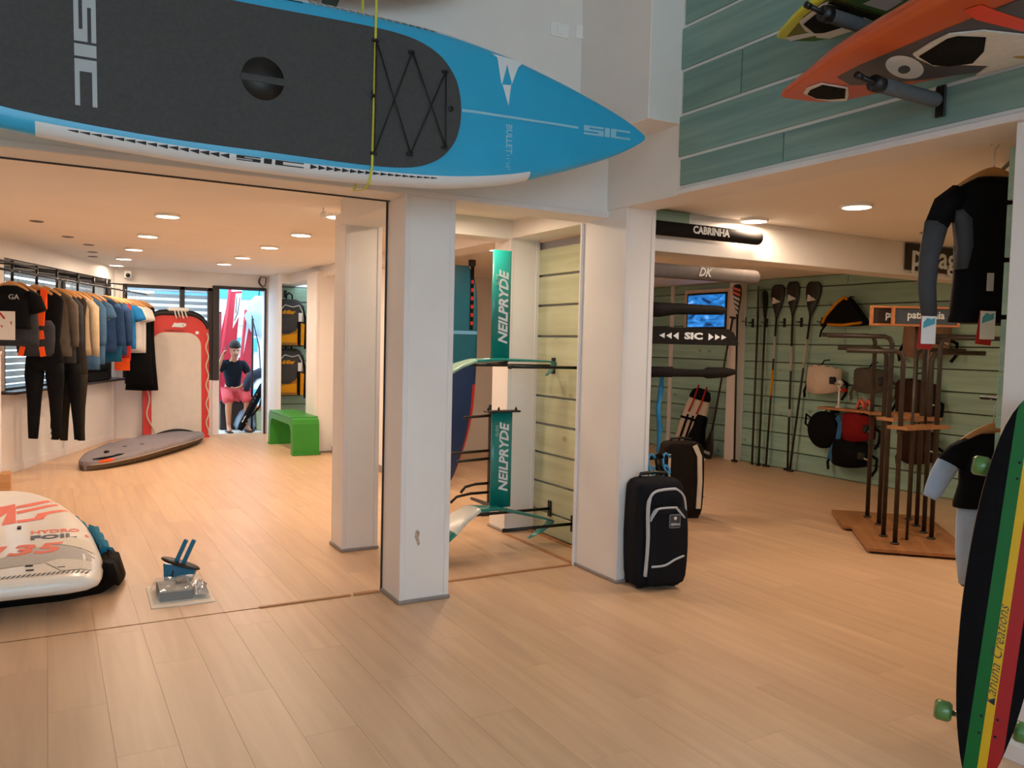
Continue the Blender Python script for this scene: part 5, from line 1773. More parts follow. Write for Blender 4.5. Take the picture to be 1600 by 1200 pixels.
def suitcase(name, label, loc, rz, w, d, h, m, front=True):
    t = thing(name, label, 'suitcase', loc, radians(rz), 'wheeled suitcases by the pillar')
    soft_box(MB(), w, d, 0.004, h, 0.06).obj('body', m, t)
    f = -d / 2 - 0.010
    if front:
        x0, x1, zt, zb = -w / 2 + 0.055, w / 2 - 0.002, h - 0.065, 0.12
        mb = MB()
        mb.tube(spline([(x0 - 0.008, f - 0.022, 0.10), (x0 - 0.002, f - 0.034, 0.30), (x0 - 0.008, f - 0.034, h * 0.68), (x0 + 0.0, f - 0.030, zt - 0.06), (x0 + 0.045, f - 0.026, zt - 0.005), (0.05, f - 0.030, zt + 0.010), (x1 - 0.07, f - 0.028, zt), (x1 - 0.02, f - 0.022, zt - 0.05), (x1 - 0.002, f - 0.02, zt - 0.16)], 4, False), [0.013] * 13 + [0.009] * 10 + [0.007] * 10, 8)
        mb.obj('piping', PIPE, t, 'silver piping round the front panel')
        soft_box(MB(), w - 0.07, 0.05, 0.03, zt - 0.10, 0.05, M=T(0.03, f - 0.012, 0)).obj('front_pocket', m, t)
        mb = MB()
        zq = zt - 0.115
        mb.tube(spline([(x0 + 0.008, f - 0.040, zq - 0.065), (x0 + 0.045, f - 0.048, zq), (0.06, f - 0.052, zq + 0.008), (x1 - 0.085, f - 0.050, zq - 0.002), (x1 - 0.012, f - 0.034, zq - 0.075)], 4, False), 0.0075, 8)
        mb.obj('piping', PIPE, t, 'silver piping over the pocket')
        mb = MB()
        mb.tube(spline([(x0 + 0.022, f - 0.046, 0.165), (0.0, f - 0.056, 0.172), (0.07, f - 0.056, 0.205), (x1 - 0.03, f - 0.046, 0.222), (x1 + 0.004, f - 0.020, 0.228)], 4, False), 0.0075, 8)
        mb.obj('piping', PIPE, t, 'silver piping low on the pocket')
        MB().strap([(x0 + 0.05, f - 0.056, zq + 0.002), (x0 + 0.012, f - 0.052, zq - 0.055), (x0 + 0.004, f - 0.048, zq - 0.075)], 0.010, 0.004, (0, -1, 0)).obj('zip_pull', PIPE, t)
        MB().box(0.025, 0.105, f - 0.056, f - 0.046, zq - 0.125, zq - 0.035, 0.008).obj('badge', mat('badge_grey', '84858a', 0.5, 0.05), t, 'grey rubber badge')
        MB().box(0.031, 0.099, f - 0.0575, f - 0.054, zq - 0.119, zq - 0.041, 0.004).obj('badge_centre', mat('badge_dark', '3b3c42', 0.6, 0.05), t)
        mb = MB()
        mb.text('dakine', 0.026, T(0.065, f - 0.0585, zq - 0.098) @ RX(90), ext=0.001)
        mb.lathe([(0.012, 0), (0.0005, 0.001)], 12, M=T(0.065, f - 0.0577, zq - 0.062) @ RX(90))
        mb.obj('lettering', PRINTW, t, 'small white word on the badge')
    else:
        mb = MB()
        mb.strap([(w / 2 - 0.05, f - 0.006, 0.10), (w / 2 - 0.045, f - 0.010, h * 0.5), (w / 2 - 0.055, f - 0.008, h - 0.12), (w / 2 - 0.10, f - 0.0, h - 0.02)], 0.045, 0.012, (0.2, -1, 0))
        mb.obj('side_band', mat('off_white_band', 'cfc4b4', 0.7, 0.05), t, 'off white band')
        mb = MB()
        mb.strap([(-w / 2 + 0.03, f - 0.004, 0.30), (-w / 2 + 0.025, f - 0.006, h * 0.6), (-w / 2 + 0.03, f, h - 0.10)], 0.022, 0.012, (-0.2, -1, 0))
        mb.obj('side_band', MATS['off_white_band'], t, 'narrow off white band')
        mb = MB()
        mb.tube([(w / 2 + 0.004, -d / 2 + 0.02, h - 0.16), (w / 2 + 0.008, 0, h - 0.10), (w / 2 + 0.004, d / 2 - 0.04, h - 0.16)], 0.010, 6)
        mb.tube([(w / 2 + 0.012, -d / 2 + 0.02, 0.20), (w / 2 + 0.013, d / 2 - 0.04, 0.20)], 0.010, 6)
        mb.obj('piping', MATS['off_white_band'], t)
    MB().tube([(-0.10, 0.02, h - 0.005), (-0.095, 0.02, h + 0.022), (0.0, 0.02, h + 0.030), (0.095, 0.02, h + 0.022), (0.10, 0.02, h - 0.005)], 0.012, 8).obj('handle', BLACKP, t)
    for s in (-1, 1):
        MB().lathe([(0.001, -0.018), (0.034, -0.018), (0.036, -0.010), (0.036, 0.010), (0.034, 0.018), (0.001, 0.018)], 16, M=T(s * (w / 2 - 0.035), d / 2 - 0.012, 0.036) @ RY(90)).obj('wheel', BLACKP, t)
        MB().box(s * (w / 2 - 0.05) - 0.025, s * (w / 2 - 0.05) + 0.025, -d / 2 + 0.03, -d / 2 + 0.06, 0, 0.03, 0.006).obj('foot', BLACKP, t)
    MB().box(-w / 2 + 0.02, w / 2 - 0.02, d / 2 - 0.035, d / 2 + 0.006, 0.0, 0.14, 0.02, seg=2).obj('base_shell', BLACKP, t)
    return t


suitcase('suitcase', 'black wheeled suitcase with silver piping standing against the white pillar', (3.475, 4.175, 0), -11, 0.335, 0.20, 0.715, NAVYB)
suitcase('suitcase', 'dark brown suitcase with off white bands standing behind the silver piped one', (5.13, 5.80, 0), -24, 0.36, 0.27, 0.70, BROWNB, False)

# ------------------------------------------------------------------ television
SCREEN = bpy.data.materials.new('television_picture')
SCREEN.use_nodes = True
_n, _l = SCREEN.node_tree.nodes, SCREEN.node_tree.links
_b = _n['Principled BSDF']
_tc = _n.new('ShaderNodeTexCoord')
_mp = _n.new('ShaderNodeMapping')
_mp.inputs['Scale'].default_value = (1, 2.2, 6)
_l.new(_tc.outputs['Object'], _mp.inputs[0])
_nz = _n.new('ShaderNodeTexNoise')
_nz.inputs['Scale'].default_value = 1.6
_nz.inputs['Detail'].default_value = 5
_nz.inputs['Distortion'].default_value = 1.2
_l.new(_mp.outputs[0], _nz.inputs['Vector'])
_rp = _n.new('ShaderNodeValToRGB')
for p, c in ((0.32, '06204e'), (0.48, '1465c8'), (0.62, '2f8fe6')):
    e = _rp.color_ramp.elements[0] if p == 0.32 else (_rp.color_ramp.elements[1] if p == 0.62 else _rp.color_ramp.elements.new(p))
    e.position = p
    e.color = lin(c) + [1]
_l.new(_nz.outputs['Fac'], _rp.inputs['Fac'])
_l.new(_rp.outputs['Color'], _b.inputs['Emission Color'])
_b.inputs['Emission Strength'].default_value = 0.9
_b.inputs['Base Color'].default_value = (0.01, 0.01, 0.015, 1)
_b.inputs['Roughness'].default_value = 0.2
t = thing('television', 'flat television showing blue surf pictures in a pale frame on the far wall', 'television', (8.44, 9.08, 2.11))
MB().box(-0.03, 0.04, -0.42, 0.42, -0.27, 0.27, 0.006).obj('housing', BLACKP, t)
MB().box(-0.034, -0.0305, -0.385, 0.385, -0.23, 0.24).obj('screen', SCREEN, t, 'lit blue screen')
mb = MB()
for a in ((-0.48, -0.42, -0.33, 0.32), (0.42, 0.48, -0.33, 0.32), (-0.42, 0.42, 0.27, 0.32), (-0.42, 0.42, -0.33, -0.27)):
    mb.box(-0.02, 0.044, a[0], a[1], a[2], a[3], 0.003)
mb.obj('frame', mat('pale_wood_frame', 'dcc7ab', 0.55, 0.06), t, 'pale frame')
# ------------------------------------------------------------------ kite bag leaning on the far wall
OFFW = mat('bag_off_white', 'cdbfae', 0.85, 0.05, 12, 0.2, 50)
t = thing('board_bag', 'off white and black gear bag with red straps leaning below the television', 'bag', (8.05, 9.05, 0), radians(-60))
Mk = RY(14)
mb = MB()
rings = []
for z, w, d, c in ((0.0, 0.10, 0.06, 0), (0.06, 0.16, 0.085, 0), (0.25, 0.19, 0.10, 0), (0.5, 0.185, 0.10, 0.0), (0.75, 0.165, 0.09, 0.0), (0.93, 0.13, 0.075, 0.0), (1.0, 0.09, 0.05, 0)):
    rings.append(ring(c, z, w, d, 16))
mb.loft(rings, True, True, M=Mk)
wrinkle(mb, 0.02, 6, 3)
mb.obj('body', OFFW, t)
mb = MB()
mb.loft([ring(0, z, w, d, 16) for z, w, d in ((0.86, 0.155, 0.09), (0.90, 0.158, 0.092), (0.985, 0.125, 0.075), (1.015, 0.06, 0.04))], True, True, M=Mk)
mb.obj('top_cap', BLACKC, t, 'black top')
mb = MB()
mb.loft([ring(0.10, z, w, d, 16) for z, w, d in ((0.0, 0.10, 0.09), (0.05, 0.14, 0.11), (0.28, 0.15, 0.12), (0.46, 0.10, 0.115), (0.60, 0.09, 0.112), (0.66, 0.07, 0.10))], True, True, M=Mk)
mb.obj('black_pocket', BLACKC, t, 'black pocket')
for x in (-0.10, -0.02):
    MB().strap([Mk @ Vec((x, -0.115, 0.05)), Mk @ Vec((x + 0.02, -0.12, 0.4)), Mk @ Vec((x + 0.03, -0.11, 0.62))], 0.03, 0.012, (0, -1, 0)).obj('strap', BLACKC, t, 'black strap')
for x in (-0.07, 0.05):
    MB().tube([Mk @ Vec((x, -0.12, 0.66)), Mk @ Vec((x + 0.03, -0.13, 0.85)), Mk @ Vec((x + 0.02, -0.06, 1.06)), Mk @ Vec((x + 0.01, 0.0, 1.0))], 0.012, 8).obj('strap', C_RED, t, 'red strap')
MB().strap([Mk @ Vec((-0.18, -0.06, 0.55)), Mk @ Vec((0, -0.125, 0.57)), Mk @ Vec((0.17, -0.06, 0.55))], 0.035, 0.012, (0, -1, 0)).obj('strap', BLACKC, t, 'black strap')

# ------------------------------------------------------------------ paddles on the green wall
CARB = mat('carbon_black', '15130f', 0.4, 0.15, 20)
SHAFTM = mat('shaft_brown_black', '241a12', 0.4, 0.2, 20)


def paddle(label, base, top, blade, logo, roll=0.0, extra=None, down=False, bw=0.085, bl=0.44, shaft2=False):
    """leans between two points; blade at the top unless down"""
    b, a = Vec(base), Vec(top)
    ax_ = (a - b).normalized()
    L = (a - b).length
    yv = Vec((-1, 0, 0))
    yv = (yv - ax_ * yv.dot(ax_)).normalized()
    xv = yv.cross(ax_) * -1
    xv = ax_.cross(yv) * -1
    t = thing('paddle', label, 'paddle', group='paddles on the green slat wall', M=frame(b, xv, -yv, ax_) @ RZ(roll))
    z0, z1 = (0.0, L - bl + 0.06) if not down else (bl - 0.06, L)
    mb = MB()
    mb.tube([(0, 0, z0), (0, 0, (z0 + z1) / 2), (0, 0, z1)], 0.0145, 10)
    mb.obj('shaft', SHAFTM, t)
    if down:
        MB().tube([(-0.05, 0, L), (0.05, 0, L)], 0.016, 8).obj('grip', CARB, t)
    else:
        MB().tube([(-0.05, 0, 0.016), (0.05, 0, 0.016)], 0.016, 8).obj('grip', CARB, t)
    rings = []
    for f, w in ((0, 0.18), (0.10, 0.24), (0.25, 0.5), (0.45, 0.80), (0.65, 0.98), (0.82, 1.0), (0.93, 0.90), (0.985, 0.70), (1.0, 0.45)):
        z = (L - bl + bl * f) if not down else (bl - bl * f)
        rings.append([(w * bw * cos(2 * pi * q / 12), (0.006 + 0.012 * (1 - f)) * sin(2 * pi * q / 12) - 0.012 * f, z) for q in range(12)])
    mb = MB()
    mb.loft(rings)
    mb.obj('blade', blade, t)
    zc_ = L - bl * 0.45 if not down else bl * 0.2
    if logo == 'tri':
        mb = MB()
        yy = 0.031
        mb.prism([(-0.06, zc_ - 0.03), (-0.005, zc_ - 0.045), (-0.005, zc_ + 0.005)], 0.022, yy, XZ)
        mb.prism([(0.0, zc_ - 0.045), (0.06, zc_ - 0.06), (0.06, zc_ + 0.03), (0.045, zc_ + 0.03), (0.0, zc_ + 0.0)], 0.022, yy, XZ)
        mb.obj('logo', PRINTW, t, 'white triangle logo')
    elif logo == 'stripes':
        for q in range(6):
            z = L - bl * 0.95 + q * bl * 0.14
            w = bw * (0.35 + 0.11 * q)
            mb = MB()
            mb.prism([(-w, z), (w, z + 0.05), (w, z + 0.085), (-w, z + 0.035)], 0.02, 0.032, XZ)
            mb.obj('stripe', PRINTW if q < 4 else CORAL, t)
    elif logo == 'bar':
        MB().box(-0.055, 0.055, -0.034, -0.02, zc_ - 0.02, zc_ + 0.02).obj('logo', PRINTG, t, 'pale printed bar')
    if extra:
        for za, zb, m in extra:
            MB().tube([(0, 0, za), (0, 0, zb)], 0.0155, 10).obj('shaft_band', m, t)
    return t


SB = [(1.30, 1.62, KL), (0.70, 0.80, KL)]
paddle('paddle with pink and white striped blade at the left end of the row', (8.31, 8.30, 0.0), (8.325, 8.37, 2.46), CARB, 'stripes')
paddle('slim black paddle between the striped one and the yellow banded one', (8.37, 8.03, 0.0), (8.41, 8.06, 2.43), CARB, None, 40, bw=0.07)
paddle('black paddle with white logo and a yellow band on its shaft', (8.38, 7.79, 0.0), (8.455, 7.76, 2.43), CARB, 'tri', -10, [(0.95, 1.30, KY), (1.45, 1.75, KL)], bw=0.10)
paddle('second shaft leaning beside the yellow banded paddle, blade turned sideways', (8.36, 7.90, 0.0), (8.41, 7.93, 2.36), CARB, None, 75, bw=0.08)
paddle('black paddle with white logo, second from the right in the row', (8.40, 7.44, 0.0), (8.455, 7.51, 2.46), CARB, 'tri', -10, SB, bw=0.095)
paddle('black paddle with white logo at the right end of the row', (8.36, 7.37, 0.0), (8.455, 7.17, 2.44), CARB, 'tri', -10, [(1.35, 1.72, KL)], bw=0.105)
paddle('black paddle standing blade down against the pale column', (8.18, 8.70, 0.0), (8.30, 8.42, 2.0), CARB, 'bar', 0, None, True, bw=0.10)
for y, z, w in ((8.22, 1.93, 'between the striped paddle and the slim one'), (7.97, 1.93, 'right of the slim black paddle'), (7.66, 1.93, 'right of the yellow banded paddle'), (7.38, 1.93, 'between the two rightmost logo paddles'), (7.05, 1.93, 'right of the last paddle'), (8.36, 1.95, 'beside the striped blade at the pale column')):
    t = thing('paddle_hook', 'black double hook on the slat wall ' + w, 'hook', (8.485, y, z), 0, 'paddle hooks on the green slat wall')
    MB().box(-0.012, 0, -0.02, 0.02, -0.06, 0.06, 0.003).obj('plate', BLACKM, t)
    for s in (-1, 1):
        MB().tube([(-0.006, s * 0.014, 0), (-0.07, s * 0.02, 0.0), (-0.08, s * 0.02, 0.015)], 0.006, 6).obj('prong', BLACKM, t)

# ------------------------------------------------------------------ harnesses and bags hung on the green wall
HGREY = mat('harness_grey', '55504c', 0.8, 0.1, 14, 0.2, 60)
HBROWN = mat('harness_brown', '33221a', 0.8, 0.15, 14, 0.2, 60)
HBLUE = mat('harness_blue_strap', '1b5f94', 0.7, 0.1)
HRED = mat('harness_dark_red', '7c1a1c', 0.8, 0.1, 14, 0.2, 60)


def harness(label, y, z, w, h, m, m2=None, buckle=None, rz=90, lean=0):
    """waist harness: curved back plate, side wings, straps and spreader bar; local front is -y"""
    t = thing('harness', label, 'harness', group='harnesses on the green slat wall', M=T(8.42, y, z) @ RZ(-rz) @ RX(lean))
    rings = []
    n = 13
    for k in range(n):
        a = radians(-80 + 160 * k / (n - 1))
        hh = h * (0.5 - 0.13 * abs(sin(a)) ** 2)
        x = w * 0.5 * sin(a) * 1.1
        yb = -0.16 * cos(a)
        th = 0.018
        rings.append([(x, yb - th, -hh), (x, yb - th * 1.6, 0), (x, yb - th, hh * (1.0 - 0.2 * (k % 2 == 0))), (x * 0.95, yb + th, hh), (x * 0.95, yb + th, -hh)])
    mb = MB()
    mb.loft(rings, True, True)
    wrinkle(mb, 0.012, 9, y)
    mb.obj('back_plate', m, t)
    for s in (-1, 1):
        MB().strap([(s * w * 0.5, -0.02, 0), (s * w * 0.62, 0.02, -0.04), (s * w * 0.68, -0.03, -0.16), (s * w * 0.6, -0.06, -0.24)], 0.035, 0.008, (0, -1, 0)).obj('strap', m2 or BLACKC, t)
    MB().tube([(w * 0.42, -0.10, -0.02), (w * 0.50, -0.14, -0.03), (w * 0.62, -0.12, -0.05)], 0.012, 8).obj('spreader_bar', CHROME, t)
    MB().box(w * 0.36, w * 0.50, -0.17, -0.10, -0.05, 0.04, 0.012).obj('buckle', buckle or BLACKP, t)
    MB().tube([(0, -0.12, h * 0.42), (0, -0.06, h * 0.5 + 0.05), (0, 0.04, h * 0.5 + 0.06)], 0.008, 6).obj('hanging_loop', BLACKC, t)
    return t


harness('off white waist harness hanging high on the green wall', 6.90, 1.22, 0.46, 0.36, OFFW)
harness('grey and black waist harness hanging behind the pipe rack', 6.22, 1.24, 0.44, 0.30, HGREY, HGREY)
harness('dark red and black harness hanging low behind the pipe rack', 6.38, 0.68, 0.40, 0.34, HRED)
harness('black harness hanging lowest on the green wall', 6.47, 0.36, 0.50, 0.34, BLACKC)
harness('brown black harness on the wall behind the middle of the pipe rack', 5.66, 1.06, 0.44, 0.46, HBROWN)
harness('brown harness hanging low on the wall behind the wooden shelves', 5.60, 0.55, 0.40, 0.40, HBROWN)
harness('beige seat harness hanging behind the framed sign', 5.57, 1.72, 0.50, 0.42, mat('harness_beige', '8d7360', 0.85, 0.1, 12, 0.2, 50))
t = thing('drum_bag', 'round black bag with blue strap hanging on the green wall', 'bag', M=T(8.34, 6.84, 0.60) @ RZ(-90))
mb = MB()
mb.lathe([(0.001, -0.07), (0.19, -0.065), (0.225, -0.03), (0.23, 0.03), (0.20, 0.065), (0.001, 0.07)], 28, M=RX(90) @ RZ(20))
mb.obj('body', BLACKC, t)
MB().tube([(-0.20, 0, 0.12), (-0.28, 0, 0.17), (-0.29, 0, 0.05), (-0.21, 0, 0.0)], 0.014, 8).obj('handle', BLACKC, t)
MB().strap([(0.20, -0.02, 0.18), (0.27, -0.04, 0.1), (0.25, -0.05, -0.1), (0.17, -0.05, -0.22), (0.14, -0.05, -0.34)], 0.07, 0.012, (0, -1, 0)).obj('strap', HBLUE, t, 'blue strap')
MB().tube([(0, 0, 0.22), (0, 0.05, 0.26), (0, 0.12, 0.26)], 0.008, 6).obj('hanging_loop', BLACKC, t)
t = thing('throw_bag', 'black bag with bright yellow edge hanging beside the paddles', 'bag', M=T(8.36, 6.60, 1.86) @ RZ(-90))
tri = [(-0.30, 0.02), (0.28, 0.02), (0.27, 0.08), (0.08, 0.30), (0.0, 0.36), (-0.08, 0.30), (-0.26, 0.12)]
MB().prism(spline(tri, 3), -0.05, 0.06, XZ).obj('body', BLACKC, t)
MB().tube([(-0.30, -0.06, 0.05), (-0.26, -0.065, 0.13), (-0.10, -0.065, 0.29), (0.0, -0.065, 0.355), (0.05, -0.065, 0.33)], 0.018, 8).obj('edge', KY, t, 'bright yellow edge')
MB().tube([(-0.22, -0.065, 0.035), (0.0, -0.068, 0.025), (0.26, -0.065, 0.05)], 0.016, 8).obj('edge', KY, t, 'bright yellow lower edge')
MB().tube([(-0.29, 0, 0.04), (-0.36, 0, -0.04), (-0.38, 0, -0.12)], 0.012, 6).obj('strap', BLACKC, t)
MB().tube([(0, 0, 0.34), (0, 0.06, 0.37), (0, 0.12, 0.37)], 0.008, 6).obj('hanging_loop', BLACKC, t)
t = thing('wall_shelf', 'narrow orange wooden shelf on the green wall under the white harness', 'shelf', (8.485, 6.5, 0.87))
MB().box(-0.22, 0, -0.34, 0.40, -0.014, 0.014, 0.003).obj('board', STRIPW, t)
for y in (-0.2, 0.25):
    MB().box(-0.15, 0, y - 0.01, y + 0.01, -0.06, -0.014, 0.002).obj('bracket', BLACKM, t)
t = thing('trophy_stand', 'small white stemmed holder with red knob on the wooden shelf', 'stand', (8.36, 6.66, 0.885))
MB().lathe([(0.04, 0), (0.04, 0.012), (0.012, 0.02), (0.012, 0.24), (0.03, 0.26), (0.05, 0.30), (0.03, 0.33), (0.0005, 0.34)], 14).obj('stem', WHITEP, t)
MB().lathe([(0.0005, -0.03), (0.03, -0.02), (0.035, 0), (0.03, 0.02), (0.0005, 0.03)], 12, M=T(-0.04, -0.10, 0.22)).obj('knob', C_RED, t, 'red knob')
MB().tube([(0, 0, 0.22), (-0.04, -0.10, 0.22)], 0.008, 6).obj('arm', WHITEP, t)
t = thing('sandal_pair', 'pair of pale pink straps lying on the wooden shelf end', 'straps', (8.36, 6.30, 0.885))
for s in (-1, 1):
    MB().tube([(0, s * 0.05 - 0.05, 0.01), (-0.02, s * 0.05 - 0.04, 0.09), (0.0, s * 0.05, 0.12), (0.02, s * 0.05 + 0.04, 0.09), (0, s * 0.05 + 0.05, 0.01)], 0.02, 8).obj('strap', CORAL, t)

# ------------------------------------------------------------------ pipe clothing rack with signs
PIPEB = mat('bronze_pipe', '3a312a', 0.45, 0.15, 12, metal=0.3)
RWOOD = wood_mat('rack_base_wood', '8a5a34', 'a8754a', None, 0, 0.5, 0.08)
e1, e2 = Vec((0.69, 0.724, 0)), Vec((0.724, -0.69, 0))
pr = thing('pipe_rack', 'bronze pipe clothes rack on a wooden base with small wooden shelves', 'rack', M=frame((5.559, 4.104, 0), e1, e2 * -1, (0, 0, 1)))
MB().box(0.0, 0.80, -0.78, 0.0, 0.018, 0.05, 0.003).obj('base', RWOOD, pr)
MB().box(0.802, 1.52, -0.78, 0.07, 0.018, 0.05, 0.003).obj('base', RWOOD, pr)
for x, y in ((0.06, -0.06), (0.74, -0.06), (0.86, 0.0), (1.46, 0.0), (0.06, -0.72), (0.74, -0.72), (0.86, -0.72), (1.46, -0.72)):
    MB().box(x - 0.03, x + 0.03, y - 0.03, y + 0.03, 0, 0.02).obj('foot', BLACKP, pr)
PINV = frame((5.559, 4.104, 0), e1, e2 * -1, (0, 0, 1)).inverted()
for k, (x, y) in enumerate(((5.86, 4.082), (6.014, 4.297), (6.377, 4.606), (6.571, 4.869))):
    p = PINV @ Vec((x, y, 0))
    zt = (1.58, 1.70, 1.60, 1.72)[k]
    arm = (0.42, 0.50, 0.40, 0.46)[k]
    c = 0.06
    pts = [(p.x, p.y, 0.05), (p.x, p.y, zt - c), (p.x, p.y + 0.018, zt - 0.018), (p.x, p.y + c, zt), (p.x, p.y + arm, zt)]
    MB().tube(pts, 0.019, 10).obj('pipe', PIPEB, pr)
    MB().tube([(p.x, p.y, 0.05), (p.x, p.y, 0.062)], 0.034, 12).obj('flange', PIPEB, pr)
for k, (x, y) in enumerate(((6.31, 4.069), (6.46, 4.235), (6.652, 4.432), (6.839, 4.635))):
    p = PINV @ Vec((x, y, 0))
    zt = (1.70, 1.58, 1.72, 1.60)[k]
    arm = (0.50, 0.40, 0.46, 0.4)[k]
    c = 0.06
    pts = [(p.x, p.y, 0.05), (p.x, p.y, zt - c), (p.x, p.y - 0.018, zt - 0.018), (p.x, p.y - c, zt), (p.x, p.y - arm, zt)]
    MB().tube(pts, 0.019, 10).obj('pipe', PIPEB, pr)
    MB().tube([(p.x, p.y, 0.05), (p.x, p.y, 0.062)], 0.034, 12).obj('flange', PIPEB, pr)
for k, (a, b, z) in enumerate((((5.86, 4.082), (6.31, 4.069), 0.965), ((6.014, 4.297), (6.46, 4.235), 1.01), ((6.571, 4.869), (6.839, 4.635), 1.0))):
    pa, pb = PINV @ Vec((*a, 0)), PINV @ Vec((*b, 0))
    d = (pb - pa).normalized()
    n_ = Vec((-d.y, d.x, 0))
    poly = [pa - d * 0.04 - n_ * 0.09, pb + d * 0.04 - n_ * 0.09, pb + d * 0.04 + n_ * 0.09, pa - d * 0.04 + n_ * 0.09]
    MB().prism([(q.x, q.y) for q in poly], z, z + 0.026).obj('shelf', RWOOD, pr, 'narrow wooden shelf')
    for q in (pa, pb):
        MB().tube([(q.x, q.y, z - 0.03), (q.x, q.y, z)], 0.027, 10).obj('clamp', PIPEB, pr)
pc = PINV @ Vec((6.08, 4.13, 0))
MB().tube([(pc.x, pc.y, 0.05), (pc.x, pc.y, 1.80)], 0.012, 8).obj('sign_pole', PIPEB, pr)
NAVYS = mat('sign_slate_blue', '39424f', 0.6, 0.06)
BLKS = mat('sign_dark_brown', '2a1b14', 0.6, 0.08)
SWOOD = wood_mat('sign_frame_wood', 'a9673a', 'c4824c', None, 0, 0.5, 0.08)


def sign(label, M, w, h, m, word, size, fr=True, offx=0.0, sx=0.92):
    t = thing('framed_sign', label, 'sign', M=M)
    MB().box(-w / 2, w / 2, -0.008, 0.012, -h / 2, h / 2).obj('panel', m, t)
    if fr:
        f = 0.018
        for a in ((-w / 2 - f, w / 2 + f, h / 2, h / 2 + f), (-w / 2 - f, w / 2 + f, -h / 2 - f, -h / 2), (-w / 2 - f, -w / 2, -h / 2, h / 2), (w / 2, w / 2 + f, -h / 2, h / 2)):
            MB().box(a[0], a[1], -0.022, 0.016, a[2], a[3], 0.002).obj('frame', SWOOD, t)
    mb = MB()
    mb.text(word, size, T(offx, -0.0095, 0.01) @ RX(90), off=size * 0.018, ext=0.0015, sx=sx)
    mb.obj('lettering', PRINTW, t, 'white word ' + word)
    return t


fa = math.degrees(math.atan2(-0.257, 0.454))
sign('slate blue framed sign reading patagonia on the pipe rack pole', T(6.115, 4.085, 1.862) @ RZ(fa), 0.50, 0.125, NAVYS, 'patagonia', 0.085)
sign('dark framed sign with the letter p showing behind the slate blue one', T(6.03, 4.22, 1.865) @ RZ(fa), 0.50, 0.125, BLKS, 'patagonia', 0.085)
MB().tube([(pc.x + 0.02, pc.y - 0.10, 1.0), (pc.x + 0.02, pc.y - 0.10, 1.80)], 0.010, 8).obj('sign_pole', PIPEB, pr)
sign('big dark wall sign reading patagonia on the white ceiling beam', T(7.05, 4.478, 2.395), 1.30, 0.225, BLKS, 'patagonia', 0.27, False, -0.01, 1.13)

# ------------------------------------------------------------------ wetsuit tops and child suit beside the right post
NEOD = mat('neoprene_charcoal', '4a4e54', 0.8, 0.08, 14, 0.15, 80)
NEOK = mat('neoprene_black', '0b0d11', 0.75, 0.2, 14, 0.15, 80)
NEOB = mat('neoprene_pale_blue', 'a9bedb', 0.8, 0.05, 10, 0.15, 80)
TEALC = mat('tag_teal', '4fa9bd', 0.6, 0.08)


def swing_tag(parent, M):
    o = MB().box(-0.034, 0.034, 0.002, 0.004, -0.15, 0.0, M=M @ RY(6)).obj('hang_tag', C_RED, parent, 'red paper tag')
    o = MB().box(-0.034, 0.030, -0.004, -0.002, -0.125, 0.0, M=M).obj('hang_tag', CARD if False else WHITEP, parent, 'white paper tag with teal print')
    mb = MB()
    mb.prism([(-0.028, -0.055), (0.024, -0.035), (0.024, -0.008), (0.008, -0.014), (-0.010, -0.008), (-0.026, -0.028)], 0.0042, 0.0048, M @ XZ)
    mb.obj('tag_print', TEALC, o)


rod = thing('display_bracket', 'black display arm on the slat edge carrying the two wetsuit tops', 'rack arm', (3.53, 1.72, 2.475))
MB().box(0, 0.012, -0.03, 0.03, -0.05, 0.05, 0.003).obj('bracket', BLACKM, rod)
MB().tube([(0.006, 0, 0), (0.19, 0.30, 0.02), (0.60, 0.66, 0.02)], 0.010, 8).obj('bar', BLACKM, rod)
top_rz = -33
Mt = T(3.725, 2.19, 2.515) @ RZ(top_rz)
h = make_hanger('wooden hanger carrying the near wetsuit top by the right post', Mt, 'wooden hangers by the right post', 0.16)
w1 = thing('wetsuit_jacket', 'black long sleeved wetsuit top with charcoal sleeves by the right post', 'wetsuit', group='wetsuit tops by the right post', M=Mt @ T(0, 0, -0.042))
mb = MB()
torso(mb, [(-0.105, 0.075, 0.035), (-0.118, 0.10, 0.05), (-0.145, 0.15, 0.055), (-0.185, 0.182, 0.06), (-0.25, 0.178, 0.07), (-0.38, 0.155, 0.075), (-0.55, 0.15, 0.08), (-0.72, 0.165, 0.085), (-0.76, 0.17, 0.085)])
wrinkle(mb, 0.012, 6, 3)
mb.obj('body', NEOK, w1)
for s, ws in ((-1, 1), (1, 1)):
    mb = MB()
    limb(mb, [(s * 0.14, -0.18), (s * 0.205, -0.235), (s * 0.245, -0.33)], [0.055, 0.060, 0.052], [0.055, 0.058, 0.05], 0)
    mb.obj('upper_sleeve', NEOK, w1)
    mb = MB()
    limb(mb, [(s * 0.240, -0.31), (s * 0.266, -0.46), (s * 0.270, -0.60), (s * 0.252, -0.74)], [0.053, 0.042, 0.037, 0.033], [0.051, 0.050, 0.046, 0.036], 0)
    mb.obj('lower_sleeve', NEOD, w1, 'charcoal sleeve')
    mb = MB()
    rings = []
    for z, xa, xb in ((-0.26, 0.16, 0.178), (-0.30, 0.12, 0.172), (-0.42, 0.11, 0.152), (-0.52, 0.13, 0.150)):
        rings.append([(s * xa, -0.078, z), (s * xb, -0.045, z), (s * xb * 1.02, 0.0, z), (s * xa, -0.06, z)])
    mb.loft(rings)
    mb.obj('side_panel', NEOD, w1, 'charcoal side panel')
MB().box(-0.05, -0.02, -0.092, -0.086, -0.62, -0.54, 0.002).obj('badge', KL, w1, 'small silver badge')
Mt2 = T(4.06, 2.27, 2.515) @ RZ(top_rz - 6)
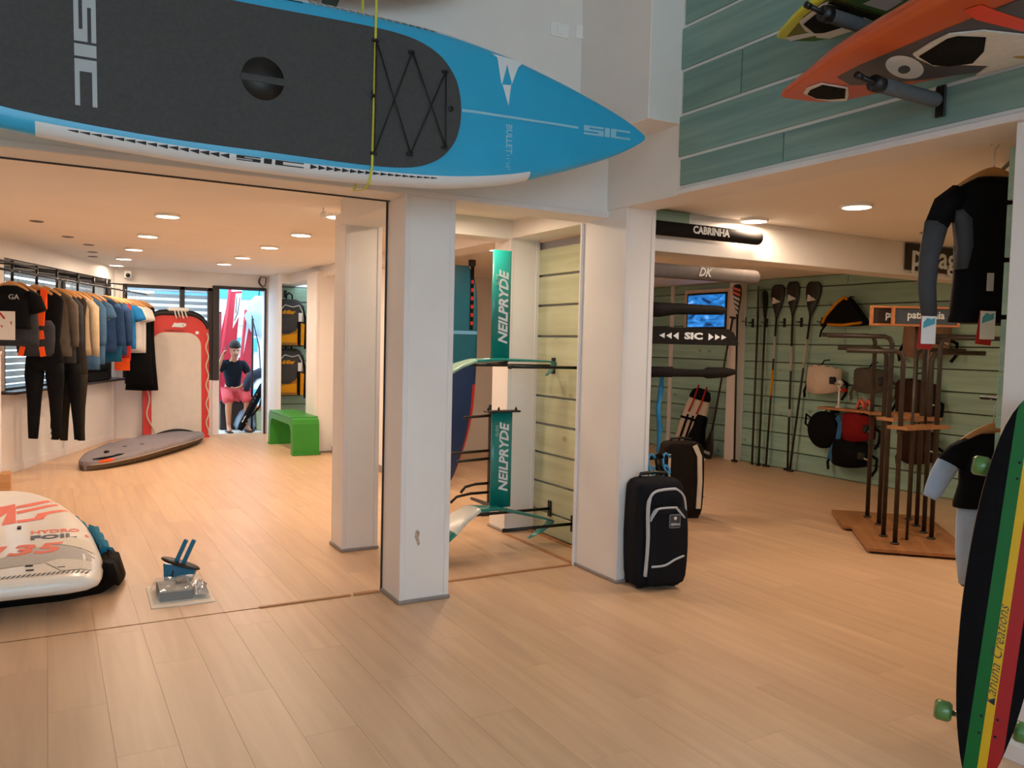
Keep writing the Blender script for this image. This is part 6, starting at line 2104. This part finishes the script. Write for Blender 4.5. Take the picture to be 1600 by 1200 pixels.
dup(h, 'wooden hanger carrying the far wetsuit top by the right post', M=Mt2)
dup(w1, 'black wetsuit top half hidden by the slat edge, behind the front one', M=Mt2 @ T(0.06, 0, -0.042))
swing_tag(w1, T(-0.272, -0.045, -0.735))
swing_tag(w1, T(-0.045, -0.105, -0.71))

Mc = T(3.60, 2.06, 1.37) @ RZ(-27)
hk = thing('display_bracket', 'small black hook on the slat edge carrying the child suit', 'rack arm', (3.53, 1.80, 1.36))
MB().box(0, 0.012, -0.03, 0.03, -0.05, 0.05, 0.003).obj('bracket', BLACKM, hk)
MB().tube([(0.006, 0, 0), (0.05, 0.1, 0.02), (0.065, 0.32, 0.02)], 0.008, 8).obj('bar', BLACKM, hk)
dup(h, 'wooden hanger carrying the small child wetsuit beside the striped longboard', M=Mc)
ch = thing('child_wetsuit', 'small black and pale blue child wetsuit hanging beside the striped longboard', 'wetsuit', M=Mc @ T(0, 0, -0.03))
mb = MB()
torso(mb, [(-0.115, 0.06, 0.03), (-0.125, 0.085, 0.04), (-0.142, 0.12, 0.05), (-0.17, 0.145, 0.055), (-0.24, 0.140, 0.06), (-0.34, 0.135, 0.065), (-0.42, 0.155, 0.07), (-0.44, 0.155, 0.068)])
wrinkle(mb, 0.010, 8, 5)
mb.obj('body', NEOK, ch)
for s in (-1, 1):
    mb = MB()
    limb(mb, [(s * 0.105, -0.165), (s * 0.155, -0.205), (s * 0.205, -0.262)], [0.042, 0.052, 0.047], [0.045, 0.046, 0.04], 0)
    mb.obj('upper_sleeve', NEOK, ch)
    mb = MB()
    limb(mb, [(s * 0.195, -0.25), (s * 0.228, -0.31), (s * 0.252, -0.365), (s * 0.268, -0.40)], [0.050, 0.046, 0.040, 0.032], [0.042, 0.04, 0.034, 0.028], 0)
    mb.obj('lower_sleeve', NEOB, ch, 'pale blue sleeve')
    mb = MB()
    limb(mb, [(s * 0.06, -0.40), (s * 0.075, -0.50), (s * 0.09, -0.64), (s * 0.085, -0.78)], [0.072, 0.066, 0.048, 0.032], [0.056, 0.054, 0.044, 0.03], 0)
    mb.obj('trouser_leg', NEOB, ch, 'pale blue leg')
    mb = MB()
    limb(mb, [(s * 0.10 + 0.03, -0.52), (s * 0.11 + 0.025, -0.66), (s * 0.10 + 0.02, -0.79)], [0.035, 0.032, 0.024], [0.05, 0.046, 0.034], 0)
    mb.obj('leg_panel', NEOK, ch, 'black leg panel')

# ------------------------------------------------------------------ striped longboard leaning on the right post
LGREEN = mat('deck_green', '04581a', 0.5, 0.06, spec=0.2)
LYEL = mat('deck_yellow', 'cc9c08', 0.5, 0.06, spec=0.2)
LRED = mat('deck_red', '9c1410', 0.5, 0.06, spec=0.2)
LBLK = mat('grip_black', '0e0c0d', 0.9, 0.2, 60, 0.3, 300)
PLY = mat('maple_ply_edge', '7a6350', 0.6, 0.1)
WGREEN = mat('wheel_green', '4f7a3c', 0.3, 0.06, coat=0.3)
A0, A1 = Vec((2.865, 1.640, 0.012)), Vec((3.168, 1.672, 1.408))
az = (A1 - A0).normalized()
nv = Vec((-0.80, -0.60, 0.12))
nv = (nv - az * nv.dot(az)).normalized()
xv = az.cross(nv) * -1
xv = nv.cross(az)
lb = thing('longboard', 'black longboard skateboard with green, yellow and red stripes leaning on the right post', 'skateboard', M=frame(A0, xv * -1, nv * -1, az))
# local: z along board, -y towards the viewer
LL = (A1 - A0).length
LHW = [(0, 0.006), (0.03, 0.03), (0.12, 0.062), (0.30, 0.098), (0.55, 0.122), (0.80, 0.128), (1.05, 0.118), (1.25, 0.092), (1.36, 0.062), (1.43, 0.025), (1.448, 0.004)]
mb = MB()
zz = [0, 0.008, 0.02, 0.04] + [0.07 + 0.05 * q for q in range(27)] + [1.41, 1.43, 1.44, 1.447]
bands = [-1.0, -0.36, -0.02, 0.20, 0.55, 1.0]
for zi in range(len(zz) - 1):
    pass
rings = []
for z in zz:
    w = smooth_tab(LHW, z)
    rings.append([(w * f if abs(f) == 1 else max(-w, min(w, f * 0.128)), -0.007, z) for f in bands] + [(w, 0.007, z), (-w, 0.007, z)])
cols = [0, 1, 2, 3, 0, 4, 4, 4]
mb.loft(rings, True, True, smooth=False, mf=lambda i, j: cols[j])
mb.obj('deck', [LBLK, LGREEN, LYEL, LRED, PLY], lb)
mb = MB()
mb.text('Kahuna Creations', 0.050, T(0.006, -0.0078, 0.49) @ RX(90) @ RZ(90), off=-0.0005, ext=0.0004, shear=0.45, sx=0.98)
mb.obj('lettering', PRINTB, lb, 'black script lettering along the yellow stripe')
mb = MB()
mb.tube([(0.045, -0.0082, 1.27), (0.02, -0.0082, 1.31), (0.04, -0.0082, 1.36), (0.065, -0.0082, 1.33), (0.03, -0.0082, 1.29), (0.06, -0.0082, 1.26)], 0.0018, 5)
mb.obj('emblem', PRINTB, lb, 'thin black emblem near the top')
for zc_ in (0.24, 1.16):
    for dx in (-0.025, 0.025):
        for dz in (-0.03, 0.03):
            MB().lathe([(0.005, 0), (0.005, 0.0015), (0.0005, 0.002)], 8, M=T(dx + 0.012, -0.007, zc_ + dz) @ RX(90)).obj('bolt', BLACKM, lb)
    tk = MB().box(-0.03, 0.03, 0.007, 0.045, zc_ - 0.04, zc_ + 0.04, 0.008).obj('truck', BLACKM, lb)
    MB().tube([(-0.135, 0.055, zc_), (0.135, 0.055, zc_)], 0.011, 10).obj('axle', CHROME, tk)
    for s in (-1, 1):
        MB().lathe([(0.012, -0.028), (0.030, -0.028), (0.037, -0.018), (0.037, 0.018), (0.030, 0.028), (0.012, 0.028)], 22, M=T(s * 0.128, 0.055, zc_) @ RY(90)).obj('wheel', WGREEN, lb, 'translucent looking green wheel')
# ------------------------------------------------------------------ yard behind the doorway
def skin_mesh(name, verts, edges, m, levels=2, root=0, loc=(0, 0, 0)):
    me = bpy.data.meshes.new('skin_source')
    me.from_pydata([v[:3] for v in verts], edges, [])
    o = bpy.data.objects.new('skin_source', me)
    COL.objects.link(o)
    md = o.modifiers.new('skin', 'SKIN')
    md.use_smooth_shade = True
    md.branch_smoothing = 0.3
    lay = me.skin_vertices[0].data
    for i, v in enumerate(verts):
        r = v[3]
        lay[i].radius = (r, v[4] if len(v) > 4 else r)
        lay[i].use_root = (i == root)
    sb = o.modifiers.new('sub', 'SUBSURF')
    sb.levels = sb.render_levels = levels
    dg = bpy.context.evaluated_depsgraph_get()
    dg.update()
    out = bpy.data.meshes.new_from_object(o.evaluated_get(dg))
    bpy.data.objects.remove(o)
    bpy.data.meshes.remove(me)
    out.name = name
    out.materials.clear()
    out.materials.append(m)
    for p in out.polygons:
        p.use_smooth = True
    r = bpy.data.objects.new(name, out)
    COL.objects.link(r)
    return r


SKIN = mat('skin', 'b98465', 0.55, 0.06, 8)
HAIR = mat('dark_hair', '14100e', 0.7, 0.2, 60)
SHIRTK = mat('dark_navy_shirt', '191f2a', 0.85, 0.12, 12, 0.15, 80)
SHORTS = mat('coral_shorts', 'c8545a', 0.85, 0.08, 12, 0.15, 80)
person = thing('person', 'person in dark t-shirt and coral shorts sitting outside the doorway looking down', 'person', (2.76, 14.42, 0))
vs, es = [], []


def V_(x, y, z, r, p=None, r2=None):
    vs.append((x, y, z, r) if r2 is None else (x, y, z, r, r2))
    if p is not None:
        es.append((p, len(vs) - 1))
    return len(vs) - 1


def hand(w, fwd, side, s=1.0):
    """palm and five fingers from wrist index w"""
    p = Vec(vs[w][:3])
    f, sd = Vec(fwd).normalized(), Vec(side).normalized()
    dn = f.cross(sd)
    palm = V_(*(p + f * 0.055 * s), 0.024, w, 0.016)
    for k, (o_, ln) in enumerate(((-0.027, 0.062), (-0.009, 0.072), (0.009, 0.068), (0.026, 0.052))):
        a = V_(*(p + f * 0.095 * s + sd * o_ * s), 0.0095, palm)
        b = V_(*(p + f * (0.095 + ln * 0.5) * s + sd * o_ * s + dn * 0.012), 0.009, a)
        V_(*(p + f * (0.095 + ln * 0.85) * s + sd * o_ * s + dn * 0.034), 0.008, b)
    a = V_(*(p + f * 0.045 * s - sd * 0.038 * s), 0.011, palm)
    V_(*(p + f * 0.085 * s - sd * 0.052 * s + dn * 0.015), 0.009, a)


pel = V_(0, 0, 0.60, 0.125, None, 0.11)
sp = V_(0, 0.02, 0.80, 0.118, pel, 0.09)
chs = V_(0, 0.0, 1.02, 0.135, sp, 0.10)
nb = V_(0, -0.03, 1.17, 0.075, chs, 0.065)
nk = V_(0, -0.075, 1.215, 0.052, nb)
h1 = V_(0, -0.125, 1.275, 0.066, nk, 0.076)
h2 = V_(0, -0.155, 1.355, 0.078, h1, 0.094)
h3 = V_(0, -0.125, 1.43, 0.064, h2, 0.080)
ns = V_(0, -0.242, 1.31, 0.013, h2)
V_(0, -0.256, 1.285, 0.014, ns)
V_(-0.085, -0.135, 1.345, 0.014, h2, 0.022)
V_(0.085, -0.135, 1.345, 0.014, h2, 0.022)
for s in (-1, 1):
    hp = V_(s * 0.10, -0.03, 0.595, 0.095, pel)
    md_ = V_(s * 0.13, -0.22, 0.59, 0.080, hp)
    kn = V_(s * 0.15, -0.43, 0.555, 0.060, md_)
    cf = V_(s * 0.15, -0.40, 0.36, 0.055, kn)
    an = V_(s * 0.145, -0.41, 0.10, 0.035, cf)
    ft = V_(s * 0.15, -0.47, 0.055, 0.038, an, 0.030)
    V_(s * 0.16, -0.60, 0.035, 0.036, ft, 0.022)
sh = V_(-0.165, 0.0, 1.12, 0.062, chs)
el = V_(-0.30, -0.10, 0.93, 0.042, sh)
wr = V_(-0.215, -0.17, 1.22, 0.026, el)
hand(wr, (0.30, 0.05, 0.95), (0, -1, 0.05))
sh2 = V_(0.165, 0.0, 1.12, 0.062, chs)
el2 = V_(0.28, -0.06, 0.86, 0.042, sh2)
wr2 = V_(0.06, -0.26, 0.725, 0.026, el2)
hand(wr2, (-0.95, -0.25, -0.12), (0.2, -0.95, 0.1), 1.0)
b = skin_mesh('body', vs, es, SKIN)
b.parent = person
tv = [(0, 0, 0.66, 0.150, 0.135), (0, 0.02, 0.80, 0.135, 0.115), (0, 0.0, 1.02, 0.150, 0.122), (0, -0.02, 1.135, 0.100, 0.085), (-0.165, 0, 1.12, 0.090), (-0.225, -0.045, 1.03, 0.076), (-0.262, -0.072, 0.98, 0.066), (0.165, 0, 1.12, 0.090), (0.215, -0.03, 1.01, 0.076), (0.24, -0.042, 0.95, 0.066)]
o = skin_mesh('t_shirt', tv, [(0, 1), (1, 2), (2, 3), (2, 4), (4, 5), (5, 6), (2, 7), (7, 8), (8, 9)], SHIRTK)
o.parent = person
sv = [(0, 0, 0.62, 0.145, 0.13), (-0.10, -0.03, 0.60, 0.115), (-0.135, -0.22, 0.595, 0.105), (-0.155, -0.40, 0.545, 0.098), (-0.16, -0.44, 0.46, 0.090), (0.10, -0.03, 0.60, 0.115), (0.135, -0.22, 0.595, 0.105), (0.155, -0.40, 0.545, 0.098), (0.16, -0.44, 0.46, 0.090)]
o = skin_mesh('shorts', sv, [(0, 1), (1, 2), (2, 3), (3, 4), (0, 5), (5, 6), (6, 7), (7, 8)], SHORTS)
o.parent = person
mb = MB()
rings = []
for f in range(8):
    a = pi / 2 * f / 7
    rings.append([(0.099 * cos(a) * cos(2 * pi * q / 18), 0.115 * cos(a) * sin(2 * pi * q / 18), 0.125 * sin(a)) for q in range(18)])
mb.loft(rings, True, True, M=T(0, -0.118, 1.395) @ RX(6))
mb.obj('hair', HAIR, person, 'short dark hair')
for s in (-1, 1):
    MB().lathe([(0.0005, 0.008), (0.011, 0.004), (0.012, 0), (0.0005, -0.004)], 10, M=T(s * 0.033, -0.240, 1.342) @ RX(95)).obj('eye', HAIR, person)
MB().tube([(-0.026, -0.213, 1.258), (0, -0.226, 1.256), (0.026, -0.213, 1.258)], 0.006, 6).obj('mouth', mat('lips', '9a5a50', 0.5), person)
for s in (-1, 1):
    MB().box(s * 0.155 - 0.045, s * 0.155 + 0.045, -0.64, -0.37, 0.0, 0.022, 0.008).obj('sandal', BLACKP, person)
t = thing('crate', 'dark crate the seated person sits on outside', 'crate', (2.76, 14.55, 0))
MB().box(-0.22, 0.22, -0.18, 0.22, 0.0, 0.47, 0.012).obj('body', DARKF, t)
MB().box(-0.23, 0.23, -0.19, 0.23, 0.44, 0.475, 0.008).obj('lid', DARKF, t)
t = thing('mobile_phone', 'dark phone held at the ear of the seated person', 'phone', M=T(2.60, 14.27, 1.345) @ RY(14))
MB().box(-0.006, 0.006, -0.035, 0.035, -0.07, 0.07, 0.004).obj('body', BLACKP, t)

SRED = mat('sail_red', 'c2253a', 0.5, 0.06, 3)
SWHT = mat('sail_white', 'e6e8ec', 0.5, 0.03, 3)
SBLU = mat('tarp_blue_white', 'a9cbe2', 0.4, 0.12, 7)


def sail(label, pts, mast, m, extra=None):
    t = thing('windsurf_sail', label, 'sail', (3.0, 15.4, 0), 0, 'sails standing in the yard')
    mb = MB()
    P = [(x - 3.0, z) for x, z in pts]
    mb.prism(P, -0.02, 0.012, XZ)
    mb.obj('cloth', m, t)
    MB().tube([(mast[0][0] - 3.0, -0.01, mast[0][1]), (mast[1][0] - 3.0, -0.01, mast[1][1])], 0.028, 10).obj('mast_sleeve', m, t)
    for q, (mm, pp) in enumerate(extra or []):
        mb = MB()
        mb.prism([(x - 3.0, z) for x, z in pp], 0.0125 + 0.002 * q, 0.016 + 0.002 * q, XZ)
        mb.obj('panel', mm, t)
    return t


sail('tall red and white windsurf sail leaning behind the seated person', [(2.88, 2.40), (3.09, 2.42), (3.02, 1.75), (2.98, 1.2), (2.9, 0.3), (2.5, 0.05), (2.62, 1.1), (2.74, 1.7)], ((2.60, 0.02), (2.88, 2.42)), SRED,
     [(SWHT, [(2.98, 2.35), (3.085, 2.36), (3.04, 1.95), (2.93, 1.72)]), (PRINTB, [(2.99, 2.3), (3.0, 2.3), (2.99, 2.0), (2.975, 2.0)]), (PRINTB, [(3.05, 2.3), (3.06, 2.3), (3.02, 2.0), (2.96, 1.85), (2.955, 1.87), (3.01, 2.02)]), (SWHT, [(2.87, 2.52), (3.10, 2.52), (3.09, 2.40), (2.88, 2.38)])])
t = sail('rolled red sail with white stripe leaning behind the black pole', [(3.12, 2.06), (3.24, 2.06), (3.26, 1.3), (3.22, 0.3), (2.94, 0.02), (2.96, 0.9), (3.05, 1.6)], ((2.95, 0.02), (3.12, 2.06)), SRED,
         [(SWHT, [(3.10, 1.92), (3.20, 1.92), (3.07, 1.2), (2.98, 1.2)]), (PRINTB, [(3.09, 1.6), (3.10, 1.6), (3.04, 1.25), (3.03, 1.25)])])
t.location.y = 15.2
t = thing('windsurf_sail', 'dark red folded sail standing at the left door edge', 'sail', (2.58, 15.0, 0), 0, 'sails standing in the yard')
MB().tube([(0, 0, 0.02), (0.02, 0, 1.0), (0.06, 0, 1.98)], [0.07, 0.09, 0.05], 10, flat=[0.04, 0.05, 0.03]).obj('roll', mat('sail_dark_red', '7d1c26', 0.6, 0.1), t)
MB().box(-0.03, 0.09, -0.02, 0.02, 1.95, 2.0, 0.01).obj('top_cap', BLACKC, t)
t = thing('tarpaulin', 'pale blue crumpled plastic bundle hanging above in the yard', 'tarpaulin', (3.30, 15.0, 1.95))
mb = MB()
random.seed(11)
rings = []
for k in range(9):
    z = 0.36 - 0.72 * k / 8
    w = 0.17 * sin(pi * (k + 0.7) / 9.4) + 0.02
    rings.append([(w * (1 + 0.35 * random.random()) * cos(2 * pi * q / 12), w * (0.7 + 0.3 * random.random()) * sin(2 * pi * q / 12), z) for q in range(12)])
mb.loft(rings)
mb.obj('bundle', SBLU, t)
MB().tube([(0, 0, 0.34), (0.03, 0, 0.62), (0.03, 0.2, 1.2)], 0.008, 6).obj('cord', BLACKC, t)
t = thing('tarpaulin', 'white and blue plastic sheet hanging lower at the right door edge', 'tarpaulin', (3.47, 15.1, 1.35))
mb = MB()
rings = []
for k in range(9):
    z = 0.45 - 0.9 * k / 8
    rings.append([(-0.16 + 0.32 * q / 8 + 0.02 * random.random(), 0.05 * sin(q * 2.1 + k * 0.5) + 0.02 * random.random(), z) for q in range(9)])
mb.loft(rings, closed=False, smooth=False)
mb.obj('sheet', SWHT, t)
MB().tube([(0, 0.02, 0.44), (0, 0.1, 1.2)], 0.008, 6).obj('cord', BLACKC, t)
t = thing('door_pole', 'thin black pole standing just outside the doorway', 'pole', (2.985, 14.0, 0))
MB().tube([(0, 0, 0), (0, 0, 1.88)], 0.018, 10).obj('shaft', BLACKM, t)
MB().tube([(0, 0, 0), (0, 0, 0.03)], 0.05, 12).obj('base', BLACKM, t)
t = thing('gear_bag', 'slanting black gear bag with white letters beside the seated person', 'bag', M=T(2.74, 13.90, 0.03) @ RY(27))
mb = MB()
mb.tube([(0.02, 0, 0.02), (0.02, 0, 0.10), (0.02, 0, 0.5), (0.02, 0, 0.84), (0.02, 0, 0.92)], [0.05, 0.075, 0.082, 0.08, 0.04], 14, flat=[0.04, 0.055, 0.06, 0.055, 0.03])
mb.obj('body', BLACKC, t)
mb = MB()
mb.text('PD', 0.11, T(0.02, -0.0615, 0.22) @ RX(90) @ RZ(90), off=0.003, ext=0.004)
mb.text('RS-S', 0.09, T(0.02, -0.0615, 0.60) @ RX(90) @ RZ(90), off=0.002, ext=0.004)
mb.obj('lettering', PRINTW, t)
MB().strap([(0.08, -0.03, 0.3), (0.12, -0.05, 0.5), (0.08, -0.03, 0.7)], 0.03, 0.008, (0, -1, 0)).obj('strap', BLACKC, t)
t = thing('gear_bag', 'curved dark blue bag with pale piping hung at the right door edge', 'bag', (3.10, 14.15, 0.80))
mb = MB()
mb.tube([(-0.17, 0, -0.13), (-0.16, 0, 0.0), (-0.08, 0, 0.11), (0.05, 0, 0.17), (0.2, 0, 0.18)], [0.05, 0.08, 0.09, 0.09, 0.06], 12)
mb.obj('body', mat('cloth_deep_blue', '1d2b45', 0.7, 0.1), t)
mb = MB()
mb.tube([(-0.10, -0.085, -0.15), (-0.085, -0.095, -0.02), (-0.02, -0.095, 0.06), (0.10, -0.09, 0.10)], 0.012, 6)
mb.obj('piping', PIPE, t)
MB().tube([(0.05, 0, 0.25), (0.05, 0.1, 0.6), (0.06, 0.9, 1.3)], 0.008, 6).obj('cord', BLACKC, t)
t = thing('plastic_sack', 'grey blue plastic sack on the ground behind the black pole', 'sack', (2.98, 14.35, 0))
mb = MB()
random.seed(3)
mb.loft([[(w * (0.85 + 0.3 * random.random()) * cos(2 * pi * q / 14), w * 0.8 * (0.85 + 0.3 * random.random()) * sin(2 * pi * q / 14), z) for q in range(14)] for z, w in ((0, 0.18), (0.08, 0.21), (0.2, 0.19), (0.30, 0.13), (0.36, 0.05))])
mb.obj('body', mat('sack_grey_blue', '8296ab', 0.35, 0.1, 8), t)
MB().tube([(-0.03, 0, 0.35), (0.0, 0.02, 0.40), (0.03, 0, 0.35)], 0.014, 8).obj('knot', MATS['sack_grey_blue'], t)
t = thing('crate', 'pale green crate with orange lid at the right door edge outside', 'crate', (3.22, 14.3, 0))
MB().box(-0.12, 0.20, -0.15, 0.15, 0, 0.34, 0.01).obj('body', mat('crate_pale_green', 'a9b48c', 0.6, 0.08), t)
MB().box(-0.13, 0.21, -0.16, 0.16, 0.34, 0.40, 0.01).obj('lid', mat('crate_orange', 'b06a30', 0.6, 0.08), t)
wy = structure('wall_yard', MB().box(0.5, 6.0, 17.0, 17.2, 0, 3.4), mat('yard_wall_pale', 'd3dde6', 0.7, 0.08, 3))
YBLUE = mat('yard_panel_blue', '4c9fc4', 0.6, 0.08, 5)
for k in range(6):
    MB().box(1.8, 5.2, 16.93, 17.0, 0.25 + 0.52 * k, 0.52 + 0.52 * k, 0.005).obj('panel', YBLUE if k % 2 == 0 else SWHT, wy)
